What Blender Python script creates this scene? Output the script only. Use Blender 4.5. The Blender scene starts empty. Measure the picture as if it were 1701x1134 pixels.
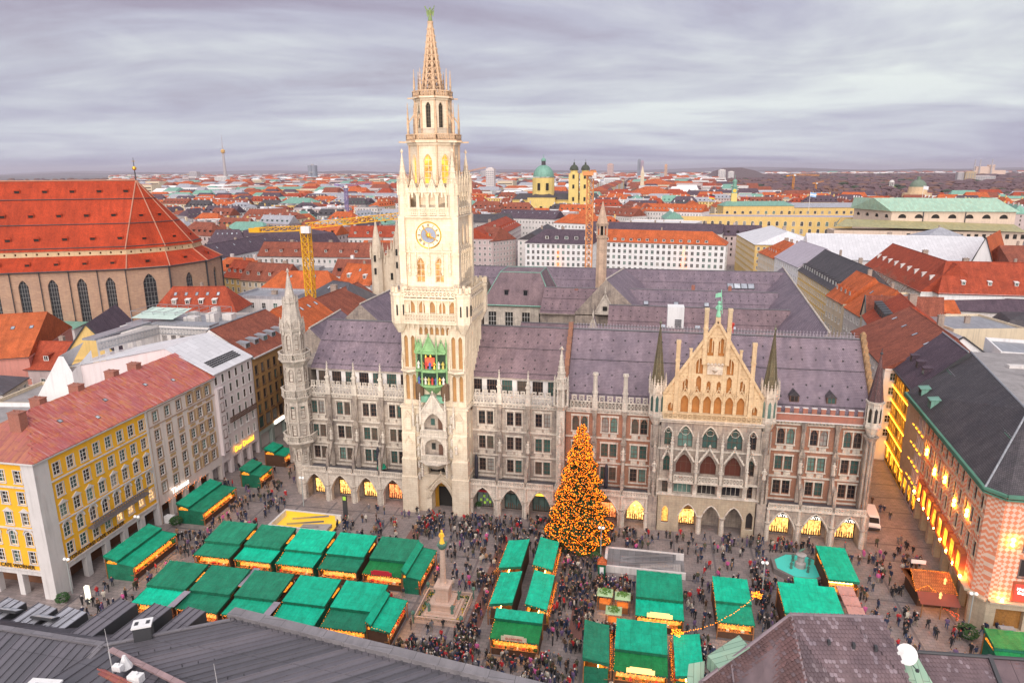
import bpy, math, random
import numpy as np
from math import sin, cos, pi, radians, sqrt, atan2, hypot
from mathutils import Vector, Matrix
S = bpy.context.scene
COL = S.collection
RNG = random.Random(7)
# ------------------------------------------------------------------ camera, world, sun, exposure
cam_d = bpy.data.cameras.new('camera'); cam = bpy.data.objects.new('camera', cam_d); COL.objects.link(cam)
cam_d.sensor_width = 36.0; cam_d.lens = 24.0; cam_d.clip_end = 60000; cam_d.clip_start = 0.5
_p, _y, _r = radians(14.06), radians(11), radians(-0.3)
_F = Vector((-sin(_y)*cos(_p), cos(_y)*cos(_p), -sin(_p))); _R0 = Vector((cos(_y), sin(_y), 0)); _U0 = _R0.cross(_F)
_R = _R0*cos(_r) + _U0*sin(_r); _U = -_R0*sin(_r) + _U0*cos(_r)
m = Matrix((_R, _U, -_F)).transposed().to_4x4(); m.translation = Vector((0, 0, 60.7)); cam.matrix_world = m
S.camera = cam
S.view_settings.view_transform = 'Standard'; S.view_settings.look = 'None'; S.view_settings.gamma = 1.0
S.view_settings.use_curve_mapping = False
S.view_settings.exposure = 1.38
SUN_EL, SUN_AZ = radians(38), radians(176)
world = bpy.data.worlds.new('World'); S.world = world; world.use_nodes = True
nt = world.node_tree; nt.nodes.clear()
def N_(t, k, **kw):
 n = t.nodes.new(k)
 for a, b in kw.items(): setattr(n, a, b)
 return n
def L_(t, a, b): t.links.new(a, b)
def MATH(t, op, a, b=None, c=None):
 n = N_(t, 'ShaderNodeMath', operation=op)
 for i, v in enumerate((a, b, c)):
  if v is None: continue
  if isinstance(v, (int, float)): n.inputs[i].default_value = v
  else: L_(t, v, n.inputs[i])
 return n.outputs[0]
def RAMP(t, fac, stops, interp='LINEAR'):
 n = N_(t, 'ShaderNodeValToRGB'); n.color_ramp.interpolation = interp
 e = n.color_ramp.elements
 while len(e) < len(stops): e.new(0.5)
 for i, (p, c) in enumerate(stops):
  e[i].position = p; e[i].color = (*c, 1) if len(c) == 3 else c
 L_(t, fac, n.inputs[0]); return n.outputs[0]
def MIX(t, fac, a, b, mode='MIX'):
 n = N_(t, 'ShaderNodeMix', data_type='RGBA', blend_type=mode)
 for i, v in ((0, fac), (6, a), (7, b)):
  if isinstance(v, (int, float)): n.inputs[i].default_value = v
  elif isinstance(v, tuple): n.inputs[i].default_value = (*v, 1) if len(v) == 3 else v
  else: L_(t, v, n.inputs[i])
 return n.outputs[2]
sky = N_(nt, 'ShaderNodeTexSky', sky_type='NISHITA', sun_disc=False, sun_elevation=SUN_EL, sun_rotation=SUN_AZ)
sky.air_density = 1.2; sky.dust_density = 2.5
tc = N_(nt, 'ShaderNodeTexCoord'); sep = N_(nt, 'ShaderNodeSeparateXYZ'); L_(nt, tc.outputs['Generated'], sep.inputs[0])
# rotate so that cloud streaks run across the view
cx, cy, cz = sep.outputs
ca, sa = cos(radians(11)), sin(radians(11))
rx = MATH(nt, 'ADD', MATH(nt, 'MULTIPLY', cx, ca), MATH(nt, 'MULTIPLY', cy, sa))
ry = MATH(nt, 'ADD', MATH(nt, 'MULTIPLY', cx, -sa), MATH(nt, 'MULTIPLY', cy, ca))
den = MATH(nt, 'ADD', MATH(nt, 'MAXIMUM', cz, 0.0), 0.10)
cmb = N_(nt, 'ShaderNodeCombineXYZ')
L_(nt, MATH(nt, 'DIVIDE', rx, den), cmb.inputs[0]); L_(nt, MATH(nt, 'DIVIDE', ry, den), cmb.inputs[1])
def cloudnoise(sx, sy, detail, rough, dist=0.0, off=0.0):
 mp = N_(nt, 'ShaderNodeMapping'); mp.inputs['Scale'].default_value = (sx, sy, 1); mp.inputs['Location'].default_value = (off, off*.7, 0)
 L_(nt, cmb.outputs[0], mp.inputs[0])
 n = N_(nt, 'ShaderNodeTexNoise'); n.inputs['Scale'].default_value = 1; n.inputs['Detail'].default_value = detail
 n.inputs['Roughness'].default_value = rough; n.inputs['Distortion'].default_value = dist
 L_(nt, mp.outputs[0], n.inputs['Vector']); return n.outputs[0]
n1 = cloudnoise(0.26, 0.42, 6, 0.55, 0.9, 3.1)
n2 = cloudnoise(0.8, 1.1, 8, 0.62, 0.9, 9.0)
nn = MATH(nt, 'ADD', MATH(nt, 'MULTIPLY', n1, 0.75), MATH(nt, 'MULTIPLY', n2, 0.25))
col = RAMP(nt, nn, [(0.36, (0.40, 0.35, 0.45)), (0.44, (0.52, 0.51, 0.62)), (0.52, (0.67, 0.68, 0.74)), (0.61, (0.84, 0.87, 0.86))])
# slightly deeper and bluer close to the horizon, as an overcast sky seen edge-on
hz = RAMP(nt, cz, [(0.0, (0.90, 0.92, 1.06)), (0.05, (0.96, 0.99, 1.06)), (0.13, (1.08, 1.10, 1.06)), (0.24, (.97, .95, .98)), (0.45, (.88, .86, .92))])
col = MIX(nt, 1.0, col, hz, 'MULTIPLY')
bgs = N_(nt, 'ShaderNodeBackground'); bgs.inputs[1].default_value = 0.06; L_(nt, sky.outputs[0], bgs.inputs[0])
bgc = N_(nt, 'ShaderNodeBackground'); bgc.inputs[1].default_value = 0.375; L_(nt, col, bgc.inputs[0])
mxs = N_(nt, 'ShaderNodeMixShader'); mxs.inputs[0].default_value = 0.9
L_(nt, bgs.outputs[0], mxs.inputs[1]); L_(nt, bgc.outputs[0], mxs.inputs[2])
wo = N_(nt, 'ShaderNodeOutputWorld'); L_(nt, mxs.outputs[0], wo.inputs[0])
world.cycles.sampling_method = 'AUTOMATIC'
sun_d = bpy.data.lights.new('sun', 'SUN'); sun_d.energy = 1.5; sun_d.angle = radians(75); sun_d.color = (1.0, 0.92, 0.84)
sun = bpy.data.objects.new('sun', sun_d); COL.objects.link(sun)
# sun stands behind the camera: sky rotation is measured clockwise from +Y
sd = Vector((sin(SUN_AZ)*cos(SUN_EL), cos(SUN_AZ)*cos(SUN_EL), sin(SUN_EL)))
sun.rotation_euler = sd.to_track_quat('Z', 'Y').to_euler(); sun.location = sd*300
# ------------------------------------------------------------------ mesh builder
class MB:
 def __init__(s): s.v = []; s.f = []; s.m = []; s.T = None
 def add(s, vs, fs, mi=0):
  b = len(s.v)
  if s.T is not None: vs = [tuple(s.T @ Vector(v)) for v in vs]
  s.v.extend(vs)
  for f in fs: s.f.append(tuple(b+i for i in f)); s.m.append(mi)
  return s
 def quad(s, a, b, c, d, mi=0): return s.add([a, b, c, d], [(0, 1, 2, 3)], mi)
 def tri(s, a, b, c, mi=0): return s.add([a, b, c], [(0, 1, 2)], mi)
 def box(s, x0, y0, z0, x1, y1, z1, mi=0):
  v = [(x0,y0,z0),(x1,y0,z0),(x1,y1,z0),(x0,y1,z0),(x0,y0,z1),(x1,y0,z1),(x1,y1,z1),(x0,y1,z1)]
  return s.add(v, [(0,3,2,1),(4,5,6,7),(0,1,5,4),(1,2,6,5),(2,3,7,6),(3,0,4,7)], mi)
 def prism(s, poly, z0, z1, mi=0, top=None):
  n = len(poly); v = [(p[0], p[1], z0) for p in poly]+[(p[0], p[1], z1) for p in poly]
  s.add(v, [(i, (i+1) % n, n+(i+1) % n, n+i) for i in range(n)]+[tuple(range(n))[::-1]], mi)
  return s.add([(p[0], p[1], z1) for p in poly], [tuple(range(n))], mi if top is None else top)
 def frust(s, x, y, z0, z1, r0, r1, n=8, mi=0, rot=None, cap=True):
  rot = pi/n if rot is None else rot
  a = [(cos(rot+2*pi*i/n), sin(rot+2*pi*i/n)) for i in range(n)]
  v = [(x+r0*c, y+r0*d, z0) for c, d in a]
  if r1 < 1e-4:
   s.add(v+[(x, y, z1)], [(i, (i+1) % n, n) for i in range(n)], mi)
  else:
   v += [(x+r1*c, y+r1*d, z1) for c, d in a]
   s.add(v, [(i, (i+1) % n, n+(i+1) % n, n+i) for i in range(n)]+([tuple(range(n, 2*n))] if cap else []), mi)
  return s
 def lathe(s, x, y, prof, n=10, mi=0, rot=0):
  v = []; f = []
  for r, z in prof: v += [(x+r*cos(rot+2*pi*i/n), y+r*sin(rot+2*pi*i/n), z) for i in range(n)]
  for k in range(len(prof)-1):
   for i in range(n): f.append((k*n+i, k*n+(i+1) % n, (k+1)*n+(i+1) % n, (k+1)*n+i))
  f.append(tuple(range((len(prof)-1)*n, len(prof)*n)))
  return s.add(v, f, mi)
 def bar(s, p, q, w, mi=0, h=None):
  p, q = Vector(p), Vector(q); d = q-p
  if d.length < 1e-6: return s
  d.normalize(); up = Vector((0, 0, 1)) if abs(d.z) < .95 else Vector((0, 1, 0))
  a = d.cross(up).normalized()*(w/2); b = a.cross(d).normalized()*((h or w)/2)
  v = [tuple(o+i*a+j*b) for o in (p, q) for i, j in ((-1, -1), (1, -1), (1, 1), (-1, 1))]
  return s.add(v, [(0,1,2,3),(7,6,5,4),(0,4,5,1),(1,5,6,2),(2,6,7,3),(3,7,4,0)], mi)
 def tube(s, pts, r, n=6, mi=0, closed=False):
  pts = [Vector(p) for p in pts]; v = []; f = []; rs = r if isinstance(r, (list, tuple)) else [r]*len(pts)
  for i, p in enumerate(pts):
   d = (pts[min(i+1, len(pts)-1)]-pts[max(i-1, 0)]).normalized()
   up = Vector((0, 0, 1)) if abs(d.z) < .9 else Vector((1, 0, 0))
   a = d.cross(up).normalized(); b = a.cross(d)
   v += [tuple(p+rs[i]*(cos(2*pi*k/n)*a+sin(2*pi*k/n)*b)) for k in range(n)]
  for i in range(len(pts)-1):
   for k in range(n): f.append((i*n+k, (i+1)*n+k, (i+1)*n+(k+1) % n, i*n+(k+1) % n))
  f.append(tuple(range(n))); f.append(tuple(range((len(pts)-1)*n, len(pts)*n))[::-1])
  return s.add(v, f, mi)
 def ball(s, x, y, z, r, n=6, mi=0, sz=1.0):
  k = max(3, n//2+1)
  pr = [(max(r*sin(pi*i/k), .001), z-r*sz*cos(pi*i/k)) for i in range(k+1)]
  return s.lathe(x, y, pr, n, mi)
 def octa(s, x, y, z, r, mi=0, rz=None):
  rz = rz or r
  return s.add([(x+r,y,z),(x-r,y,z),(x,y+r,z),(x,y-r,z),(x,y,z+rz),(x,y,z-rz)],
                     [(0,2,4),(2,1,4),(1,3,4),(3,0,4),(2,0,5),(1,2,5),(3,1,5),(0,3,5)], mi)
 def merge(s, o, T=None):
  b = len(s.v); s.v.extend([tuple(T @ Vector(v)) for v in o.v] if T is not None else o.v)
  s.f.extend([tuple(b+i for i in f) for f in o.f]); s.m.extend(o.m); return s
 def mesh(s, name, mats, smooth=False):
  me = bpy.data.meshes.new(name)
  if not isinstance(mats, (list, tuple)): mats = [mats]
  me.from_pydata(s.v, [], s.f)
  for q in mats: me.materials.append(q)
  if len(mats) > 1: me.polygons.foreach_set('material_index', s.m)
  n = len(me.polygons); nl = len(me.loops)
  if n:
   co = np.empty(len(me.vertices)*3); me.vertices.foreach_get('co', co); co = co.reshape(-1, 3)
   nr = np.empty(n*3); me.polygons.foreach_get('normal', nr); nr = nr.reshape(-1, 3)
   lt = np.empty(n, dtype=np.int32); me.polygons.foreach_get('loop_total', lt)
   vi = np.empty(nl, dtype=np.int32); me.loops.foreach_get('vertex_index', vi)
   t = np.stack([-nr[:, 1], nr[:, 0], np.zeros(n)], 1); ln = np.linalg.norm(t, axis=1)
   flat = ln < 0.05; t[flat] = (1, 0, 0); ln[flat] = 1; t /= ln[:, None]
   b = np.cross(nr, t); li = np.repeat(np.arange(n), lt); P = co[vi]
   uv = np.stack([(P*t[li]).sum(1), (P*b[li]).sum(1)], 1).astype(np.float32)
   me.uv_layers.new(name='UVMap').data.foreach_set('uv', uv.ravel())
  if smooth: me.polygons.foreach_set('use_smooth', [True]*n)
  me.update(); return me
ROOTLOC = {}
def tag(o, label=None, cat=None, group=None, kind=None):
 if label: o['label'] = label
 if cat: o['category'] = cat
 if group: o['group'] = group
 if kind: o['kind'] = kind
 return o
def thing(name, label, cat, loc=(0, 0, 0), rz=0, group=None):
 o = bpy.data.objects.new(name, None); COL.objects.link(o); o.location = loc; o.rotation_euler = (0, 0, rz)
 o.empty_display_size = 0.5
 ROOTLOC[o.name] = Vector(loc)
 return tag(o, label, cat, group)
def obj(name, data, mats=None, parent=None, loc=None, rz=0, world_space=True, smooth=False, scale=None, label=None, kind=None):
 """link one mesh object; with world_space the mesh (or loc) is in world coordinates even under a moved, unrotated parent"""
 me = data.mesh(name, mats, smooth) if isinstance(data, MB) else data
 o = bpy.data.objects.new(name, me); COL.objects.link(o)
 if loc is not None: o.location = loc
 if rz: o.rotation_euler = (0, 0, rz)
 if scale: o.scale = scale if isinstance(scale, tuple) else (scale,)*3
 if parent is not None:
  o.parent = parent
  if world_space and parent.name in ROOTLOC: o.matrix_parent_inverse = Matrix.Translation(-ROOTLOC[parent.name])
 if label: o['label'] = label
 if kind: o['kind'] = kind
 return o
def child(name, me, parent, loc=(0, 0, 0), rz=0, label=None):
 return obj(name, me, None, parent, loc, rz, world_space=False, label=label)
def copy_tree(src, loc=None, rz=None, label=None, group=None):
 r = src.copy(); COL.objects.link(r)
 if loc is not None: r.location = loc
 if rz is not None: r.rotation_euler = (0, 0, rz)
 if label: r['label'] = label
 if group: r['group'] = group
 def rec(a, b):
  for ch in list(a.children):
   c = ch.copy(); COL.objects.link(c); c.parent = b; rec(ch, c)
 rec(src, r); return r
CACHE = {}
def cached(key, fn):
 if key not in CACHE: CACHE[key] = fn()
 return CACHE[key]
# ------------------------------------------------------------------ materials
MATS = {}
def newmat(name):
 mt = bpy.data.materials.new(name); mt.use_nodes = True
 t = mt.node_tree; b = t.nodes['Principled BSDF']; return mt, t, b
def setc(b, c, rough=.8, metal=0, spec=.5):
 b.inputs['Base Color'].default_value = (*c, 1); b.inputs['Roughness'].default_value = rough
 b.inputs['Metallic'].default_value = metal; b.inputs['Specular IOR Level'].default_value = spec
def uvn(t): return N_(t, 'ShaderNodeUVMap').outputs[0]
def noise(t, vec, scale, detail=4, rough=.6, dist=0):
 n = N_(t, 'ShaderNodeTexNoise'); n.inputs['Scale'].default_value = scale; n.inputs['Detail'].default_value = detail
 n.inputs['Roughness'].default_value = rough; n.inputs['Distortion'].default_value = dist
 if vec is not None: L_(t, vec, n.inputs['Vector'])
 return n.outputs[0]
def mapped(t, vec, sc=(1, 1, 1), rot=0):
 m = N_(t, 'ShaderNodeMapping'); m.inputs['Scale'].default_value = sc; m.inputs['Rotation'].default_value = (0, 0, rot)
 L_(t, vec, m.inputs[0]); return m.outputs[0]
def bump(t, b, h, st=.3, dist=.05):
 n = N_(t, 'ShaderNodeBump'); n.inputs['Strength'].default_value = st; n.inputs['Distance'].default_value = dist
 L_(t, h, n.inputs['Height']); L_(t, n.outputs[0], b.inputs['Normal'])
def geo_pos(t): return N_(t, 'ShaderNodeNewGeometry').outputs['Position']
def mul(c, k): return tuple(min(1, x*k) for x in c)
def plain(name, c, rough=.7, metal=0, spec=.5):
 if name not in MATS:
  mt, t, b = newmat(name); setc(b, c, rough, metal, spec); MATS[name] = mt
 return MATS[name]
def emit(name, c, st, base=None):
 if name not in MATS:
  mt, t, b = newmat(name); setc(b, base or c, .5)
  b.inputs['Emission Color'].default_value = (*c, 1); b.inputs['Emission Strength'].default_value = st
  MATS[name] = mt
 return MATS[name]
def weathered(name, c, var=.18, scale=.35, rough=.85, grime=(.12, .1, .09), g=.35, streak=True):
 """plaster or painted surface: large tone drift, fine grain and rain streaks"""
 if name in MATS: return MATS[name]
 mt, t, b = newmat(name); setc(b, c, rough, 0, .3); p = geo_pos(t)
 a = noise(t, p, scale, 5, .6); f = noise(t, p, 6, 3, .6)
 k = MATH(t, 'ADD', MATH(t, 'MULTIPLY', a, .7), MATH(t, 'MULTIPLY', f, .3))
 col = RAMP(t, k, [(.3, mul(c, 1-var)), (.7, mul(c, 1+var))])
 if streak:
  s = noise(t, mapped(t, p, (1.6, 1.6, .12)), 1, 4, .65)
  col = MIX(t, MATH(t, 'MULTIPLY', RAMP(t, s, [(.5, (0, 0, 0)), (.78, (1, 1, 1))]), g), col, grime)
 L_(t, col, b.inputs['Base Color']); bump(t, b, f, .15, .02)
 MATS[name] = mt; return mt
def ashlar(name, c, c2, mortar, bw=.7, bh=.33, g=.5, grime=(.10, .085, .08), gs=.5):
 """stone or brick courses with dark weathering"""
 if name in MATS: return MATS[name]
 mt, t, b = newmat(name); setc(b, c, .88, 0, .25); p = geo_pos(t); u = uvn(t)
 br = N_(t, 'ShaderNodeTexBrick'); br.inputs['Scale'].default_value = 1
 br.inputs['Color1'].default_value = (*c, 1); br.inputs['Color2'].default_value = (*c2, 1); br.inputs['Mortar'].default_value = (*mortar, 1)
 br.inputs['Brick Width'].default_value = bw; br.inputs['Row Height'].default_value = bh
 br.inputs['Mortar Size'].default_value = .012; br.inputs['Mortar Smooth'].default_value = .3; L_(t, u, br.inputs['Vector'])
 n = noise(t, p, gs, 6, .65, .5); s = noise(t, mapped(t, p, (2.2, 2.2, .2)), 1, 5, .7)
 k = MATH(t, 'MULTIPLY', RAMP(t, MATH(t, 'ADD', MATH(t, 'MULTIPLY', n, .55), MATH(t, 'MULTIPLY', s, .45)), [(.42, (0, 0, 0)), (.64, (1, 1, 1))]), g)
 col = MIX(t, k, br.outputs[0], grime)
 f = noise(t, p, 9, 3, .7); col = MIX(t, .22, col, RAMP(t, f, [(.3, (.3, .3, .3)), (.7, (1, 1, 1))]), 'MULTIPLY')
 L_(t, col, b.inputs['Base Color']); bump(t, b, MATH(t, 'ADD', br.outputs[1], MATH(t, 'MULTIPLY', f, -.6)), -.25, .03)
 MATS[name] = mt; return mt
def tiles(name, c, c2=None, pw=.22, ph=.32, rough=.8, var=.25, patch=.35, moss=None):
 """roof tiles in rows, laid along the slope"""
 if name in MATS: return MATS[name]
 mt, t, b = newmat(name); setc(b, c, rough, 0, .25); u = uvn(t); p = geo_pos(t); c2 = c2 or mul(c, .7)
 br = N_(t, 'ShaderNodeTexBrick'); br.inputs['Scale'].default_value = 1
 br.inputs['Color1'].default_value = (*mul(c, 1+var*.5), 1); br.inputs['Color2'].default_value = (*c2, 1); br.inputs['Mortar'].default_value = (*mul(c, .35), 1)
 br.inputs['Brick Width'].default_value = pw; br.inputs['Row Height'].default_value = ph; br.inputs['Mortar Size'].default_value = .03
 br.inputs['Mortar Smooth'].default_value = .5; br.inputs['Bias'].default_value = -.2; L_(t, u, br.inputs['Vector'])
 n = noise(t, p, patch, 6, .65, .6); s = noise(t, mapped(t, u, (.9, .09, 1)), 1, 4, .6)
 col = MIX(t, .75, br.outputs[0], RAMP(t, n, [(.3, (.62, .62, .66)), (.7, (1.25, 1.2, 1.15))]), 'MULTIPLY')
 col = MIX(t, .45, col, RAMP(t, s, [(.35, (.6, .6, .6)), (.65, (1.15, 1.15, 1.15))]), 'MULTIPLY')
 if moss: col = MIX(t, MATH(t, 'MULTIPLY', RAMP(t, noise(t, p, .22, 5, .7), [(.5, (0,0,0)), (.72, (1,1,1))]), .6), col, moss)
 L_(t, col, b.inputs['Base Color']); bump(t, b, br.outputs[1], -.35, .03)
 MATS[name] = mt; return mt
def metalroof(name, c, seam=.6, var=.2, rough=.45, stain=None, g=.5, across=True):
 """standing seam sheet with patchy oxidation"""
 if name in MATS: return MATS[name]
 mt, t, b = newmat(name); setc(b, c, rough, .15, .5); u = uvn(t); p = geo_pos(t)
 br = N_(t, 'ShaderNodeTexBrick'); br.inputs['Scale'].default_value = 1; br.offset = .5
 br.inputs['Color1'].default_value = (*mul(c, 1+var), 1); br.inputs['Color2'].default_value = (*mul(c, 1-var), 1); br.inputs['Mortar'].default_value = (*mul(c, .45), 1)
 br.inputs['Brick Width'].default_value = 3.2; br.inputs['Row Height'].default_value = seam; br.inputs['Mortar Size'].default_value = .025
 L_(t, mapped(t, u, (1, 1, 1), pi/2), br.inputs['Vector'])
 n = noise(t, p, .5, 7, .7, .8); col = br.outputs[0]
 s = noise(t, mapped(t, u, (1.4, .16, 1)), 1, 5, .7)
 k = MATH(t, 'MULTIPLY', RAMP(t, MATH(t, 'ADD', MATH(t, 'MULTIPLY', n, .5), MATH(t, 'MULTIPLY', s, .5)), [(.45, (0,0,0)), (.6, (1,1,1))]), g)
 col = MIX(t, k, col, stain or mul(c, .55))
 L_(t, col, b.inputs['Base Color']); bump(t, b, br.outputs[1], .3, .03)
 MATS[name] = mt; return mt
def tarp(name, c):
 if name in MATS: return MATS[name]
 mt, t, b = newmat(name); setc(b, c, .55, 0, .4); p = geo_pos(t)
 n = noise(t, p, .9, 5, .65, .5); f = noise(t, mapped(t, p, (3, 3, 3)), 1, 3, .6, 1.2)
 col = MIX(t, .6, c, RAMP(t, n, [(.3, mul(c, .72)), (.7, mul(c, 1.35))])); L_(t, col, b.inputs['Base Color'])
 br = N_(t, 'ShaderNodeTexBrick'); br.inputs['Scale'].default_value = 1; br.offset = 0
 for k, v in (('Color1', (1, 1, 1, 1)), ('Color2', (.86, .88, .86, 1)), ('Mortar', (.62, .66, .62, 1))): br.inputs[k].default_value = v
 br.inputs['Brick Width'].default_value = 1.3; br.inputs['Row Height'].default_value = 1.7; br.inputs['Mortar Size'].default_value = .035; br.inputs['Mortar Smooth'].default_value = .8; L_(t, uvn(t), br.inputs['Vector'])
 oi = N_(t, 'ShaderNodeObjectInfo'); col = MIX(t, 1, col, RAMP(t, oi.outputs['Random'], [(0, (.75, .78, .75)), (1, (1.25, 1.12, 1.1))]), 'MULTIPLY')
 w = noise(t, mapped(t, p, (1.2, .35, 1)), 1, 5, .7, .8); col = MIX(t, 1, col, br.outputs[0], 'MULTIPLY'); col = MIX(t, .5, col, RAMP(t, w, [(.35, (.5, .58, .52)), (.65, (1.3, 1.25, 1.2))]), 'MULTIPLY'); L_(t, col, b.inputs['Base Color'])
 bump(t, b, f, .7, .2); MATS[name] = mt; return mt
def glassmat(name, stops, rough=.12):
 """window glass with curtains or rooms behind: tone picked per window"""
 if name in MATS: return MATS[name]
 mt, t, b = newmat(name); setc(b, (.03, .04, .04), rough, 0, .6)
 oi = N_(t, 'ShaderNodeObjectInfo'); col = RAMP(t, oi.outputs['Random'], stops, 'CONSTANT')
 n = noise(t, geo_pos(t), .8, 3, .5); col = MIX(t, .5, col, RAMP(t, n, [(.3, (.4, .4, .4)), (.7, (1.3, 1.3, 1.3))]), 'MULTIPLY')
 L_(t, col, b.inputs['Base Color']); MATS[name] = mt; return mt
def litmat(name, c=(1, .55, .15), st=3.0, sc=1.2):
 """lit room or shop behind glass: patchy warm light"""
 if name in MATS: return MATS[name]
 mt, t, b = newmat(name); setc(b, (.2, .1, .04), .3); p = geo_pos(t)
 n = noise(t, p, sc, 5, .75, .4); col = RAMP(t, n, [(.38, mul(c, .08)), (.5, mul(c, .55)), (.62, c), (.75, (1, .92, .7))])
 L_(t, col, b.inputs['Emission Color']); b.inputs['Emission Strength'].default_value = st; MATS[name] = mt; return mt
def leafmat(name, c, c2):
 if name in MATS: return MATS[name]
 mt, t, b = newmat(name); setc(b, c, .7, 0, .3)
 col = RAMP(t, noise(t, geo_pos(t), 1.7, 4, .7), [(.3, c), (.7, c2)]); L_(t, col, b.inputs['Base Color']); MATS[name] = mt; return mt
GLASS = glassmat('window glass', [(0, (.035, .03, .03)), (.3, (.05, .10, .09)), (.5, (.10, .085, .07)), (.62, (.02, .02, .025)), (.8, (.13, .22, .19)), (.93, (.28, .27, .25))])
LIT = litmat('lit room', (1, .42, .08), 1.0)
SHOP = litmat('lit shop', (1, .48, .12), 1.5, 2.6)
BULB = emit('warm bulb', (1, .22, .012), 1.5)
WHITEF = weathered('white window frame', (.72, .70, .68), .05, streak=False)
BROWNF = plain('brown window frame', (.12, .06, .04), .6)
DARK = plain('dark interior', (.02, .018, .016), .9)
# ------------------------------------------------------------------ openings and walls
def arch_pts(x0, x1, z0, z1, kind, n=7):
 """outline of the head of an opening, from left spring to right spring"""
 c = (x0+x1)/2; w = (x1-x0)/2
 if kind == 'p':                                   # pointed
  rise = min(w*1.45, (z1-z0)*.6); zs = z1-rise; out = []
  for i in range(n):
   a = i/(n-1); out.append((x0+(c-x0)*(1-cos(a*pi/2))**.9 if 0 else c-w*(1-a)**.62, zs+rise*a**.92))
  return out+[(2*c-x, z) for x, z in out[-2::-1]]
 if kind == 's': rise = w*.35
 else: rise = w
 zs = z1-rise
 return [(c-w*cos(pi*i/(2*n-2)), zs+rise*sin(pi*i/(2*n-2))) for i in range(2*n-1)]
def wall(mb, O, ang, width, z0, z1, holes=(), depth=.25, mi=0, back=None, rev=None):
 """wall face starting at O=(x,y), running along ang, outward normal to its right side; holes (x0,x1,z0,z1,kind) are real openings with reveals"""
 D = (cos(ang), sin(ang)); Nn = (D[1], -D[0]); rev = mi if rev is None else rev
 def P(u, z, d=0): return (O[0]+D[0]*u-Nn[0]*d, O[1]+D[1]*u-Nn[1]*d, z)
 xs = sorted({0, width, *[h[0] for h in holes], *[h[1] for h in holes]}); zs = sorted({z0, z1, *[h[2] for h in holes], *[h[3] for h in holes]})
 for i in range(len(xs)-1):
  a, b = xs[i], xs[i+1]; xm = (a+b)/2; run = None
  for j in range(len(zs)-1):
   zm = (zs[j]+zs[j+1])/2
   hit = any(h[0] < xm < h[1] and h[2] < zm < h[3] for h in holes)
   if not hit and run is None: run = zs[j]
   if hit and run is not None: mb.quad(P(a, run), P(b, run), P(b, zs[j]), P(a, zs[j]), mi); run = None
  if run is not None: mb.quad(P(a, run), P(b, run), P(b, zs[-1]), P(a, zs[-1]), mi)
 for h in holes:
  a, b, c, d = h[:4]; k = h[4] if len(h) > 4 else 'r'
  if k == 'r': pts = [(a, c), (a, d), (b, d), (b, c)]
  else:
   hp = arch_pts(a, b, c, d, k); pts = [(a, c)]+hp+[(b, c)]
   for (xa, za), (xb, zb) in zip(hp, hp[1:]):
    if d-za > 1e-4 or d-zb > 1e-4: mb.quad(P(xa, za), P(xb, zb), P(xb, d), P(xa, d), mi)
  if c <= z0+1e-6: ring = list(zip(pts, pts[1:]))
  else: ring = list(zip(pts, pts[1:]+pts[:1]))
  for (xa, za), (xb, zb) in ring: mb.quad(P(xa, za), P(xa, za, depth), P(xb, zb, depth), P(xb, zb), rev)
  if back is not None: mb.add([P(x, z, depth) for x, z in pts][::-1], [tuple(range(len(pts)))], back)
def hole_row(width, n, w, zb, zt, kind='r', x0=0, x1=None, pair=None):
 x1 = width if x1 is None else x1; out = []
 for i in range(n):
  c = x0+(x1-x0)*(i+.5)/n
  for cc in ((c-pair, c+pair) if pair else (c,)): out.append((cc-w/2, cc+w/2, zb, zt, kind))
 return out
def win_mesh(w, h, kind='r', cols=2, rows=2, surround=.14, sill=True, fm='f', bar=.07):
 """frame with bars, stone surround and sill, centred on x, bottom at z 0, wall face at y 0; returns (frame mesh, pane mesh)"""
 mb = MB(); s = surround
 if kind == 'r': out = [(-w/2, 0), (-w/2, h), (w/2, h), (w/2, 0)]
 else: out = [(-w/2, 0)]+arch_pts(-w/2, w/2, 0, h, kind, 5)+[(w/2, 0)]
 if s:
  cx, cz = 0, h/2
  o2 = [(x+(s if x > 0 else -s), z+(s if z > 0.01 and abs(x) < w/2-.01 or z >= h-.01 else 0)) for x, z in out]
  for (a, b), (c, d), (e, f), (g, i) in zip(out, out[1:], o2[1:], o2): mb.add([(a,-.06,b),(c,-.06,d),(e,-.06,f),(g,-.06,i),(e,.0,f),(g,.0,i),(a,.02,b),(c,.02,d)], [(0,3,2,1),(3,5,4,2),(0,1,7,6)], 1)
 if sill: mb.box(-w/2-s-.05, -.16, -.12, w/2+s+.05, .02, 0, 1)
 y0, y1 = .14, .2
 zt = lambda x: h if kind == 'r' else np.interp(x, *zip(*[(p[0], p[1]) for p in out[1:-1]]))
 for (a, b), (c, d) in zip(out, out[1:]):
  mb.bar((a, .17, b), (c, .17, d), bar*1.4, 0)
 mb.bar((-w/2, .17, bar/2), (w/2, .17, bar/2), bar*1.4, 0)
 for i in range(1, cols):
  x = -w/2+w*i/cols; mb.box(x-bar/2, y0, 0, x+bar/2, y1, float(zt(x)), 0)
 for j in range(1, rows):
  z = h*j/rows*(1.12 if rows == 2 else 1); hw = w/2
  if kind != 'r':
   xs = [x for x in np.linspace(0, w/2, 12) if zt(x) > z]; hw = max(xs) if xs else .05
  mb.box(-hw, y0+.005, z-bar/2, hw, y1-.005, z+bar/2, 0)
 g = MB(); g.add([(x, .19, z) for x, z in out][::-1], [tuple(range(len(out)))])
 return mb, g
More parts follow.
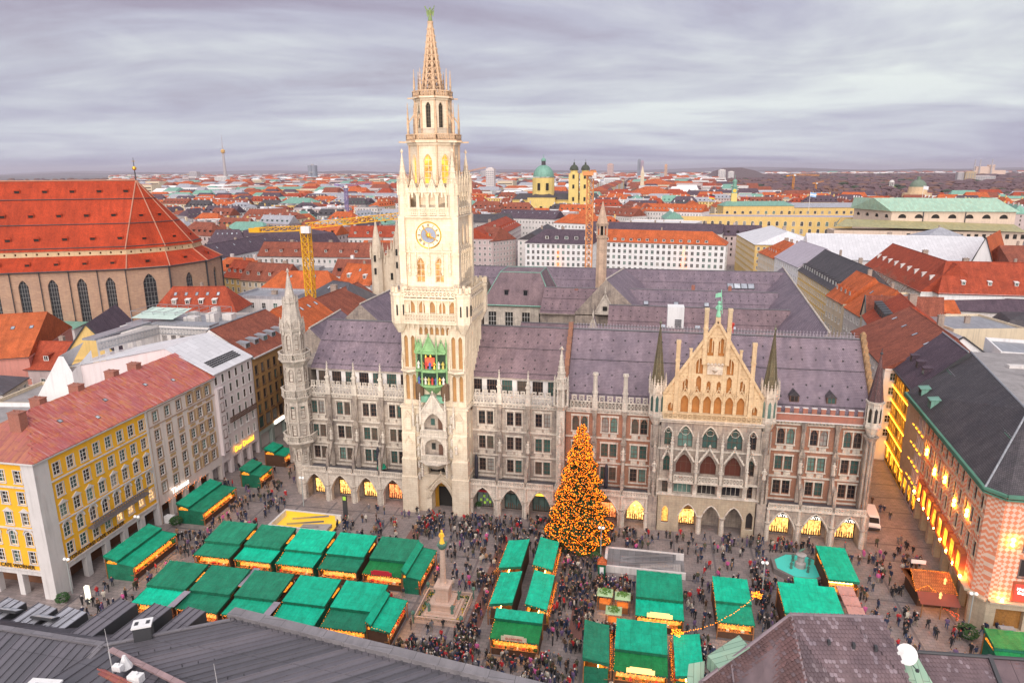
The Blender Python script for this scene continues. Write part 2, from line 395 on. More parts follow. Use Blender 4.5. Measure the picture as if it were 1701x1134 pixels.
def window(parent, x, y, z, ang, w, h, kind='r', cols=2, rows=2, frame=None, stone=None, glass=None, surround=.14, sill=True, split=True, bar=.07, label=None):
 """place one window (part) with its pane (sub-part); x, y on the wall face, ang = running direction of the wall"""
 frame = frame or WHITEF; stone = stone or frame; glass = glass or GLASS
 key = ('win', round(w, 2), round(h, 2), kind, cols, rows, surround, sill, frame.name, stone.name, bar)
 def mk():
  a, g = win_mesh(w, h, kind, cols, rows, surround, sill, bar=bar)
  return a.mesh('window', [frame, stone]), g
 fm, gm = cached(key, mk)
 if split:
  o = obj('window', fm, None, parent, (x, y, z), ang, label=label)
  pm = cached(key+(glass.name,), lambda: gm.mesh('pane', glass))
  child('pane', pm, o)
 else:
  def mk2():
   a, g = win_mesh(w, h, kind, cols, rows, surround, sill, bar=bar)
   q = MB(); q.merge(a)
   for f in g.f: q.f.append(tuple(i+len(q.v) for i in f)); q.m.append(2)
   q.v.extend(g.v); return q.mesh('window', [frame, stone, glass])
  o = obj('window', cached(key+(glass.name, 'joined'), mk2), None, parent, (x, y, z), ang, label=label)
 return o
# ------------------------------------------------------------------ ground, square, streets
GROUND = weathered('city ground', (.16, .14, .145), .25, .02, streak=False)
def paving_mat():
 mt, t, b = newmat('plaza paving'); setc(b, (.3, .28, .27), .62, 0, .4); p = geo_pos(t)
 br = N_(t, 'ShaderNodeTexBrick'); br.inputs['Scale'].default_value = 1
 br.inputs['Color1'].default_value = (.31, .26, .25, 1); br.inputs['Color2'].default_value = (.235, .205, .20, 1); br.inputs['Mortar'].default_value = (.13, .11, .11, 1)
 br.inputs['Brick Width'].default_value = .9; br.inputs['Row Height'].default_value = .6; br.inputs['Mortar Size'].default_value = .02
 L_(t, p, br.inputs['Vector'])
 n = noise(t, p, .16, 6, .65, .4); f = noise(t, p, 2.2, 5, .7)
 c = MIX(t, .7, br.outputs[0], RAMP(t, n, [(.3, (.7, .68, .7)), (.7, (1.25, 1.2, 1.16))]), 'MULTIPLY')
 c = MIX(t, .35, c, RAMP(t, f, [(.35, (.6, .6, .6)), (.65, (1.15, 1.15, 1.15))]), 'MULTIPLY')
 L_(t, c, b.inputs['Base Color']); bump(t, b, br.outputs[1], .2, .01)
 return mt
g = MB(); g.quad((-30000, -600, -.05), (30000, -600, -.05), (30000, 45000, -.05), (-30000, 45000, -.05))
obj('ground', g, GROUND, kind='structure')
g = MB(); g.quad((-110, 20, 0), (75, 20, 0), (75, 112, 0), (-110, 112, 0)); g.quad((-85, 112, 0), (-62, 112, 0), (-62, 340, 0), (-85, 340, 0)); g.quad((36, 112, 0), (75, 112, 0), (75, 480, 0), (36, 480, 0)); g.quad((-62, 250, 0), (36, 250, 0), (36, 345, 0), (-62, 345, 0))
g.quad((-62, 112, 0), (36, 112, 0), (36, 250, 0), (-62, 250, 0))
obj('plaza', g, paving_mat(), kind='structure')
STRIP = weathered('dark granite strip', (.15, .132, .135), .3, .5, .6, streak=False)
def strip(x0, y0, x1, y1, w=.45):
 q = MB(); d = Vector((x1-x0, y1-y0)).normalized()*w/2
 q.quad((x0+d.y, y0-d.x, .004), (x1+d.y, y1-d.x, .004), (x1-d.y, y1+d.x, .004), (x0-d.y, y0+d.x, .004)); return q
sb = MB()
for k in range(21): sb.merge(strip(-80+k*6.2, 58, -80+k*6.2, 109.6, .34))
o = obj('paving_strips', sb, STRIP, kind='structure')
sb = MB()
for y in (69.5, 82.5, 95.5, 106.8):
 q = MB(); q.quad((-80, y-.2, .008), (45, y-.2, .008), (45, y+.2, .008), (-80, y+.2, .008)); sb.merge(q)
for y in range(112, 240, 6): sb.quad((38, y-.2, .008), (46+.11*(y-92), y-.2, .008), (46+.11*(y-92), y+.2, .008), (38, y+.2, .008))
obj('paving_bands', sb, STRIP, kind='structure')
sb = MB(); RED = weathered('red paving', (.2, .1, .085), .2, .7, .6, streak=False)
for x, y, w, d in ((-38, 82, 2.2, 22), (-22, 76, 2.0, 26), (-8, 79, 2.2, 7), (-31, 68, 12, 2.4)): sb.quad((x, y, .012), (x+w, y, .012), (x+w, y+d, .012), (x, y+d, .012))
obj('paving_red_slabs', sb, RED, kind='structure')
# ------------------------------------------------------------------ houses
def slope_pt(a, b, t): return tuple(a[i]+(b[i]-a[i])*t for i in range(3))
MANUAL = []          # circles used to keep the filler blocks clear of hand-placed ones
FLATROOF = weathered('flat roof gravel', (.30, .28, .28), .25, .4, .9)
CHIM = ashlar('chimney render', (.46, .36, .30), (.36, .27, .22), (.4, .36, .32), .4, .15, .4)
ZINC = metalroof('zinc sheet', (.32, .33, .36), .5, .12, .4)
DGREY = plain('dark sheet', (.05, .05, .055), .5)
def chimney(par, x, y, z, h=1.6, w=1.0, mat=None):
 b = MB(); b.box(-w/2, -w*.35, -1.5, w/2, w*.35, h); b.box(-w/2-.08, -w*.35-.08, h, w/2+.08, w*.35+.08, h+.12)
 for i in (-1, 1): b.frust(i*w*.22, 0, h+.12, h+.4, .11, .1, 6)
 me = cached(('chim', h, w, (mat or CHIM).name), lambda: b.mesh('chimney', mat or CHIM)); return obj('chimney', me, None, par, (x, y, z))
def dormer(par, x, y, z, ang, w=1.4, h=1.5, dep=2.4, mat=None, kind='shed', cheek=None):
 """dormer part facing the running direction's right side; window front at local y=0"""
 mat = mat or ZINC; cheek = cheek or WHITEF
 def mk():
  b = MB()
  if kind == 'shed':
   b.box(-w/2, 0, 0, w/2, .05, h, 1); b.add([(-w/2,.05,0),(-w/2,.05,h),(-w/2,dep,h+.15),(w/2,.05,0),(w/2,.05,h),(w/2,dep,h+.15)], [(0,1,2),(3,5,4)], 0)
   b.add([(-w/2-.12,-.15,h),(w/2+.12,-.15,h),(w/2+.12,dep,h+.25),(-w/2-.12,dep,h+.25),(-w/2-.12,-.15,h-.1),(w/2+.12,-.15,h-.1),(w/2+.12,dep,h+.1),(-w/2-.12,dep,h+.1)], [(0,1,2,3),(4,5,1,0),(5,6,2,1),(7,4,0,3)], 0)
  else:
   b.box(-w/2, 0, 0, w/2, dep, h*.7, 1)
   b.add([(-w/2-.1,-.1,h*.65),(w/2+.1,-.1,h*.65),(0,-.1,h*1.15),(-w/2-.1,dep,h*.65),(w/2+.1,dep,h*.65),(0,dep,h*1.15)], [(0,1,2),(1,4,5,2),(0,2,5,3)], 0)
  hh = h*(.8 if kind == 'shed' else .6)
  b.add([(-w*.36,-.02,.15),(w*.36,-.02,.15),(w*.36,-.02,hh),(-w*.36,-.02,hh)], [(0,1,2,3)], 2)
  b.box(-.04, -.05, .15, .04, 0, hh, 1)
  return b.mesh('dormer', [mat, cheek, GLASS])
 me = cached(('dorm', w, h, dep, mat.name, kind, cheek.name), mk); return obj('dormer', me, None, par, (x, y, z), ang)
SKYL = glassmat('skylight glass', [(0, (.35, .37, .42)), (.5, (.5, .53, .58))], .08)
def skylight(par, p, n, ang, w=.9, h=1.3):
 """skylight lying in the roof slope: n = slope rise/run, ang running direction of the eave"""
 def mk():
  b = MB(); dy, dz = 1/sqrt(1+n*n), n/sqrt(1+n*n); o = .08
  P = lambda u, v, k: (u, v*dy-k*dz, v*dz+k*dy)
  b.add([P(-w/2,0,o),P(w/2,0,o),P(w/2,h,o),P(-w/2,h,o),P(-w/2,0,-.1),P(w/2,0,-.1),P(w/2,h,-.1),P(-w/2,h,-.1)], [(0,1,2,3),(4,5,1,0),(5,6,2,1),(6,7,3,2),(7,4,0,3)], 1)
  b.add([P(-w/2+.1,.1,o+.02),P(w/2-.1,.1,o+.02),P(w/2-.1,h-.1,o+.02),P(-w/2+.1,h-.1,o+.02)], [(0,1,2,3)], 0)
  return b.mesh('skylight', [SKYL, DGREY])
 return obj('skylight', cached(('sky', w, h, round(n, 2)), mk), None, par, p, ang)
def house(name, label, cat, P0, P1, depth, ze, zr, roof='g', wallm=None, roofm=None, floors=0, pitch=2.8, ww=1.1, wh=1.6, frame=None, stone=None, glass=None,
          hip=(0, 0), dorm=0, dk=None, sky=0, chim=1, roff=.5, group=None, split=False, ground=4.5, sides='flr', arch='r', rows=None, oh=.4, parapet=None, cornice=True, cols=2, surround=.14, wfn=None):
 P0, P1 = Vector(P0), Vector(P1); D = (P1-P0); W = D.length; D.normalize(); Nn = Vector((D.y, -D.x)); ang = atan2(D.y, D.x)
 P2, P3 = P1-Nn*depth, P0-Nn*depth; c = (P0+P2)/2
 root = thing(name, label, cat, (c.x, c.y, 0), 0, group); MANUAL.append((c.x, c.y, hypot(W, depth)/2))
 root_info = dict(root=root, P=(P0, P1, P2, P3), ang=ang, W=W, N=Nn, D=D)
 if rows is None:
  rows = []; fh = (ze-ground-.6)/max(floors, 1)
  for i in range(floors): zb = ground+fh*i+fh*.28; rows.append((zb, zb+min(wh, fh*.62)))
 sd = {'f': (P0, ang, W), 'r': (P1, ang+pi/2, depth), 'b': (P2, ang+pi, W), 'l': (P3, ang-pi/2, depth)}
 wb = MB()
 for k, (O, a, wd) in sd.items():
  hs = []; facing = k in sides
  if facing and rows:
   n = max(1, int(wd/pitch)) if wfn is None else wfn
   for (zb, zt) in rows: hs += hole_row(wd, n, ww, zb, zt, arch, x0=.3, x1=wd-.3)
  wall(wb, O, a, wd, 0, ze, hs, .22)
  d = Vector((cos(a), sin(a)))
  for h in hs:
   p = O+d*((h[0]+h[1])/2); window(root, p.x, p.y, h[2], a, ww, h[3]-h[2], arch, cols=cols, frame=frame, stone=stone, glass=glass, split=split, surround=surround)
 gl = lambda u, v, z: (*(P0+D*u-Nn*v), z)
 h0, h1 = hip; rb = MB(); t = .18
 if roof in 'gh':
  r0, r1, rv = h0, W-h1, depth*roff
  if roof == 'h' and hip == (0, 0): r0, r1 = depth*.5, W-depth*.5
  s_f = (zr-ze)/rv; s_b = (zr-ze)/(depth-rv)
  o0 = oh if r0 > 0 else .15; o1 = oh if r1 < W else .15
  zf, zb_ = ze-s_f*oh, ze-s_b*oh
  e = [gl(-o0, -oh, zf), gl(W+o1, -oh, zf), gl(W+o1, depth+oh, zb_), gl(-o0, depth+oh, zb_)]
  if r0 == 0: r0 = -o0
  if r1 == W: r1 = W+o1
  a, b_ = gl(r0, rv, zr), gl(r1, rv, zr)
  lo = [(p[0], p[1], p[2]-t) for p in e]
  rb.quad(e[0], e[1], b_, a); rb.quad(e[2], e[3], a, b_); rb.tri(e[1], e[2], b_) ; rb.tri(e[3], e[0], a)
  for i in range(4): rb.quad(lo[i], lo[(i+1) % 4], e[(i+1) % 4], e[i], 1)
  rb.add(lo[::-1], [(0, 1, 2, 3)], 1)
  if hip[0] == 0 and roof == 'g': wb.tri(gl(0, 0, ze), gl(0, depth, ze), gl(0, rv, zr-.12)); wb.tri(gl(0, 0, ze), gl(0, rv, zr-.12), gl(0, depth, ze))
  rd = MB(); rd.tube([a, b_], .14, 6); obj('ridge_cap', rd, CHIM if 'metal' in roofm.name else roofm, root)
  slope = s_f
 elif roof == 'x':                                   # gable towards the front
  e = [gl(-oh, -.15, ze-.1), gl(W+oh, -.15, ze-.1), gl(W+oh, depth+.15, ze-.1), gl(-oh, depth+.15, ze-.1)]; a, b_ = gl(W*roff, -.15, zr), gl(W*roff, depth+.15, zr)
  rb.quad(e[3], e[0], a, b_); rb.quad(e[1], e[2], b_, a); rb.tri(e[2], e[3], b_); lo = [(p[0], p[1], p[2]-t) for p in e]
  rb.quad(lo[3], lo[0], e[0], e[3], 1); rb.quad(lo[1], lo[2], e[2], e[1], 1)
  rb.bar(e[0], a, .3, 1); rb.bar(a, e[1], .3, 1)
  wb.tri(gl(0, 0, ze), gl(W, 0, ze), gl(W*roff, 0, zr-.1)); slope = (zr-ze)/(W*roff)
 elif roof == 'm':                                   # mansard
  zi = ze+(zr-ze)*.68; k = 2.0
  e = [gl(-oh, -oh, ze), gl(W+oh, -oh, ze), gl(W+oh, depth+oh, ze), gl(-oh, depth+oh, ze)]; i_ = [gl(k, k, zi), gl(W-k, k, zi), gl(W-k, depth-k, zi), gl(k, depth-k, zi)]
  q = min(W, depth)/2
  for j in range(4): rb.quad(e[j], e[(j+1) % 4], i_[(j+1) % 4], i_[j])
  if W >= depth: a, b_ = gl(q, depth/2, zr), gl(W-q, depth/2, zr); rb.quad(i_[0], i_[1], b_, a); rb.quad(i_[2], i_[3], a, b_); rb.tri(i_[1], i_[2], b_); rb.tri(i_[3], i_[0], a)
  else: a, b_ = gl(W/2, q, zr), gl(W/2, depth-q, zr); rb.quad(i_[1], i_[2], b_, a); rb.quad(i_[3], i_[0], a, b_); rb.tri(i_[0], i_[1], a); rb.tri(i_[2], i_[3], b_)
  slope = (zi-ze)/(k+oh); rv = k+oh
 else:                                               # flat with parapet
  pz = zr
  for a_, b_, c_, d_ in ((0, 0, W, .35), (0, depth-.35, W, depth), (0, .36, .35, depth-.36), (W-.35, .36, W, depth-.36)):
   v = [gl(a_, b_, ze+.01), gl(c_, b_, ze+.01), gl(c_, d_, ze+.01), gl(a_, d_, ze+.01)]; v += [(x, y, pz) for x, y, z in v]
   rb.add(v, [(4,5,6,7),(0,1,5,4),(1,2,6,5),(2,3,7,6),(3,0,4,7)], 1)
  rb.quad(gl(0, 0, ze+.3), gl(W, 0, ze+.3), gl(W, depth, ze+.3), gl(0, depth, ze+.3)); slope = 0
 obj('wall', wb, wallm, root); obj('roof', rb, [roofm, parapet or (wallm if roof in 'f' else DGREY)], root)
 if cornice and roof != 'f':
  cb = MB()
  for k, (O, a_, wd) in sd.items():
   dd = Vector((cos(a_), sin(a_))); nn2 = Vector((dd.y, -dd.x)); A = O-dd*.0+nn2*.14; B = O+dd*wd+nn2*.14
   cb.bar((A.x, A.y, ze-.38), (B.x, B.y, ze-.38), .27, 0, .3)
  obj('cornice', cb, stone or frame or wallm, root)
 if dorm and roof in 'ghm':
  kd = dk or {}; f = kd.pop('at', .3) if isinstance(dk, dict) and 'at' in dk else .28
  if roof == 'm': f = .12
  for i in range(dorm):
   u = (W-(h0+h1 if roof != 'm' else 0))*(i+.5)/dorm+(h0 if roof != 'm' else 0); v = (rv*f if roof != 'm' else .35); z = ze+slope*v
   p = P0+D*u-Nn*v; dormer(root, p.x, p.y, z, ang, **{**dict(w=1.3, h=1.4, dep=min(1.4/max(slope, .3), 3.5), mat=roofm if 'sheet' not in roofm.name else ZINC), **kd})
 for i in range(sky):
  u = h0+(W-h0-h1)*(i+.5)/sky; v = rv*.62; p = P0+D*u-Nn*v; skylight(root, (p.x, p.y, ze+slope*v), slope, ang)
 for i in range(chim):
  u = W*(i+.7)/(chim+.4); v = (rv*1.15 if roof in 'gh' else depth*.5); p = P0+D*u-Nn*v; zc = zr-.3 if roof in 'ghm' else ze+.3
  if roof == 'x': p = P0+D*W*.4-Nn*depth*(i+.6)/(chim+.4)
  chimney(root, p.x, p.y, zc, h=RNG.choice((1.2, 1.7)), w=RNG.choice((.8, 1.2, 1.8)))
 return root_info
# wall and roof colours
W_CREAM = weathered('cream plaster', (.66, .55, .40), .1, .3)
W_YEL = weathered('yellow plaster', (.72, .50, .19), .1, .3)
W_PALE = weathered('pale plaster', (.66, .62, .60), .08, .3)
W_WHITE = weathered('white plaster', (.76, .75, .75), .05, .3, g=.25)
W_PINK = weathered('pink plaster', (.62, .27, .22), .1, .4)
W_GREY = weathered('grey plaster', (.40, .37, .36), .12, .3)
W_ROSE = weathered('rose grey plaster', (.52, .42, .41), .1, .3)
R_RED = tiles('red clay tile', (.43, .085, .04), (.33, .055, .03))
R_ORA = tiles('orange clay tile', (.60, .15, .05), (.50, .11, .04), patch=.3)
R_RUST = tiles('brown clay tile', (.33, .105, .065), (.23, .07, .05))
R_PURP = tiles('violet slate', (.125, .088, .115), (.09, .064, .085), .25, .28, .7)
R_SLATE = tiles('grey slate', (.10, .09, .10), (.07, .065, .07), .25, .28, .6)
R_GREEN = metalroof('green copper', (.20, .40, .32), .6, .12, .6, (.14, .22, .17), .4)
R_COPR = metalroof('rusted copper', (.34, .105, .095), 1.1, .18, .5, (.50, .20, .09), .75)
R_ZINC = metalroof('pale zinc', (.42, .42, .46), .6, .1, .4)
R_WHITE = metalroof('white membrane sheet', (.72, .71, .73), 1.5, .06, .5, (.55, .54, .56), .3)
R_LILAC = metalroof('lilac zinc', (.47, .41, .46), .7, .12, .4, (.40, .34, .40), .5)
R_DGREY = metalroof('dark grey sheet', (.115, .11, .125), .6, .15, .45)
# ------------------------------------------------------------------ hand-placed buildings behind and beside the square
def H(label, P0, P1, depth, ze, zr, roof, wm, rm, floors=4, name='townhouse', cat='house', **kw):
 return house(name, label, cat, P0, P1, depth, ze, zr, roof, wm, rm, floors, **kw)
# left, between the church and the square
H('pink gabled house with a red roof and two glazed roof strips beside the church', (-166, 122), (-144.5, 133.5), 34, 18, 25.5, 'g', W_PINK, R_ORA, 0, name='pink_house', sky=6, dorm=1)
H('small white flat-roofed house at the left edge, beside the pink gabled house', (-178, 118), (-166, 124), 18, 19, 23, 'f', W_WHITE, FLATROOF, 3, chim=2)
H('steep violet roofed house with a yellow gable in front of the brick church', (-134, 133), (-124, 138), 26, 18, 26, 'x', W_YEL, R_PURP, 3, name='yellow_gabled_house', chim=3)
H('low house with a glowing red tile roof and one dormer below the pink gable', (-147, 133), (-136, 134), 14, 15, 20, 'g', W_ROSE, R_RED, 2, dorm=1)
H('plain cream house behind the rusted roof, with a grey sheet roof', (-128, 108), (-112, 110), 14, 15, 16, 'f', W_CREAM, FLATROOF, 3)
H('round-cornered grey roofed building at the left edge', (-152, 108), (-134, 116), 12, 15, 18, 'h', W_PALE, R_DGREY, 3, hip=(6, 6))
H('low pale yard building covered with grey roof plant left of the rusted roof', (-128, 84), (-101, 88), 18, 17, 18, 'f', W_WHITE, FLATROOF, 3)
H('red hipped house with four white dormers under the church apse', (-147, 180), (-122, 185), 13, 19.5, 26, 'h', W_PALE, R_RED, 3, name='hipped_house', hip=(4, 5), dorm=4, sky=5, chim=1, dk=dict(mat=WHITEF, w=1.3))
H('pale house with a flat grey roof and yellow and green blinds', (-133.5, 202), (-112, 202), 15, 20, 21, 'f', W_PALE, ZINC, 4, ww=1.4, wh=2, pitch=3.6, parapet=R_ZINC)
H('building with a grey metal hipped roof behind the left roof of the town hall', (-107, 196), (-88, 187), 17, 21.5, 27, 'h', W_PALE, R_DGREY, 4, hip=(7, 6), sky=3, chim=0)
H('flat roofed block crowded with white roof machinery behind the white gable', (-122, 143), (-99, 148), 22, 22, 22.8, 'f', W_GREY, FLATROOF, 4)
H('yellow house with a red roof and half timbering beside the apse', (-166, 246), (-156.5, 243), 12, 20, 26, 'g', W_YEL, R_RED, 5, dorm=3, chim=1)
H('pale yellow house with a brown roof and three dormers next to the half timbered one', (-155, 240), (-134, 236), 12, 20, 26, 'g', W_CREAM, R_RUST, 5, dorm=4, chim=3)
H('long orange roofed house behind the crane mast', (-135, 220), (-108, 224), 14, 20, 25.5, 'h', W_PALE, R_ORA, 4, hip=(6, 4), dorm=0, sky=2)
H('bright orange roof with two white dormers left of the town hall west gable', (-113, 238), (-99, 235), 13, 20, 26.5, 'g', W_WHITE, R_ORA, 4, dorm=2, sky=1, dk=dict(mat=WHITEF))
H('long low building with a grey-blue roof and four glass panels', (-204, 300), (-203, 358), 16, 20, 26, 'g', W_WHITE, R_PURP, 4, sky=4)
H('long red roof with small grey dormers behind the crane', (-190, 311), (-120, 315), 17, 20, 26, 'g', W_PALE, R_RUST, 4, dorm=9, chim=3)
H('darker red roof end next to the tower, seen beyond the crane jib', (-177, 391), (-116, 401), 16, 22, 28, 'g', W_PALE, R_RED, 4, dorm=8, chim=2)
H('second red roof terrace left of the tower below the long one', (-150, 345), (-105, 348), 16, 20, 24, 'g', W_PALE, R_ORA, 4, chim=3)
H('dark mansard block with a double row of dormers left of the crane cab', (-241, 377), (-184, 350), 24, 21, 29, 'm', W_PALE, R_PURP, 4, dorm=12, chim=3)
H('dark roof with white skylights just right of the brick church', (-254, 364), (-234, 372), 14, 20, 27, 'h', W_WHITE, R_PURP, 4, sky=5, hip=(4, 4))
H('green copper roofed block with white walls behind the dark skylight roof', (-285, 425), (-254, 428), 20, 22, 27, 'h', W_WHITE, R_GREEN, 4, hip=(6, 6))
H('white terraced block with long window bands right of the church roof', (-354, 489), (-312, 512), 24, 22, 23, 'f', W_WHITE, FLATROOF, 5, ww=2.2, pitch=3.2)
H('white gabled house with a rusty red roof in the middle distance on the left', (-345, 545), (-304, 555), 18, 21, 29, 'h', W_CREAM, R_RUST, 4, hip=(5, 5), dorm=8)
H('pale green roofed office block in the middle distance on the left', (-434, 771), (-391, 753), 25, 24, 30, 'h', W_WHITE, R_GREEN, 5, hip=(5, 5))
H('long yellow station hall with a flat top near the horizon on the left', (-918, 1443), (-784, 1515), 40, 21, 26, 'g', W_YEL, R_GREEN, 3, name='station_hall', cat='hall', pitch=9, ww=5)
H('long white office slab near the horizon on the left', (-1101, 1443), (-930, 1443), 30, 24, 25, 'f', W_WHITE, FLATROOF, 5, name='office_slab', cat='office', pitch=6, ww=4)
H('long pale glass-roofed train hall in the far left distance', (-553, 1060), (-392, 1069), 70, 17, 25, 'g', W_GREY, R_ZINC, 2, name='train_hall', cat='hall', pitch=6)
# Weinstrasse side, west of the town hall
H('house with an orange-red roof in slanting glazed strips behind the corner turret', (-82.2, 152.2), (-82.2, 172), 16, 22, 27.5, 'g', W_ROSE, R_ORA, 5, roff=.5, sky=5, sides='f')
H('tall narrow grey house deep in the street left of the town hall', (-82.4, 175), (-82.4, 205), 16, 21, 26, 'g', W_PALE, R_RUST, 5, sides='fl')
# centre, beyond the town hall
H('white office block with a violet mansard roof and two figures of light on its front', (-66, 380), (-28.3, 377), 22, 21.5, 28, 'h', W_WHITE, R_PURP, 5, name='office_block', cat='office', hip=(9, 1), pitch=2.9, ww=1.4, wh=1.9, dorm=5, dk=dict(w=2, h=1.8), surround=.1, wfn=None)
H('long white office block with a bright orange roof across the open square', (-28, 393), (42.6, 381), 18, 21.5, 27.5, 'g', W_WHITE, R_ORA, 5, name='office_block', cat='office', hip=(0, 8), pitch=3.1, ww=1.5, wh=1.9, dorm=14, dk=dict(at=.1, w=1.6, h=1.5), surround=.1, sky=0)
H('curved grey stone block with a red mansard roof right of the tower', (-103, 400), (-87, 390), 20, 21, 28, 'h', W_ROSE, R_RUST, 5, hip=(3, 3), dorm=3, chim=1)
H('grey stone street front with close-set windows running away right of the tower', (-87, 391), (-90, 500), 22, 22, 28, 'g', W_ROSE, R_RED, 5, sides='fl', dorm=14)
H('dark grey roofed block behind the curved one', (-126, 505), (-98, 516), 30, 23, 28, 'g', W_GREY, R_SLATE, 4)
H('long dark roof with small skylights leading towards the yellow church', (-121, 560), (-71, 545), 22, 23, 29, 'g', W_PALE, R_PURP, 4, sky=8)
H('pale block with grey roof on the right of the narrow lit street', (-74, 470), (-74, 400), 16, 21, 25, 'g', W_PALE, R_SLATE, 5, sides='fr')
H('orange vaulted roof house behind the violet mansard', (-69, 525), (-44, 514), 22, 22, 28, 'h', W_WHITE, R_ORA, 4, hip=(7, 7))
H('pale green glass-roofed block in front of the yellow church', (-128, 610), (-80, 605), 30, 20, 24, 'h', W_PALE, R_GREEN, 4, hip=(9, 9))
H('red roofed terrace row with many dormers right of the white tower block', (-52, 640), (-12, 600), 18, 22, 28, 'g', W_PALE, R_RUST, 4, dorm=8)
H('long red roof with rows of dormers before the palace', (-7, 690), (51, 668), 24, 22, 28.5, 'g', W_PALE, R_ORA, 4, dorm=14, sky=0)
H('slanted pinkish roof with close dormers left of the palace', (-27, 760), (-7, 690), 18, 22, 28, 'g', W_CREAM, R_RUST, 4, dorm=12, sides='fr')
H('white low roofed block with plant between orange roofs and palace', (-16, 560), (38, 545), 24, 20, 21, 'f', W_PALE, R_WHITE, 4)
H('violet roofed block behind the orange office roof', (-40, 470), (48, 455), 24, 21, 26, 'g', W_PALE, R_PURP, 4, chim=5)
H('grey corner palace with green roof at the start of the wide avenue', (-23, 915), (-1, 916), 24, 22, 28, 'h', W_CREAM, R_GREEN, 4, hip=(9, 9))
H('nearer of two big orange hipped roofs on the wide avenue', (-25, 1136), (48, 1150), 60, 22, 34, 'h', W_CREAM, R_ORA, 3, name='avenue_palace', cat='palace', hip=(28, 28), pitch=6)
H('farther of two big orange hipped roofs on the wide avenue', (-24, 1780), (73, 1790), 90, 24, 38, 'h', W_CREAM, R_ORA, 3, name='avenue_palace', cat='palace', hip=(40, 40), pitch=8)
for i in range(9):
 y = 1300+i*120; H(f'{["nearest","second","third","fourth","fifth","sixth","seventh","eighth","farthest"][i]} house in the long row lining the wide avenue', (-80, y), (-76, y+112), 30, 21+i%3, 28, 'g', (W_CREAM, W_PALE, W_YEL)[i % 3], (R_ORA, R_RUST, R_RED)[(i*2) % 3], 4, name='avenue_house', group='houses along the wide avenue', pitch=7, ww=3, sides='fl', chim=2)
# right of the square: palace, opera and roofs
H('yellow palace front with arched windows and a green roof', (76, 725), (145, 735), 26, 25, 29, 'h', W_YEL, R_GREEN, 0, name='green_roofed_palace', cat='palace', hip=(6, 6), rows=[(14.5, 20)], ww=2.6, pitch=7.2, arch='o')
H('lower yellow palace wing with arched windows facing the opera square', (28, 655), (190, 655), 40, 18, 19, 'f', W_YEL, R_LILAC, 0, name='palace_wing', cat='palace', rows=[(4, 8.5), (11, 15)], ww=2.4, pitch=7, arch='o')
H('long yellow palace wing with grey roof beyond the green one', (146, 760), (262, 775), 26, 22, 26, 'g', W_YEL, R_ZINC, 2, name='palace_wing', cat='palace', pitch=7, ww=2.4, wh=3)
H('red roofed garden pavilion at the edge of the bare wood', (255, 905), (295, 905), 30, 20, 28, 'h', W_YEL, R_ORA, 2, hip=(13, 13), pitch=7)
H('yellow street palace with many windows and a pale rounded roof beyond the town hall', (55.5, 443), (57.5, 381), 36, 22, 28, 'h', W_YEL, R_WHITE, 5, name='street_palace', cat='palace', sides='fr', hip=(10, 10), pitch=3, split=False)
H('cream corner house with a curved orange roof and three pale chimneys', (57, 365), (60, 338), 20, 20, 26.5, 'h', W_CREAM, R_ORA, 4, sides='fr', hip=(6, 6), dorm=4, chim=3)
H('very large white roofed hall with violet roof panels', (76, 341), (152, 330), 62, 20, 29, 'g', W_WHITE, R_WHITE, 2, name='white_hall', cat='hall', pitch=6)
H('white house with a lilac sheet metal roof between orange and grey roofs', (60, 337), (63.3, 301.5), 22, 21, 28.5, 'g', W_WHITE, R_LILAC, 5, sides='fr', chim=0, pitch=3)
H('long yellow house with a dark roof, black dormers and a white attic band', (63.4, 301), (64.6, 243), 19, 20, 28.5, 'g', W_YEL, R_SLATE, 5, name='long_yellow_house', sides='f', dorm=16, dk=dict(at=.14, w=1.6, h=1.5, mat=R_SLATE), chim=2, pitch=2.6)
H('bright orange roofed house with dark slit dormers behind the white stepped attic', (60.4, 241), (61.4, 225), 17, 20, 28, 'g', W_CREAM, R_ORA, 4, sides='fr', dorm=4)
H('orange roofed house with an octagonal lead-domed bay', (61.4, 223), (62, 208.5), 18, 19.5, 27, 'g', W_PALE, R_ORA, 4, sides='fr', sky=2)
H('house with a pale orange roof and terracotta chimneys left of the black dormers', (62, 208), (62, 204), 20, 20, 26, 'x', W_CREAM, R_RUST, 4, sides='f', chim=4)
H('white house with an orange roof carrying six big black box dormers', (61, 203), (58, 184), 17, 21, 27.5, 'g', W_WHITE, R_RED, 4, sides='fr', dorm=6, dk=dict(w=2, h=2.2, mat=DGREY, cheek=DGREY), pitch=2.4)
H('white street house with a brown-orange tiled roof and four skylights', (53, 183.5), (50.3, 149), 20, 20.5, 27.3, 'g', W_WHITE, R_RUST, 5, sides='fr', sky=4, roff=.62, pitch=2.6)
H('red hipped front wing of the old court with stepped dormers and pale chimneys', (98.3, 251), (150, 250), 18, 20, 29.5, 'h', W_WHITE, R_RED, 3, name='old_court_wing', cat='palace', hip=(4, 0), dorm=6, chim=3, dk=dict(at=.25, mat=WHITEF, w=1.1, h=1.3))
H('red roofed side wing of the old court with white slit dormers', (96, 325), (94.5, 256), 20, 19.5, 29, 'g', W_WHITE, R_RED, 3, name='old_court_wing', cat='palace', sides='f', dorm=9, dk=dict(at=.35, mat=WHITEF, w=.8, h=1.6))
H('house behind the old court with a tall white triangular gable and red roof', (134, 316), (141, 312), 46, 21, 33, 'x', W_WHITE, R_ORA, 2, name='gabled_house', chim=3)
H('broad red roof at the right edge behind the old court', (142, 297), (190, 297), 30, 22, 30, 'g', W_PALE, R_RUST, 3, chim=4)
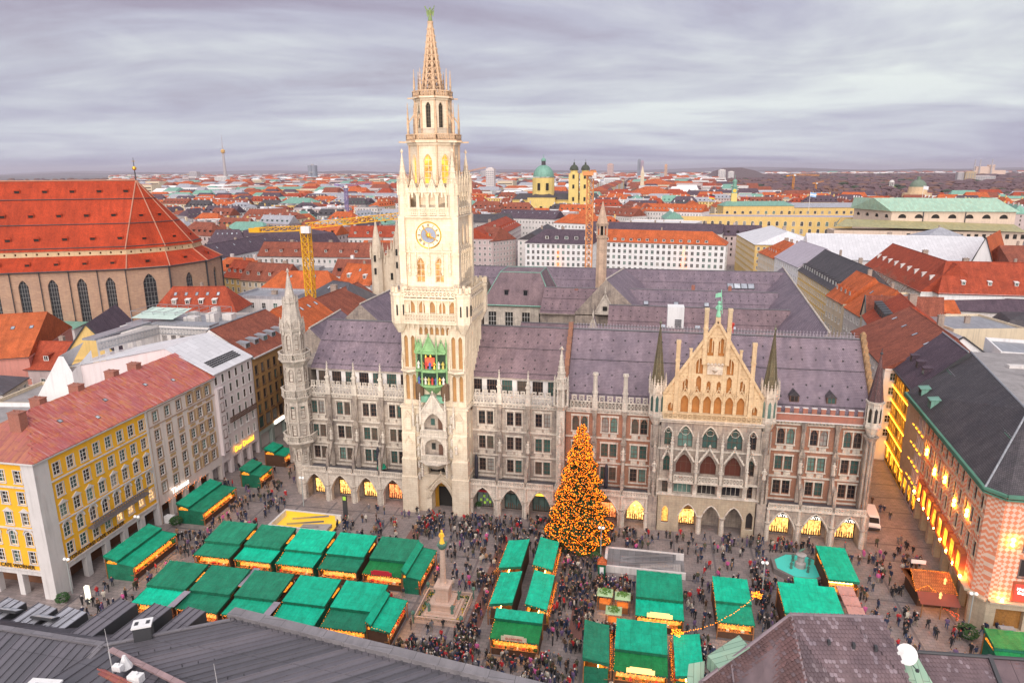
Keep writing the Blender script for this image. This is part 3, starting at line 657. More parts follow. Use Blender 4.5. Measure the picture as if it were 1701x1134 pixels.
H('yellow hipped pavilion with a grey roof below the opera', (150, 415), (178, 415), 28, 22, 28, 'h', W_YEL, R_ZINC, 3, name='yellow_pavilion', hip=(13, 13), ww=1.6, wh=2.6, pitch=5)
H('long low building with a violet roof in front of the old court', (99, 247), (124, 244), 12, 15, 18.5, 'g', W_PALE, R_PURP, 2)
H('cream backyard house with flat top among the orange roofs', (72, 236), (93, 240), 16, 18, 19, 'f', W_CREAM, FLATROOF, 2)
H('orange roofed backyard house with two blue-grey dormers', (76, 214), (94, 218), 14, 16, 22, 'g', W_CREAM, R_ORA, 3, dorm=2, chim=2)
H('big cream box-like house with a sheet metal roof on the right', (77.5, 186), (96, 190), 18, 20.5, 21.3, 'f', W_CREAM, ZINC, 0, chim=1)
H('small white gabled house with a ribbed glass and metal roof', (66, 167), (78, 168), 17, 19, 23.5, 'x', W_WHITE, R_ZINC, 2, chim=0)
H('grey mansard house with two white skylights at the right edge', (101.7, 214), (120, 210), 16, 15, 20, 'm', W_ROSE, R_SLATE, 3, dorm=3)
H('dark slate townhouse with pink walls at the right edge above the flat roof', (98, 184), (118, 182), 18, 18, 22, 'm', W_ROSE, R_PURP, 4, dorm=4)
H('white glass-fronted roof storey behind the grey flat roof', (77, 161), (92, 158), 14, 21, 22, 'f', W_WHITE, ZINC, 1, ww=2.4, wh=2, pitch=3)
H('low white roof plant house right of the ribbed roof', (82, 148), (100, 150), 9, 20, 21, 'f', W_PALE, ZINC, 1)
# ------------------------------------------------------------------ town hall
ST = ashlar('weathered limestone', (.50, .415, .34), (.41, .34, .285), (.20, .17, .155), .8, .36, .8, (.12, .10, .105))
STL = ashlar('pale carved limestone', (.74, .66, .57), (.66, .58, .49), (.30, .25, .22), .9, .4, .55, (.17, .14, .13), .8)
STT = ashlar('floodlight-toned tower limestone', (.78, .68, .54), (.73, .62, .48), (.50, .40, .30), .9, .42, .35, (.30, .19, .11), .6)  # paler stone; floodlight brightness and warmth also lifted into its colour
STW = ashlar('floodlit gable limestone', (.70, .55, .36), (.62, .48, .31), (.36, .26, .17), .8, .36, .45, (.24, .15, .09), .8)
BRK = ashlar('orange facade brick', (.47, .20, .11), (.36, .14, .08), (.33, .24, .19), .26, .09, .45, (.13, .09, .08))
BRR = ashlar('red parapet brick', (.45, .13, .08), (.36, .10, .06), (.4, .3, .25), .26, .09, .3)
COPG = weathered('verdigris copper', (.16, .36, .25), .25, .8, .6)
GOLD = plain('gilding', (.85, .50, .08), .3, .9)
TH = thing('town_hall', 'gothic town hall with arcades, violet slate roofs and a stepped gable behind the square', 'town hall', (-11, 150, 0))
MANUAL += [(-10, 150, 40), (-10, 200, 50), (-40, 180, 40), (20, 180, 40)]
def pinn(mb, x, y, z, w, h, mi=0, shaft=.45, n=4):
 r = w*.707 if n == 4 else w*.55
 mb.frust(x, y, z, z+h*shaft, r*.85, r*.85, n, mi); mb.frust(x, y, z+h*shaft, z+h*shaft+w*.2, r*1.15, r*1.15, n, mi)
 z1 = z+h*shaft+w*.2; mb.frust(x, y, z1, z+h*.95, r*.8, .03, n, mi)
 for k in range(1, 4):
  q = z1+(z+h*.93-z1)*k/4; rr = r*.8*(1-k/4)+.07; mb.frust(x, y, q, q+w*.13, rr+.05, rr+.02, n, mi, rot=0)
 mb.octa(x, y, z+h*.96, w*.2, mi); mb.box(x-w*.22, y-.03, z+h*.9, x+w*.22, y+.03, z+h*.92, mi)
def gablet(mb, cx, y, z, w, h, dep=.25, mi=0, fill=True, bw=.2):
 if fill: mb.add([(cx-w/2,y,z),(cx+w/2,y,z),(cx,y,z+h),(cx-w/2,y+dep,z),(cx+w/2,y+dep,z),(cx,y+dep,z+h)], [(0,1,2),(5,4,3),(1,4,5,2),(0,2,5,3)], mi)
 for s in (-1, 1):
  mb.bar((cx+s*w/2, y-.02, z), (cx, y-.02, z+h), bw, mi)
  for k in range(1, 4): mb.octa(cx+s*w/2*(1-k/4)+s*.08, y-.02, z+h*k/4+.12, bw*.55, mi)
 mb.octa(cx, y, z+h+bw*1.2, bw*.9, mi, bw*1.6)
def balus(mb, O, ang, L, z, h, step=.6, mi=0, merlon=0, t=.22):
 d = Vector((cos(ang), sin(ang))); o = Vector(O); nn2 = Vector((d.y, -d.x))
 P = lambda u, zz: (o.x+d.x*u, o.y+d.y*u, zz)
 mb.bar(P(0, z+.1), P(L, z+.1), t*1.3, mi, .2); mb.bar(P(0, z+h), P(L, z+h), t*1.3, mi, .18)
 n = max(1, round(L/step)); s = L/n
 for i in range(n+1): mb.bar(P(i*s, z+.2), P(i*s, z+h-.09), t*.6, mi)
 for i in range(n):
  a, b = i*s, (i+1)*s
  mb.bar(P(a, z+.2), P(b, z+h-.1), t*.4, mi); mb.bar(P(b, z+.2), P(a, z+h-.1), t*.38, mi)
 if merlon:
  m = max(1, round(L/(step*merlon))); s = L/m
  for i in range(m):
   c = (i+.5)*s; w = s*.27
   for u in (c-w, c+w): mb.bar(P(u, z+h+.09), P(u, z+h+.95), t*.8, mi)
   mb.bar(P(c-w-.12, z+h+1.02), P(c+w+.12, z+h+1.02), t*1.4, mi, .16); mb.bar(P(c-w, z+h+.2), P(c+w, z+h+.9), t*.4, mi); mb.bar(P(c+w, z+h+.2), P(c-w, z+h+.9), t*.38, mi)
def figure(mb, x, y, z, h=1.8, mi=0, arms=True):
 """small carved figure"""
 mb.lathe(x, y, [(h*.15, z), (h*.17, z+h*.08), (h*.11, z+h*.45), (h*.14, z+h*.7), (h*.12, z+h*.8), (h*.04, z+h*.84), (h*.07, z+h*.9), (h*.065, z+h*.97), (.01, z+h)], 7, mi)
 if arms:
  for s in (-1, 1): mb.tube([(x+s*h*.13, y, z+h*.77), (x+s*h*.2, y-.05*h, z+h*.58), (x+s*h*.1, y-h*.16, z+h*.52)], h*.035, 5, mi)
# --- front walls, one per section: (x0, x1, Y, wall material, bay centres, style)
X0, X1 = -63.0, 37.6
SEC = [('left', -62.2, -41.4, 113.4, ST, [-59.6, -54.4, -49.2, -44.0]), ('mid', -29.4, -13.9, 113.4, ST, [-26.9, -21.7, -16.5]),
       ('brick', -12.4, 2.4, 113.4, BRK, [-9.9, -4.75, .4]), ('right', 21.8, 37.3, 113.4, BRK, [24.4, 29.6, 34.8])]
for nm, xa, xb, Y, wm, bays in SEC:
 mb = MB(); holes = []; wins = []
 for c in bays:
  for s in (-.78, .78):
   top = nm in ('brick', 'right')
   rws = [(7.1, 9.5, 'r'), (11.5, 13.9, 'r'), (16.1, 18.9, 'p') if top else (16.2, 18.6, 'r')]
   for zb, zt, k in rws:
    holes.append((c+s-.58-xa, c+s+.58-xa, zb, zt, k)); wins.append((c+s, zb, zt-zb, k))
 wall(mb, (xa, Y), 0, xb-xa, 5.6, 20.4, holes, .3)
 obj('front_wall', mb, wm, TH)
 for x, zb, h, k in wins:
  window(TH, x, Y, zb, 0, 1.16, h, k, 2, 3, frame=BROWNF, stone=STL, surround=.0, sill=False)
 # raised stone frames round each pair, string courses, carved aprons
 tb = MB()
 for c in bays:
  for zb, zt in ((7.1, 9.5), (11.5, 13.9), (16.2, 18.8)):
   for x in (c-1.52, c-.1, c+1.36): tb.box(x, Y-.14, zb-.1, x+.16 if x != c-.1 else c+.1, Y+.02, zt+.1)
   tb.box(c-1.6, Y-.2, zt+.1, c+1.6, Y+.02, zt+.38); tb.box(c-1.6, Y-.24, zb-.3, c+1.6, Y+.02, zb-.1)
   if zb > 10:
    for s in (-.75, .75):
     tb.box(c+s-.55, Y-.1, zb-1.1, c+s+.55, Y+.02, zb-.4)
     for k in range(4): tb.octa(c+s-.38+k*.25, Y-.12, zb-.75, .13)
    tb.box(c-1.45, Y-.16, zb-1.25, c+1.45, Y+.02, zb-1.12)
 for z, e in ((10.2, .22), (14.9, .22), (19.6, .3), (20.1, .5), (6.0, .12)): tb.box(xa, Y-e, z, xb, Y+.03, z+.28)
 n = int((xb-xa)/.55)
 for i in range(n): x = xa+(xb-xa)*(i+.5)/n; tb.box(x-.12, Y-.42, 19.88, x+.12, Y+.02, 20.1)
 obj('string_courses', tb, STL, TH)
 # arcade
 aw = 1.98; ab = MB(); hs = []
 for c in bays: hs.append((c-aw-xa, c+aw-xa, 0, 5.25, 'p'))
 xe, xr = xa, xb
 wall(ab, (xe, 110), 0, xr-xe, 0, 5.75, hs, .9)
 wall(ab, (xe, 110.9), 0, xr-xe, 0, 5.75, hs, .02)
 obj('arcade_wall', ab, STL if nm != 'right' else ST, TH)
 ab = MB()
 for c in bays:
  pts = arch_pts(c-aw-.18, c+aw+.18, 0, 5.42, 'p', 7)
  ab.tube([(x, 109.96, z) for x, z in pts], .16, 5)
 for x in [bays[0]-2.6]+[c+2.6 for c in bays]:
  x = max(min(x, xb-.3), xa+.3); ab.frust(x, 109.95, 0, 3, .42, .36, 8); ab.frust(x, 109.95, 3, 3.35, .36, .55, 8); ab.frust(x, 109.95, 3.35, 5.8, .3, .25, 8)
 ab.box(xa, 109.7, 5.752, xb, 110.3, 5.95); ab.box(xa, 110.3, 5.5, xb, 113.4, 5.72)
 obj('arcade_ribs', ab, STL, TH)
 bb = MB()
 for i in range(len(bays)): balus(bb, (bays[i]-2.35, 109.95), 0, 4.7, 5.95, .8, .42)
 obj('balustrade', bb, STL, TH)
 tb2 = MB(); tb2.box(xa, 110.2, 5.73, xb, 113.38, 5.78); obj('terrace', tb2, R_DGREY, TH)
 # arcade back wall, floor, vault; shop fronts
 kb = MB(); kb.quad((xa, 112.6, 0), (xb, 112.6, 0), (xb, 112.6, 5.5), (xa, 112.6, 5.5)); kb.quad((xa, 110.9, 5.45), (xb, 110.9, 5.45), (xb, 112.6, 5.45), (xa, 112.6, 5.45))
 for x in (xa, xb): kb.quad((x, 110.9, 0), (x, 114.6, 0), (x, 114.6, 5.5), (x, 110.9, 5.5))
 obj('arcade_back_wall', kb, ST, TH)
SHOPR = litmat('lit red shop', (1, .26, .08), 1.3, 2.2); SHOPD = glassmat('dim shop glass', [(0, (.10, .17, .16)), (.5, (.2, .26, .25))])
SIGNW = emit('lit white letters', (1, .92, .8), 1.0); SIGNR = plain('red sign board', (.55, .03, .05), .5); POSTER = plain('lime poster', (.45, .8, .1), .5)
def shop(x, w, mat, parent=TH, y=112.5, h=2.9, z0=.3, ang=0, name='shop_window'):
 def mk():
  b = MB(); b.box(-w/2-.12, -.12, 0, -w/2, 0, h+.12); b.box(w/2, -.12, 0, w/2+.12, 0, h+.12); b.box(-w/2, -.12, h, w/2, 0, h+.12); b.box(-w/2, -.14, 0, w/2, 0, .1)
  for k in (1, 2): b.box(-w/2+w*k/3-.03, -.1, .1, -w/2+w*k/3+.03, -.02, h)
  b.quad((-w/2, -.01, .1), (w/2, -.01, .1), (w/2, -.01, h), (-w/2, -.01, h), 1)
  for k in range(8):
   q = random.Random(k*31+int(w*10)); xx = -w/2+w*(k+.5)/8; b.box(xx-.09, -.09, .12, xx+.09, -.03, .3+q.random()*.9, 2)
  return b
 me = cached(('shop', w, h, mat.name), lambda: mk().mesh('shop_window', [DARK, mat, BROWNF])); return obj(name, me, None, parent, (x, y, z0), ang)
for x, m_ in ((-59.2, SHOP), (-54.2, SHOP), (-49.2, SHOP), (-44.2, SHOPR), (-26.9, SHOPD), (-21.7, SHOPD), (-16.5, SHOPD), (-9.9, SHOP), (-4.75, SHOPR), (.4, SHOP), (24.4, SHOP), (29.6, SHOP), (34.8, SHOP)): shop(x, 3.1, m_)
def text_mesh(s_, size, ext=.03):
 c = bpy.data.curves.new('lettering', 'FONT'); c.body = s_; c.size = size; c.extrude = ext; c.align_x = 'CENTER'; c.resolution_u = 2
 o = bpy.data.objects.new('lettering', c); me = bpy.data.meshes.new_from_object(o); bpy.data.objects.remove(o); return me
def text(name, s_, size, loc, rot, mat, parent, ext=.03):
 def mk():
  me = text_mesh(s_, size, ext); me.materials.clear(); me.materials.append(mat); return me
 o = bpy.data.objects.new(name, cached(('text', s_, size, mat.name), mk)); COL.objects.link(o); o.location = loc; o.rotation_euler = rot; o.parent = parent
 if parent.name in ROOTLOC: o.matrix_parent_inverse = Matrix.Translation(-ROOTLOC[parent.name])
 return o
for x in (24.4, 29.6, 34.8):
 b = MB(); b.box(x-1.6, 111.9, 3.35, x+1.6, 112.0, 4.5); obj('sign_board', b, DARK, TH)
 text('lettering', 'JG MAYER', .78, (x, 111.85, 3.5), (pi/2, 0, 0), SIGNW, TH)
b = MB(); b.box(-28.3, 112.3, 3.2, -25.5, 112.36, 3.6); obj('sign_board', b, SIGNR, TH)
b = MB()
for k, (dx, dz) in enumerate(((-.9, 1.4), (-.3, 2.2), (.3, 1.5), (.9, 2.3), (.8, 1.1), (-.2, .9))): b.box(-26.9+dx-.2, 112.3, dz, -26.9+dx+.2, 112.34, dz+.5)
obj('shop_poster', b, POSTER, TH)
b = MB(); b.box(-18, 112.2, 3.4, -15, 112.3, 3.8); obj('sign_board', b, emit('yellow lit sign', (1, .6, .06), .8), TH)
b = MB(); b.box(-.9, 112.1, 3.3, 1.7, 112.2, 4.1); obj('sign_board', b, emit('gold lit sign', (1, .6, .15), .9), TH)
# --- buttress piers with statue, canopy and pinnacle between the bays
def pier_meshes():
 a = MB(); a.box(-.38, -.6, 5.9, .38, .25, 8.4); a.box(-.3, -.45, 8.4, .3, .25, 20.2)
 a.bar((0, -2.9, 6.4), (0, -.4, 11.2), .4); a.box(-.25, -3.1, 5.9, .25, -2.5, 8.0); pinn(a, 0, -2.8, 8.0, .5, 2.4)
 a.frust(0, -.5, 10.6, 11.3, .2, .5, 6); a.box(-.4, -.95, 14.2, .4, .1, 14.5); gablet(a, 0, -.95, 14.4, .9, 1.4, .6); pinn(a, 0, -.5, 15.0, .42, 2.8); a.frust(0, -.4, 18.3, 20.2, .25, .6, 6)
 for s in (-1, 1): a.box(s*.42-.05, -.85, 11.2, s*.42+.05, -.7, 14.3)
 f = MB(); figure(f, 0, -.6, 11.3, 2.3)
 p = MB(); pinn(p, 0, -.45, 20.3, .75, 6.5, shaft=.5); p.box(-.5, -.8, 20.3, .5, 0, 22.4)
 p.frust(0, -.45, 23.5, 23.8, .62, .62, 4)
 p2 = MB(); p2.frust(0, -.45, 20.3, 26.6, .48, .36, 8); p2.frust(0, -.45, 26.6, 27.0, .55, .5, 8); p2.frust(0, -.45, 23.4, 23.7, .55, .5, 8); p2.box(-.45, -.8, 20.3, .45, 0, 22.6)
 return a.mesh('buttress_pier', ST), f.mesh('statue', STL), p.mesh('pinnacle', STL), p2.mesh('chimney_pinnacle', STL)
PM = pier_meshes()
for x, k in [(-57, 0), (-51.8, 0), (-46.6, 0), (-24.3, 0), (-19.1, 0), (-7.35, 1), (-2.2, 1), (27.1, 2), (32.3, 2)]:
 obj('buttress_pier', PM[0], None, TH, (x, 113.4, 0)); obj('statue', PM[1], None, TH, (x, 113.4, 0))
 if k < 2: obj('pinnacle', PM[2+k], None, TH, (x, 113.4, 0))
# --- parapets
for xa, xb in ((-60.5, -57.4), (-56.6, -52.2), (-51.4, -47), (-46.2, -42), (-29, -24.7), (-23.9, -19.5), (-18.7, -14.9), (-11.6, -7.7), (-6.9, -2.6), (-1.8, 1.8)):
 b = MB(); balus(b, (xa, 112.95), 0, xb-xa, 20.4, 1.35, .62, merlon=2); obj('merlon_balustrade', b, STL, TH)
b = MB(); b.box(22.3, 112.8, 20.45, 37.0, 113.1, 21.7)
obj('brick_parapet', b, BRR, TH)
for i in range(11): b = MB(); x = 22.4+i*1.4; b.box(x, 112.8, 21.702, x+.75, 113.1, 22.7); obj('merlon', b, BRR, TH)
b = MB(); b.box(22.2, 112.4, 20.4, 37.1, 112.78, 20.5); b.box(22.2, 112.72, 21.66, 37.1, 112.79, 21.8)
for i in range(11): x = 22.4+i*1.4; b.box(x-.05, 112.75, 22.702, x+.8, 113.15, 22.8)
obj('parapet_coping', b, W_PALE, TH)
# --- attic storey behind the balustrades of the stone wings
for xa, xb in ((-60.5, -41.3), (-30.4, -13.6)):
 mb = MB(); n = round((xb-xa)/2.6); hs = hole_row(xb-xa, n, 1.9, 21.4, 24.0); wall(mb, (xa, 115.5), 0, xb-xa, 20.3, 24.7, hs, .15); mb.box(xa, 113.2, 20.2, xb, 115.5, 20.3)
 obj('attic_wall', mb, W_PALE, TH)
 for h in hs: window(TH, xa+(h[0]+h[1])/2, 115.5, 21.4, 0, 1.9, 2.6, 'r', 4, 2, frame=BROWNF, surround=0, sill=False)
# --- roofs
def gable_roof(name, x0, x1, yf, zf, yr, zr, yb, zb, mat, parent=TH, trim=True):
 b = MB(); b.quad((x0, yf, zf), (x1, yf, zf), (x1, yr, zr), (x0, yr, zr)); b.quad((x1, yb, zb), (x0, yb, zb), (x0, yr, zr), (x1, yr, zr))
 b.tri((x0, yb, zb), (x0, yf, zf), (x0, yr, zr), 1); b.tri((x1, yf, zf), (x1, yb, zb), (x1, yr, zr), 1)
 b.quad((x0, yf, zf-.25), (x1, yf, zf-.25), (x1, yf, zf), (x0, yf, zf), 1); o = obj(name, b, [mat, ST], parent)
 if trim:
  q = MB(); r_ = random.Random(int(x0*3)); n = int((x1-x0)/2.1)
  for t_ in (.2, .36, .7, .86):
   for i in range(n): x = x0+(i+.5+r_.uniform(-.1, .1))*(x1-x0)/n; y, z = yf+(yr-yf)*t_, zf+(zr-zf)*t_; q.box(x-.09, y-.25, z-.1, x+.09, y, z+.12)
  obj('roof_hooks', q, DGREY, parent, kind='stuff')
  q = MB(); q.tube([(x0, yr, zr+.05), (x1, yr, zr+.05)], .16, 6)
  obj('ridge_cap', q, R_DGREY, parent)
  s = Vector((0, yr-yf, zr-zf)).normalized()
  q = MB(); n = int((x1-x0)/1.6)
  for t_ in (.08, .55):
   y, z = yf+(yr-yf)*t_, zf+(zr-zf)*t_+.18; q.bar((x0+.2, y, z), (x1-.2, y, z), .06)
   for i in range(n): x = x0+(i+.5)*(x1-x0)/n; q.bar((x, y, z-.2), (x, y-.1, z+.05), .05)
  obj('snow_guard', q, DGREY, parent)
 return o
R_TH = tiles('town hall violet slate', (.25, .195, .235), (.20, .155, .19), .3, .3, .6, .2, .25)
R_TH2 = tiles('town hall warmer slate', (.25, .175, .195), (.20, .14, .155), .3, .3, .6, .2, .25)
gable_roof('roof', -61.5, -41, 115.2, 24.5, 124, 32, 132.5, 24.5, R_TH); gable_roof('roof', -30.3, -13.2, 115.2, 24.5, 124, 32, 132.5, 24.5, R_TH2)
gable_roof('roof', -12.4, 37.4, 113.9, 21.6, 124, 32, 134, 22, R_TH)
b = MB(); b.box(-41.2, 116.5, 20, -30.2, 132, 27); b.box(-61.4, 118, 5, -13.3, 132.3, 24.3); b.box(-12.9, 115, 5, 37.2, 133.8, 21.3); obj('inner_wall', b, ST, TH)
b = MB()                                             # crested ridge
for i in range(88):
 x = -11.6+i*.55; b.bar((x-.25, 124, 32.1), (x, 124, 32.55), .07); b.bar((x+.25, 124, 32.1), (x, 124, 32.55), .07); b.bar((x, 124, 32.1), (x, 124, 33.1), .08); b.octa(x, 124, 33.05, .15)
b.bar((-12, 124, 32.25), (37, 124, 32.25), .07); b.bar((-12, 124, 32.6), (37, 124, 32.6), .06)
obj('ridge_cresting', b, plain('aged lead', (.34, .29, .33), .5), TH)
# stepped stone gable copings between the roofs
b = MB()
for k in range(9):
 t_ = k/8; y = 115+9*t_; z = 23.5+8.8*t_; b.box(-13.25, y-.5, z-1.2, -12.45, y+.6, z+.9)
obj('gable_coping', b, BRK, TH)
b = MB()
for k in range(11):
 t_ = k/10; y = 114.2+9.8*t_; z = 22+10.2*t_; b.box(37.3, y-.5, z-1.4, 38.1, y+.55, z+.75); b.ball(37.7, y, z+.8, .42, 6)
b.box(37.4, 124.6, 20, 37.95, 132, 26)
obj('gable_coping', b, ashlar('warm coping stone', (.55, .33, .16), (.45, .27, .14), (.2, .14, .1), .5, .4, .5), TH)
b = MB(); wall(b, (37.5, 113.4), pi/2, 20, 0, 21.6, hole_row(20, 5, 1.2, 7.1, 9.5)+hole_row(20, 5, 1.2, 11.5, 13.9)+hole_row(20, 5, 1.2, 16.2, 18.8), .3)
obj('side_wall', b, BRK, TH)
for i in range(5):
 for z in (7.1, 11.5, 16.2): window(TH, 37.5, 113.4+20*(i+.5)/5, z, pi/2, 1.2, 2.4, 'r', 2, 3, frame=BROWNF, stone=STL)
for x in (25.6, 31.4): dormer(TH, x, 115.2, 22.9, 0, 1.5, 1.7, 2.2, R_SLATE, 'gable', BROWNF)
# --- end pier / corner turret right
def turret(x, y, z0, zc, zt, r, roofm, n=8, bodym=STL, wins=2, name='corner_turret', crown=True):
 b = MB(); b.frust(x, y, z0-1.6, z0, r*.5, r*1.1, n); b.frust(x, y, z0, z0+.35, r*1.15, r*1.15, n); b.frust(x, y, z0+.35, zc, r, r, n); b.frust(x, y, zc, zc+.35, r*1.2, r*1.25, n)
 q = MB()
 for i in range(n):
  a = 2*pi*(i+.5)/n+pi/n; cx, cy = x+r*.925*cos(a), y+r*.925*sin(a); u = (-sin(a)*r*.2, cos(a)*r*.2); o = (cos(a)*.02, sin(a)*.02)
  for zb, h in ((z0+.9, (zc-z0)*.62),):
   q.add([(cx-u[0]+o[0], cy-u[1]+o[1], zb), (cx+u[0]+o[0], cy+u[1]+o[1], zb), (cx+u[0]+o[0], cy+u[1]+o[1], zb+h*.8), (cx+o[0], cy+o[1], zb+h), (cx-u[0]+o[0], cy-u[1]+o[1], zb+h*.8)], [(0, 1, 2, 3, 4)])
  a = 2*pi*i/n+pi/n; px_, py_ = x+r*cos(a), y+r*sin(a)
  b.tube([(px_, py_, z0+.3), (px_, py_, zc)], .1, 5)
  if crown: pinn(b, x+r*1.12*cos(a), y+r*1.12*sin(a), zc-.6, .34, 3.4)
  if crown:
   a2 = a+pi/n; m = Matrix.Translation((x+r*1.08*cos(a2), y+r*1.08*sin(a2), 0)) @ Matrix.Rotation(a2+pi/2, 4, 'Z')
   g = MB(); gablet(g, 0, 0, zc-.2, r*.75, 1.9, .15, bw=.12); b.merge(g, m)
 obj(name, b, bodym, TH); obj('turret_window', q, GLASS, TH)
 c = MB(); c.frust(x, y, zc+.2, zt, r*1.0, .06, n);
 for i in range(n):
  a = 2*pi*i/n+pi/n; c.bar((x+r*cos(a), y+r*sin(a), zc+.3), (x, y, zt), .05, 1)
 c.ball(x, y, zt+.1, .24, 6, 1); c.bar((x, y, zt), (x, y, zt+.9), .08, 1)
 obj('turret_spire', c, [roofm, DGREY if not crown else plain('olive lead', (.16,.16,.10), .5)], TH)
R_SPIRE = tiles('olive spire slate', (.15, .125, .075), (.11, .10, .07), .25, .4, .6)
turret(3.1, 111.4, 20.6, 25.2, 36.4, 1.25, R_SPIRE); turret(20.9, 111.4, 20.6, 25.2, 36, 1.25, R_SPIRE)
turret(37.0, 111.9, 20.6, 24.6, 32.6, 1.15, tiles('brown spire slate', (.16, .09, .09), None, .25, .35, .6), crown=False)
b = MB(); b.box(36.5, 109.8, 0, 37.7, 113.4, 5.9)
for dx, dy in ((-.5, -.5), (.5, -.5), (0, -.8)): b.frust(37.0+dx, 112+dy, 5.9, 19, .22, .22, 8)
b.frust(37, 111.9, 17.5, 19, .5, 1.2, 8); b.box(36.5, 112.6, 5.9, 37.6, 113.4, 20.4)
obj('corner_pier', b, ST, TH)
for x in (3.1, 20.9):
 b = MB(); b.box(x-.75, 109.7, 0, x+.75, 113.4, 6.5); b.box(x-.6, 110.6, 6.5, x+.6, 113.4, 15); b.box(x-.5, 111, 15, x+.5, 113.4, 19.5)
 for dx in (-.7, .7): pinn(b, x+dx, 110.2, 6.5, .42, 6); b.tube([(x+dx, 110.8, 7), (x+dx, 110.8, 19)], .16, 6)
 pinn(b, x, 109.8, 6.5, .5, 4); pinn(b, x, 110.4, 13, .5, 5)
 obj('turret_pier', b, ST, TH)
 b = MB(); figure(b, x, 109.7, 11, 2); obj('statue', b, STL, TH)
# --- middle gabled front
Y = 110.6; xa, xb = 4.0, 20.0; cen = 12.0
mb = MB(); C3 = [7.6, 12.0, 16.4]; hs = []; low = [(8.9, 3.4), (13.1, 3.2), (16.6, 3.0)]
archc = [9.1, 12.9, 16.6]
for c in archc: hs.append((c-1.45-xa, c+1.45-xa, 0, 5.2, 'p'))
for c in (5.3, 19.2): hs.append((c-.55-xa, c+.55-xa, 1.6, 4.7, 'p'))
wall(mb, (xa, Y-.6), 0, xb-xa, 0, 6.8, hs, .8); obj('front_wall', mb, ashlar('sand arcade stone', (.52, .42, .30), (.46, .37, .27), (.3, .24, .18), .9, .45, .4), TH)
mb = MB(); b3 = [8.0, 12.0, 16.0]; hs = []
for c in b3: hs += [(c-1.2-xa, c+1.2-xa, 15.4, 19.2, 'p'), (c-1.5-xa, c+1.5-xa, 7.0, 8.9, 's'), (c-1.3-xa, c+1.3-xa, 10.7, 14.2, 'p')]
for c in (5.2, 18.8): hs += [(c-.6-xa, c+.6-xa, 15.6, 18.8, 'p'), (c-.6-xa, c+.6-xa, 10.9, 13.8, 'p'), (c-.6-xa, c+.6-xa, 6.9, 9.2, 'r')]
wall(mb, (xa, Y), 0, xb-xa, 6.8, 20.6, hs, .45); mb.box(xa, Y+.5, 6.8, xa+.02, 113.4, 20.6); mb.box(xb-.02, Y+.5, 6.8, xb, 113.4, 20.6); mb.quad((xa, Y-.6, 6.8), (xb, Y-.6, 6.8), (xb, Y, 6.8), (xa, Y, 6.8))
obj('front_wall', mb, ST, TH)
for c in b3:
 window(TH, c, Y+.25, 15.4, 0, 2.4, 3.8, 'p', 3, 3, frame=BROWNF, stone=STL, surround=0, sill=False)
 window(TH, c, Y+.25, 7.0, 0, 3.0, 1.9, 's', 4, 1, frame=STL, stone=STL, surround=0, sill=False)
 window(TH, c, Y+.25, 10.7, 0, 2.6, 3.5, 'p', 3, 2, frame=BROWNF, stone=STL, glass=plain('dark red doors', (.10, .025, .015), .5), surround=0, sill=False)
for c in (5.2, 18.8):
 for z, h, k in ((15.6, 3.2, 'p'), (10.9, 2.9, 'p'), (6.9, 2.3, 'r')): window(TH, c, Y+.25, z, 0, 1.2, h, k, 2, 3, frame=BROWNF, stone=STL, surround=0, sill=False)
for c, mt in ((5.3, LIT), (19.2, GLASS)): window(TH, c, Y-.45, 1.6, 0, 1.1, 3.1, 'p', 1, 1, frame=BROWNF, stone=STL, glass=mt, surround=0)
shop(9.1, 2.5, SHOP, y=112.6); b = MB(); b.quad((4, 113.3, 0), (20, 113.3, 0), (20, 113.3, 6.6), (4, 113.3, 6.6)); b.quad((4, 110.8, 6.3), (20, 110.8, 6.3), (20, 113.3, 6.3), (4, 113.3, 6.3)); obj('arcade_back_wall', b, ST, TH)
b = MB()
for c in archc: b.tube([(x, Y-.66, z) for x, z in arch_pts(c-1.6, c+1.6, 0, 5.4, 'p', 7)], .13, 5)
for x in (11.0, 14.8): b.frust(x, Y-.5, 0, 2.9, .45, .38, 8); b.frust(x, Y-.5, 2.9, 3.3, .38, .6, 8)
for c in b3+[5.2, 18.8]:
 w = 1.3 if c in b3 else .7; b.tube([(x, Y-.06, z) for x, z in arch_pts(c-w, c+w, 15.4, 19.35 if w > 1 else 18.95, 'p', 7)], .14, 5)
 gablet(b, c, Y-.75 if w > 1 else Y-.3, 13.2, 3.3 if w > 1 else 1.6, 2.6 if w > 1 else 1.8, .3, fill=False, bw=.26)
 # tracery inside the heads
 for k in range(5):
  a = k*pi/4; b.tube([(c+w*.5*cos(q), Y+.2, 18.1+w*.42*sin(q)) for q in np.linspace(0, 2*pi, 9)], .05, 4) if k == 0 else None
for z, e in ((20.2, .45), (19.8, .25), (14.9, .2), (9.35, .5), (6.8, .75)): b.box(xa-.4, Y-e, z, xb+.4, Y+.02, z+.26)
for c in (5.9, 10, 14, 18.1):
 b.box(c-.35, Y-.55, 6.9, c+.35, Y, 10.2); b.box(c-.25, Y-.9, 9.6, c+.25, Y, 14.4); pinn(b, c, Y-.7, 14.4, .5, 4.2); pinn(b, c, Y-1.3, 9.6, .45, 4.6); b.frust(c, Y-.6, 8.2, 9.5, .15, .6, 6)
obj('stone_tracery', b, STL, TH)
b = MB()
for c in b3: balus(b, (c-1.6, Y-1.0), 0, 3.2, 9.6, 1.1, .55); b.box(c-1.7, Y-1.2, 9.35, c+1.7, Y, 9.58)
obj('balcony', b, STL, TH)
for c in (10, 14): b = MB(); figure(b, c, Y-1.2, 10.6, 1.9); obj('statue', b, STL, TH)
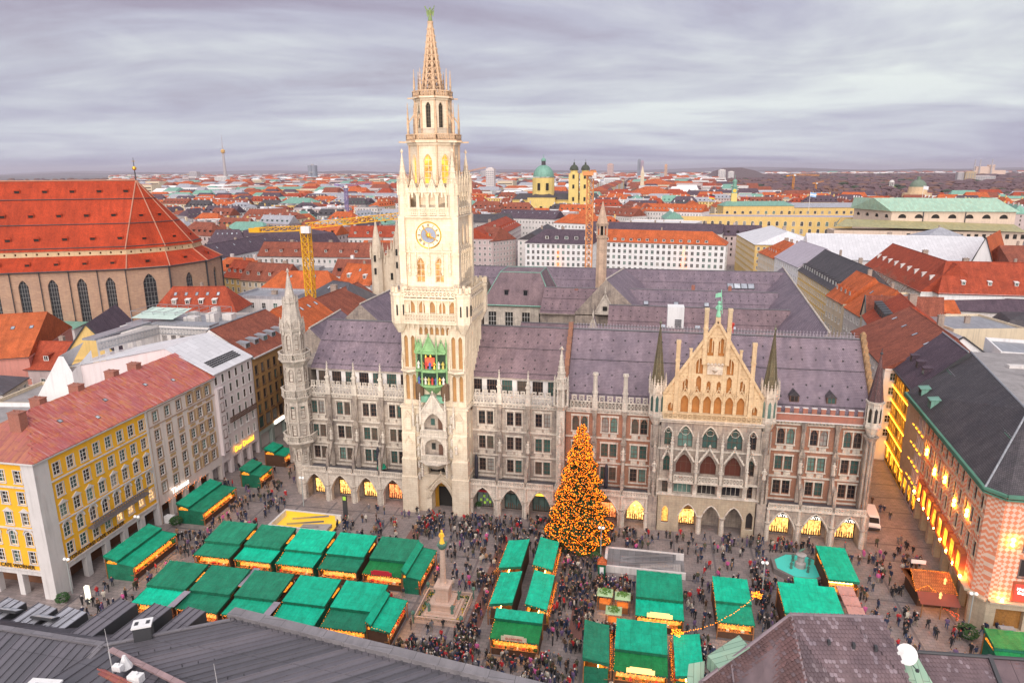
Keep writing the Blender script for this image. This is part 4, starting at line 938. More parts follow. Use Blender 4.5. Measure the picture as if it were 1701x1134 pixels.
# gable above the cornice: stepped triangle with loggia
b = MB(); Yg = 110.7
hs = [(c-.62-4, c+.62-4, 21.5, 24.6, 'p') for c in (7.55, 9.35, 11.15, 12.85, 14.65, 16.45)]
hs += [(c-.4-4, c+.4-4, 21.6, 23.2, 'p') for c in (5.3, 18.7)]
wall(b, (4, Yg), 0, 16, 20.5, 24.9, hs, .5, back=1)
prof = [(4.3, 24.9), (12, 37.0), (19.7, 24.9)]
# upper triangle in slices with niches
def tri_w(z): return 7.7*(37.0-z)/12.1
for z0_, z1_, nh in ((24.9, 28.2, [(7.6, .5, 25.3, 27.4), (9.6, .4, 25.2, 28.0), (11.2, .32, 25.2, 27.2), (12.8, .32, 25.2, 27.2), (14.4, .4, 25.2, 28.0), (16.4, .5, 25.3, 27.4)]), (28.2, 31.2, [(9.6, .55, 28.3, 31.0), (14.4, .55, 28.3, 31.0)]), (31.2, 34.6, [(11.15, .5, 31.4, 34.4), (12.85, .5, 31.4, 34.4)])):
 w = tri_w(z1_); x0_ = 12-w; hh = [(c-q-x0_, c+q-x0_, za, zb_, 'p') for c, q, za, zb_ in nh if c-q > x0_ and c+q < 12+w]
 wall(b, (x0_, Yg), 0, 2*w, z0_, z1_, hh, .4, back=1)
 w0 = tri_w(z0_)
 b.add([(12-w0, Yg, z0_), (12-w, Yg, z0_), (12-w, Yg, z1_)], [(0, 1, 2)]); b.add([(12+w, Yg, z0_), (12+w0, Yg, z0_), (12+w, Yg, z1_)], [(0, 1, 2)])
w = tri_w(34.6); b.tri((12-w, Yg, 34.6), (12+w, Yg, 34.6), (12, Yg, 37.0))
b.add([(4.3, Yg+.8, 24.9), (19.7, Yg+.8, 24.9), (12, Yg+.8, 37), (4.3, Yg, 24.9), (19.7, Yg, 24.9), (12, Yg, 37)], [(0, 2, 1), (3, 5, 2, 0), (4, 1, 2, 5)]); b.quad((4, Yg+.8, 20.5), (20, Yg+.8, 20.5), (20, Yg+.8, 24.9), (4, Yg+.8, 24.9))
obj('gable_wall', b, [STW, emit('floodlit niche', (.75, .33, .06), .5, (.7, .4, .12))] if 0 else [STW, weathered('shade-toned niche', (.36, .16, .05), .25, 1)], TH)  # niche backs darkened: shade of the openings put into their colour
b = MB()
for s in (-1, 1):
 b.bar((12+s*7.9, Yg-.1, 24.7), (12, Yg-.1, 37.2), .42)
 for x, zt in ((5.9, 33.9), (1.8, 39.3)):
  zb = 21 if x > 3 else 30; X_ = 12+s*x; b.box(X_-.32, Yg-.35, zb, X_+.32, Yg+.3, zt-.4); b.frust(X_, Yg, zt-.4, zt, .55, .5, 4)
  for q in (zt-3.5, zt-6.5): b.box(X_-.4, Yg-.42, q, X_+.4, Yg+.38, q+.25)
 for x, zt in ((3.9, 32.4),): X_ = 12+s*x; b.box(X_-.2, Yg-.2, 25, X_+.2, Yg+.2, zt); b.box(X_-.28, Yg-.26, zt, X_+.28, Yg+.26, zt+.2)
 # open tracery screens between the piers
 for xa_, xb_, zt in ((1.8, 0, 35.2), (3.9, 1.8, 31.8), (5.9, 3.9, 28.6), (7.9, 5.9, 25.4)):
  A, B = 12+s*xa_, 12+s*xb_; b.bar((A, Yg, zt), (B, Yg, zt), .22)
  for t_ in (.33, .66): X_ = A+(B-A)*t_; b.bar((X_, Yg, zt-3.2), (X_, Yg, zt), .12)
  for t_ in (.16, .5, .83): b.octa(A+(B-A)*t_, Yg, zt-.7, .2)
for c in (7.55, 9.35, 11.15, 12.85, 14.65, 16.45): gablet(b, c, Yg-.12, 24.5, 1.5, 1.4, .1, fill=False, bw=.14); pinn(b, c+.9, Yg-.2, 23.4, .28, 2.4)
b.box(11.6, Yg-.3, 36.5, 12.4, Yg+.3, 37.9); balus(b, (4.2, Y-.25), 0, 15.6, 20.46, 1.05, .8)
obj('gable_piers', b, STW, TH)
b = MB(); b.box(10.8, Yg-.3, 28.4, 13.2, Yg-.05, 30.0); b.octa(12, Yg-.3, 29.2, .6)
for k in range(5): b.octa(10.9+k*.55, Yg-.35, 30.1, .28)
obj('coat_of_arms', b, STL, TH)
b = MB(); figure(b, 12, Yg, 37.9, 2.4); b.bar((12.5, Yg-.3, 38.5), (12.15, Yg-.2, 42.3), .09); b.add([(12.2, Yg-.2, 41.2), (11.3, Yg-.2, 41.0), (11.35, Yg-.2, 41.7), (12.2, Yg-.2, 41.9)], [(0, 1, 2, 3)]); b.ball(12, Yg, 40.2, .3, 6)
obj('bronze_statue', b, weathered('light verdigris', (.28, .62, .42), .15), TH)
# --- tall stair turret between stone wing and brick wing
b = MB(); x, y = -13.2, 112.6; b.box(x-.9, 110.2, 0, x+.9, 113.4, 5.9); b.box(x-.7, 111.9, 5.9, x+.7, 113.4, 20.5); b.frust(x, y, 20.2, 21, 1.0, 1.5, 8); b.frust(x, y, 21, 24.8, .8, .8, 8)
for i in range(8):
 a = pi/8+i*pi/4; pinn(b, x+1.25*cos(a), y+1.25*sin(a), 21, .36, 5.4)
 g = MB(); gablet(g, 0, 0, 24, 1.0, 1.6, .12, bw=.12); b.merge(g, Matrix.Translation((x+1.15*cos(a+pi/8), y+1.15*sin(a+pi/8), 0)) @ Matrix.Rotation(a+pi/8+pi/2, 4, 'Z'))
b.frust(x, y, 24.8, 31, .95, .08, 8); b.octa(x, y, 31.1, .3, 0, .5); b.box(x-.4, y-.05, 30.9, x+.4, y+.05, 31.05)
for k in range(1, 6): b.frust(x, y, 24.8+k, 24.95+k, 1.1-k*.15, 1.0-k*.15, 8, rot=0)
pinn(b, x, 111.4, 8, .55, 5); pinn(b, x, 111.6, 14, .5, 5); obj('stair_turret', b, STL, TH)
for y_, z_ in ((111, 14.2), (110.3, 6.2)): b = MB(); figure(b, x, y_, z_, 2); obj('statue', b, STL, TH)
# --- left corner bay tower
b = MB(); x, y = -63.2, 112.8; r = 2.4
for r0, r1, z0, z1 in ((1.5, 1.5, 0, 5.5), (1.7, 1.6, 5.5, 9.3), (1.6, 3.1, 9.3, 11), (3.35, 3.35, 11, 11.25), (2.4, 2.35, 11.2, 19.3), (2.65, 2.65, 14.9, 15.2), (2.5, 3.0, 19, 19.9), (2.05, 2.0, 19.9, 26), (2.2, 2.2, 22.1, 22.4), (2.0, 2.9, 25.6, 26.9), (3.0, 3.0, 26.9, 27.1), (1.95, 1.9, 27, 32.5), (2.2, 2.3, 32.4, 32.9), (2.0, 1.25, 32.9, 37.6), (1.45, 1.45, 37.6, 37.9), (1.05, .06, 37.9, 43.2)): b.frust(x, y, z0, z1, r0, r1, 8)
b.octa(x, y, 43.4, .26, 0, .5); b.box(x-.35, y-.05, 43.1, x+.35, y+.05, 43.22)
for i in range(8):
 a = pi/8+i*pi/4; c_, s_ = cos(a), sin(a)
 pinn(b, x+2.05*c_, y+2.05*s_, 31.8, .36, 3.2); pinn(b, x+1.3*c_, y+1.3*s_, 36.6, .26, 2.4); b.tube([(x+r*c_, y+r*s_, 11.3), (x+r*c_, y+r*s_, 19)], .18, 5); pinn(b, x+2.6*c_, y+2.6*s_, 14.6, .3, 3.4)
 b.tube([(x+2.05*c_, y+2.05*s_, 20), (x+2*c_, y+2*s_, 25.8)], .14, 5); b.tube([(x+1.95*c_, y+1.95*s_, 27.1), (x+1.9*c_, y+1.9*s_, 32.4)], .12, 5); b.frust(x+1.7*c_, y+1.7*s_, 8.2, 10.2, .1, .4, 4)
 g = MB(); gablet(g, 0, 0, 32.6, 1.3, 1.7, .12, bw=.13); b.merge(g, Matrix.Translation((x+1.95*cos(a+pi/8), y+1.95*sin(a+pi/8), 0)) @ Matrix.Rotation(a+pi/8+pi/2, 4, 'Z'))
 for zz, rr, h_ in ((11.25, 3.2, 1.2), (19.9, 2.9, 1.5), (27.1, 2.85, 1.2)):
  A = (x+rr*c_, y+rr*s_); B = (x+rr*cos(a+pi/4), y+rr*sin(a+pi/4)); balus(b, A, atan2(B[1]-A[1], B[0]-A[0]), hypot(B[0]-A[0], B[1]-A[1]), zz, h_, .45, t=.2)
obj('corner_bay_tower', b, STL, TH)
for i in range(8):
 a = pi/4*i; nx, ny = cos(a), sin(a)
 if ny > .3 or nx < -.9: continue
 for zb, h, rr, w in ((7.0, 1.9, 1.5, .6), (12.3, 2.2, 2.21, .8), (15.7, 2.5, 2.2, .8), (22.9, 2.4, 1.86, .75), (28.9, 2.9, 1.77, .7)):
  window(TH, x+nx*(rr+.17), y+ny*(rr+.17), zb, a+pi/2, w, h, 'p' if zb > 20 else 'r', 1, 3, frame=BROWNF, stone=STL, surround=.1)
b = MB(); b.box(-62.4, 110.2, 0, -61.3, 113.4, 5.8); b.box(-66.2, 113.2, 5.6, -62.2, 132.4, 20.4); b.box(-66.2, 115.5, 20.4, -61.6, 132.4, 24.4); b.box(-65.8, 114, 0, -62.2, 132.3, 5.6); obj('side_wall', b, ST, TH)
# --- rear wings round the courtyards
gable_roof('roof', -58, 42, 208, 23, 220, 30, 236, 21, R_TH)
def ywing(x0a, x0b, xa_, xb_, y0, y1, z0, z1, ze=23, mat=R_TH, hw=9):
 """wing running away from the viewer: ridge from (x0a,y0,z0) to (x0b,y1,z1)"""
 b = MB(); L0, L1, R0, R1 = x0a-hw, x0b-hw, xa_, xb_
 b.quad((L1, y1, ze), (L0, y0, ze), (x0a, y0, z0), (x0b, y1, z1)); b.quad((R0, y0, ze), (R1, y1, ze), (x0b, y1, z1), (x0a, y0, z0))
 b.tri((L0, y0, ze), (R0, y0, ze), (x0a, y0, z0), 1); b.quad((R0, y0, 0), (R1, y1, 0), (R1, y1, ze), (R0, y0, ze), 1); b.quad((L1, y1, 0), (L0, y0, 0), (L0, y0, ze), (L1, y1, ze), 1); b.quad((L0, y0, 0), (R0, y0, 0), (R0, y0, ze), (L0, y0, ze), 1)
 obj('roof', b, [mat, ST], TH)
 q = MB(); q.tube([(x0a, y0, z0+.08), (x0b, y1, z1+.08)], .2, 6); obj('ridge_cap', q, STL, TH)
ywing(34, 44, 40.5, 49.5, 131, 232, 31.5, 30, 22.5)
ywing(-66, -66, -58, -58, 150, 215, 30, 30, 23, R_TH, 8); ywing(-70, -72, -63.5, -64, 132, 152, 28, 28, 22, R_TH, 7)
gable_roof('roof', -8, 36, 183, 22, 193.5, 28, 203, 22, R_TH); gable_roof('roof', -8, 34, 157.5, 21.5, 166, 28.6, 176, 21.5, R_TH2)
gable_roof('roof', -27, -8, 178, 23.5, 187, 29, 196, 23.5, R_TH2); gable_roof('roof', -60, -46, 190, 23, 199, 29.5, 208, 23, R_TH)
ywing(-9.5, -6, 0, 3, 178, 214, 33, 31, 24, R_TH, 8)
def small_gable(x, y, z0, z1, w, mat=STL, dep=3):
 b = MB(); b.add([(x-w/2, y, z0), (x+w/2, y, z0), (x+w/2, y, z0+1), (x+.2, y, z1), (x-.2, y, z1), (x-w/2, y, z0+1)], [(0, 1, 2, 3, 4, 5)]); gablet(b, x, y-.15, z0+.8, w, z1-z0-.8, .3, fill=False, bw=.3); b.quad((x-w*.12, y-.02, z0+1), (x+w*.12, y-.02, z0+1), (x+w*.12, y-.02, z0+2.2), (x-w*.12, y-.02, z0+2.2), 1)
 b.quad((x-w/2, y, z0), (x, y, z1), (x, y+dep, z1), (x-w/2, y+dep, z0), 2); b.quad((x, y, z1), (x+w/2, y, z0), (x+w/2, y+dep, z0), (x, y+dep, z1), 2); pinn(b, x, y, z1, .4, 2)
 obj('small_gable', b, [mat, DARK, R_TH], TH)
small_gable(-9.5, 176, 24, 29.5, 5); small_gable(-10.5, 148, 24, 29, 3.2)
b = MB(); b.box(-60, 209, 0, 40, 234, 22.9); b.box(-8, 184, 0, 34, 202, 21.9); b.box(-8, 158.4, 0, 33, 175, 21.4); b.box(-27, 179, 0, -9, 195, 23.4); b.box(-60, 191, 0, -46, 207, 22.9); b.box(-8, 131, 0, 34, 150, 19); b.box(-61, 131, 0, -14, 150, 17)
b.quad((-60, 130, 17), (36, 130, 17), (36, 160, 17), (-60, 160, 17)); obj('courtyard_walls', b, ST, TH)
gable_roof('roof', -8, 33, 134, 21, 147, 27.5, 158, 21, R_TH2); gable_roof('roof', -27, -8.5, 136, 21, 150, 27, 164, 21, R_TH2)
b = MB()                                            # white terrace attic of the cross wing
b.box(2, 203.2, 21.5, 36, 204.2, 23.9); obj('attic_wall', b, W_PALE, TH)
for i in range(10):
 b = MB(); b.box(3.2+i*3.3, 203.0, 22.5, 4.7+i*3.3, 203.19, 23.5); obj('attic_window', b, GLASS, TH)
# inner block with hipped roof and tall windows
hb = MB(); hs = hole_row(19.5, 4, 2.3, 16, 21.6); wall(hb, (-44.5, 187), 0, 19.5, 8, 23.6, hs, .35); wall(hb, (-25, 187), pi/2, 16, 8, 23.6, (), .2); wall(hb, (-44.5, 203), -pi/2, 16, 8, 23.6, (), .2); wall(hb, (-25, 203), pi, 19.5, 8, 23.6, (), .2)
obj('inner_block_wall', hb, STL, TH)
for h in hs: window(TH, -44.5+(h[0]+h[1])/2, 187, 16, 0, 2.3, 5.6, 'r', 3, 4, glass=DARK, frame=WHITEF, stone=STL, surround=.2)
hb = MB(); e = [(-45.2, 186.3, 23.6), (-24.3, 186.3, 23.6), (-24.3, 204, 23.6), (-45.2, 204, 23.6)]; t_ = [(-40.2, 190, 32.6), (-28.6, 190, 32.6), (-28.6, 201, 32.6), (-40.2, 201, 32.6)]
for j in range(4): hb.quad(e[j], e[(j+1) % 4], t_[(j+1) % 4], t_[j])
hb.quad(*t_); obj('roof', hb, R_TH2, TH)
b = MB()
for j in range(4): b.tube([e[j], t_[j]], .14, 5); b.tube([t_[j], t_[(j+1) % 4]], .14, 5); b.tube([e[j], e[(j+1) % 4]], .2, 5)
obj('ridge_cap', b, R_GREEN, TH)
for x in (-38, -32.5): dormer(TH, x, 187.4, 26.4, 0, 1.1, 1.6, 2.4, R_TH2, 'shed', DGREY)
for x, y, z in ((-18, 186.5, 26), (14, 198, 26), (24, 198, 26)): chimney(TH, x, y, z+1, 1.6, .9, BRR)
b = MB(); b.box(5.5, 149, 24, 9.0, 152.5, 31.8); obj('roof_plant_box', b, W_WHITE, TH)
b = MB()
for k in range(6): b.box(7.1, 148.9, 26.6+k*.45, 8.5, 148.98, 26.9+k*.45)
obj('vent_louvre', b, R_DGREY, TH)
b = MB(); b.frust(18.5, 146, 25.5, 29, .55, .55, 8); b.frust(18.5, 146, 29, 29.4, .7, .7, 8); obj('red_flue', b, plain('red paint', (.62, .05, .03), .5), TH)
for x, y, z in ((1, 186.5, 25), (9, 186.5, 25), (17, 186.5, 25), (5, 161, 24.5), (13, 161, 24.5), (21, 161, 24.5)):
 skylight(TH, (x, y, z), .6, 0, 1.3, 1.5)
for x, y, z in ((26, 212.5, 25.8), (28, 212.5, 25.8), (30, 212.5, 25.8), (32, 212.5, 25.8)): skylight(TH, (x, y, z), .58, 0, 1.9, 2.4)
# slim brick stair tower with conical cap
b = MB(); X_, Y_ = -12.5, 205
for r0, r1, z0, z1, k in ((1.7, 1.6, 24, 42, 0), (1.9, 1.9, 41.2, 41.6, 0), (.9, .9, 42, 44.8, 1), (1.85, 2.1, 44.7, 45.5, 0), (1.7, .08, 45.5, 51.8, 0)): b.frust(X_, Y_, z0, z1, r0, r1, 8, k)
for i in range(8): a = pi/8+i*pi/4; b.bar((X_+1.55*cos(a), Y_+1.55*sin(a), 41.9), (X_+1.55*cos(a), Y_+1.55*sin(a), 44.8), .4)
obj('chimney_tower', b, [ashlar('rosy tower stone', (.70, .50, .36), (.62, .44, .32), (.3, .2, .15), .7, .35, .4), DARK], TH)
# west gable group seen left of the tower
b = MB(); gx_ = -83.2
for (dx, z1_, w, h) in ((0, 36, 3.4, 10), (7, 38, 2.2, 9), (9.5, 37, 2.4, 8), (13, 34, 2, 7)):
 x, y = gx_+dx, 204.5; b.frust(x, y, 20, z1_, w*.6, w*.55, 8); b.frust(x, y, z1_, z1_+h, w*.55, .05, 8)
 for i in range(4): a = pi/4+i*pi/2; pinn(b, x+w*.6*cos(a), y+w*.6*sin(a), z1_-2, .6, 5)
 for z in (z1_-3, z1_-7): b.box(x-.3, y-w*.62, z, x+.3, y-w*.5, z+2, 1)
pf = [(-1, 18), (15, 18), (15, 28), (7.5, 41), (-1, 30)]; b.add([(gx_+u_, yy, z) for yy in (205, 207) for u_, z in pf], [(0, 1, 2, 3, 4), (9, 8, 7, 6, 5), (2, 7, 8, 3), (4, 3, 8, 9)])
for s in (-1, 1):
 for k in range(6): pinn(b, gx_+7.3+s*7.4*(1-k/6), 204.8, 28+13*k/6, .6, 3.6)
for x, z in ((4.5, 27), (7.3, 27), (10, 27), (7.3, 32)): b.box(gx_+x-.4, 204.9, z, gx_+x+.4, 205.1, z+2.2, 1)
obj('west_gable', b, [STT, DARK], TH)
# ------------------------------------------------------------------ clock tower
CT = thing('clock_tower', 'tall pale gothic clock tower with a glockenspiel bay and a bronze figure on its spire', 'clock tower', (-35.5, 115.5, 0))
cx, cy = -35.4, 115.6; bx0, bx1, by0, by1 = -41.2, -29.4, 109.3, 122
b = MB()
px_ = -34.4; hs = [(px_-1.95-bx0, px_+1.95-bx0, 0, 5.9, 'p')]
wall(b, (bx0, by0), 0, bx1-bx0, 0, 7.2, hs, 2.6, back=1)
hs = [(-35.2-1.6-bx0, -35.2+1.6-bx0, 7.3, 9.6, 'o')]
wall(b, (bx0+.1, by0+.1), 0, bx1-bx0-.2, 7.2, 20.2, [(h[0]-.1, h[1]-.1, *h[2:]) for h in hs], 1.2, back=1)
wall(b, (bx1, by0), pi/2, by1-by0, 0, 20.2, hole_row(by1-by0, 3, 1.1, 8.5, 12, 'p')+hole_row(by1-by0, 3, 1.1, 14, 17.5, 'p'), .4, back=1); wall(b, (bx0, by1), -pi/2, by1-by0, 0, 20.2, (), .4)
b.box(bx0, by0+2.7, 19, bx1, by1, 20.2)
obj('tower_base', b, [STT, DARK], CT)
b = MB()
for z, e in ((20.0, .35), (7.05, .12)): b.box(bx0-e, by0-e, z, bx1+e, by1+.2, z+.35)
for xs_ in ((-41.6, -38.6), (-32.2, -29.1)):           # stepped corner buttresses
 for z0, z1, y_ in ((0, 7, 108.4), (7, 10.4, 108.6), (10.4, 15.2, 108.8), (15.2, 19.9, 109.05)):
  q = (z0 > 0)*.12+(z0 > 8)*.12; b.box(xs_[0]+q, y_, z0, xs_[1]-q, 109.6, z1)
  b.add([(xs_[0]+q, y_, z1), (xs_[1]-q, y_, z1), (xs_[1]-q, 109.4, z1+.5), (xs_[0]+q, 109.4, z1+.5)], [(0, 1, 2, 3)])
 c = sum(xs_)/2
 for z in (11.2, 16): gablet(b, c, 108.7, z+2.2, 1.5, 1.3, .12, fill=False, bw=.13); b.box(c-.65, 108.72, z, c+.65, 108.78, z+2.2)
for k in range(3):
 w = 2.2+k*.28; b.tube([(x, 109.22-k*.1, z) for x, z in arch_pts(px_-w, px_+w, 0, 6.1+k*.32, 'p', 8)], .15, 5)
b.tube([(x, 109.3, z) for x, z in arch_pts(-36.95, -33.45, 7.3, 9.8, 'o', 7)], .16, 5)
gablet(b, px_, 109.1, 4.6, 5.6, 3.2, .2, fill=False, bw=.2)
obj('buttress', b, STT, CT)
b = MB(); b.box(px_-1.6, 111.3, 4.2, px_+1.6, 111.4, 5.4)
for k in range(7): b.octa(px_-1.4+k*.45, 111.25, 5.1, .16)
b.box(px_-1.9, 111.35, 0, px_-1.2, 111.45, 4.1); obj('gilded_portal_grille', b, GOLD, CT)
# two-storey porch (bay) over the portal
b = MB(); vx0, vx1, vy = -37.4, -32.9, 108.0
for z0, z1, k in ((10.6, 15.1, 0), (15.4, 19.9, 1)):
 wall(b, (vx0, vy), 0, vx1-vx0, z0, z1, [(.55, vx1-vx0-.55, z0+1.1, z1-.35, 'p' if k else 'o')], .35)
 wall(b, (vx1, vy), pi/2, 1.3, z0, z1, [(.25, 1.05, z0+1.3, z1-.6, 'p')], .25); wall(b, (vx0, vy+1.3), -pi/2, 1.3, z0, z1, [(.25, 1.05, z0+1.3, z1-.6, 'p')], .25)
 b.box(vx0-.25, vy-.25, z0-.28, vx1+.25, 109.4, z0); balus(b, (vx0-.1, vy-.12), 0, vx1-vx0+.2, z0+.02, 1.0, .4)
b.box(vx0, vy, 19.9, vx1, 109.4, 20.15); gablet(b, -35.15, vy-.05, 19.6, 4.4, 3.5, 1.3, bw=.26)
for x in (vx0, vx1): pinn(b, x, vy-.1, 17.5, .45, 6); pinn(b, x, vy-.1, 11.5, .4, 3.6); pinn(b, x, vy-.1, 7.6, .4, 3.2)
for x in (-39, -31.6): pinn(b, x, 108.6, 16.8, .4, 5)
for x in (-38.3, -32.1):
 for z in (7.5, 9.8, 12, 14.4, 16.6, 18.6): b.octa(x, 109, z, .42); b.box(x-.2, 108.7, z-1, x+.2, 109.3, z)
b.frust(-35.15, 109.3, 8.9, 10.4, 1.2, 3.0, 8)
obj('porch', b, STL, CT)
b = MB(); b.quad((vx0+.3, 109.15, 10.6), (vx1-.3, 109.15, 10.6), (vx1-.3, 109.15, 19.8), (vx0+.3, 109.15, 19.8)); obj('porch_back_wall', b, ST, CT)
for z in (12.4, 17.0): b = MB(); b.box(-35.9, 109.05, z, -35.2, 109.12, z+1.2); obj('porch_window', b, GLASS, CT)
for z in (11.4, 16.3): b = MB(); b.box(-34.6, 109.05, z, -33.8, 109.12, z+2); obj('porch_door', b, BROWNF, CT)
for x, z in ((-38.2, 11.4), (-32.2, 11.4), (-38.2, 16), (-32.2, 16), (-31.2, 12)): b = MB(); figure(b, x, 108.5, z, 1.7); obj('statue', b, STL, CT)
# main shaft 20 - 35
b = MB(); mx0, mx1, my0, my1 = -41.0, -29.7, 110.0, 121.6
def four(b, x0, x1, y0, y1, z0, z1, holes, depth=.3, back=None, sideh=None):
 wall(b, (x0, y0), 0, x1-x0, z0, z1, holes, depth, back=back); wall(b, (x1, y0), pi/2, y1-y0, z0, z1, sideh if sideh is not None else holes, depth, back=back)
 wall(b, (x1, y1), pi, x1-x0, z0, z1, (), depth); wall(b, (x0, y1), -pi/2, y1-y0, z0, z1, (), depth)
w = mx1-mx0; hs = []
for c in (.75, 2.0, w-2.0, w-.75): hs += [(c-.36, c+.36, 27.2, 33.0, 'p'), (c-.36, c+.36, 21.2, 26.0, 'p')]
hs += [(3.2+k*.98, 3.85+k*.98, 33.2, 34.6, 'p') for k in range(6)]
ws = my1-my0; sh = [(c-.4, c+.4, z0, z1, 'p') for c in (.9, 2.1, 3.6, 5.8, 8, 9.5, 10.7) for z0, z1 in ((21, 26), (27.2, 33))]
four(b, mx0, mx1, my0, my1, 20.2, 35.2, hs, .45, 1, sh); obj('tower_shaft', b, [STT, weathered('shade-toned recess', (.40, .22, .09), .2, 1)], CT)  # recess backs painted dark, standing in for the shade inside them
b = MB()
for c in (mx0+.1, mx0+1.38, mx0+2.7, mx1-2.7, mx1-1.38, mx1-.1):
 b.tube([(c, 109.95, 20.5), (c, 109.95, 34.3)], .14, 6)
for c in (mx0+1.38, mx1-1.38):
 b.frust(c, 109.9, 26.0, 26.8, .5, 1.7, 6); b.frust(c, 109.9, 26.8, 27.1, 1.7, 1.6, 6)
 for s in (-1, 1): pinn(b, c+s*1.3, 109.6, 26.9, .3, 3.4)
for k in range(12): yy = my0+k*ws/11; b.tube([(mx1+.05, yy, 20.4), (mx1+.05, yy, 34.5)], .13, 5)
b.box(mx0-.1, my0-.1, 34.9, mx1+.1, my1+.1, 35.3)
for q in range(12):
 x = mx0+.5+q*(w-1)/11; b.frust(x, my0-.3, 34.2, 35.5, .12, .42, 4)
 yy = my0+.5+q*(ws-1)/11; b.frust(mx1+.3, yy, 34.2, 35.5, .12, .42, 4)
obj('tower_shaft_ribs', b, STT, CT)
# gallery
gx0, gx1, gy0, gy1 = -41.9, -28.9, 108.9, 122.6
b = MB(); W_ = gx1-gx0
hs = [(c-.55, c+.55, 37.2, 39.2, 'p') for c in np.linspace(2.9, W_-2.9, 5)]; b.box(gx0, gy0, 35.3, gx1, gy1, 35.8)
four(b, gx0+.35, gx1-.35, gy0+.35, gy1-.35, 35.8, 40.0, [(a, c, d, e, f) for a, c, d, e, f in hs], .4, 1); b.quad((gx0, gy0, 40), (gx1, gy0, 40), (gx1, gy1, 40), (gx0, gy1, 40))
obj('gallery_wall', b, [STT, LIT if 0 else weathered('shade-toned gallery recess', (.38, .21, .09), .2, 1)], CT)  # gallery openings backed with a dark tone in place of shade
b = MB()
for (X_, Y_) in ((gx0+.9, gy0+.9), (gx1-.9, gy0+.9), (gx1-.9, gy1-.9), (gx0+.9, gy1-.9)):
 b.frust(X_, Y_, 33.6, 35.4, .5, 1.45, 8); b.frust(X_, Y_, 35.4, 40.8, 1.4, 1.4, 8); b.frust(X_, Y_, 40.2, 40.6, 1.6, 1.6, 8)
 for i in range(8):
  a = i*pi/4; b.frust(X_+1.25*cos(a), Y_+1.25*sin(a), 40.7, 41.7, .34, .34, 4, rot=a+pi/4); a += pi/8; b.tube([(X_+1.4*cos(a), Y_+1.4*sin(a), 35.5), (X_+1.4*cos(a), Y_+1.4*sin(a), 40.2)], .09, 4)
for A, a, L_0 in (((gx0+2, gy0), 0, W_-4), ((gx1, gy0+2), pi/2, gy1-gy0-4)):
 balus(b, A, a, L_0, 35.8, 1.2, .5); balus(b, A, a, L_0, 40.0, .95, .7)
 d = Vector((cos(a), sin(a)));
 for k in range(9):
  p = Vector(A)+d*(L_0*k/8); b.bar((p.x, p.y, 37), (p.x, p.y, 40), .16)
 p, q = Vector(A), Vector(A)+d*L_0; b.bar((p.x, p.y, 39.6), (q.x, q.y, 39.6), .5, 0, .3)
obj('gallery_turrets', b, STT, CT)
b = MB()
for (X_, Y_) in ((gx0+.9, gy0+.9), (gx1-.9, gy0+.9)):
 for a in (-pi/2, -pi/4, 0): b.box(X_+1.42*cos(a)-.13, Y_+1.34*sin(a)-.06, 36.8, X_+1.42*cos(a)+.13, Y_+1.34*sin(a)+.02, 38.6)
obj('slit_window', b, DARK, CT)
# upper shaft
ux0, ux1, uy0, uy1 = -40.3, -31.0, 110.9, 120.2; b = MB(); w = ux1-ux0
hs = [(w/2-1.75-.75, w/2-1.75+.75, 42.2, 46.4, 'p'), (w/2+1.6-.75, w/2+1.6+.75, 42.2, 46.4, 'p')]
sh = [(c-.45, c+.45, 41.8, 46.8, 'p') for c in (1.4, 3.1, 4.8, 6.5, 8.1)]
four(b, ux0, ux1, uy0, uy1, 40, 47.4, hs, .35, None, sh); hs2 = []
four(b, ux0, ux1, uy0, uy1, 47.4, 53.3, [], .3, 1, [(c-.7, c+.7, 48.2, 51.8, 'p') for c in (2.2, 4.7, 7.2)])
obj('upper_shaft', b, [STT, weathered('shade-toned recess', (.62, .38, .17))], CT)
for c in (w/2-1.75, w/2+1.6): window(CT, ux0+c, uy0+.2, 42.2, 0, 1.5, 4.2, 'p', 2, 4, frame=STT, stone=STT, surround=0, sill=False, glass=litmat('dim lit tower glass', (.9, .45, .12), .4))
b = MB()
for c in (1.4, 3.1, 4.8, 6.5, 8.1): b.quad((ux1-.3, uy0+c-.5, 41.8), (ux1-.3, uy0+c+.5, 41.8), (ux1-.3, uy0+c+.5, 46.8), (ux1-.3, uy0+c-.5, 46.8))
obj('louvre', b, weathered('brown louvre', (.22, .13, .08)), CT)
b = MB()
for z, e in ((40.9, .3), (47.3, .3), (53.1, .45), (54.4, .3)): b.box(ux0-e, uy0-e, z, ux1+e, uy1+e, z+.3)
for X_, Y_ in ((ux0, uy0), (ux1, uy0), (ux1, uy1), (ux0, uy1)):
 b.box(X_-.55, Y_-.55, 40, X_+.55, Y_+.55, 53.3); b.box(X_-.65, Y_-.65, 46.9, X_+.65, Y_+.65, 47.3)
for x in (ux0+1.1, ux0+2.2, w/2+ux0-.1, ux1-2.4, ux1-1.1): pinn(b, x, uy0-.15, 43.5, .4, 5.6); figure(b, x, uy0-.3, 43.9, 1.6)
for k in range(8): yy = uy0+.5+k*(uy1-uy0-1)/7; pinn(b, ux1+.15, yy, 42, .35, 6.5); b.frust(ux1+.3, yy, 46.9, 47.5, .1, .35, 4)
for k in range(14): b.frust(ux0+.6+k*(w-1.2)/13, uy0-.25, 40.2, 40.9, .08, .3, 4)
for c in (w/2-1.75, w/2+1.6): b.tube([(x, uy0-.05, z) for x, z in arch_pts(ux0+c-.85, ux0+c+.85, 42.2, 46.6, 'p', 6)], .11, 4)
obj('upper_shaft_ribs', b, STT, CT)
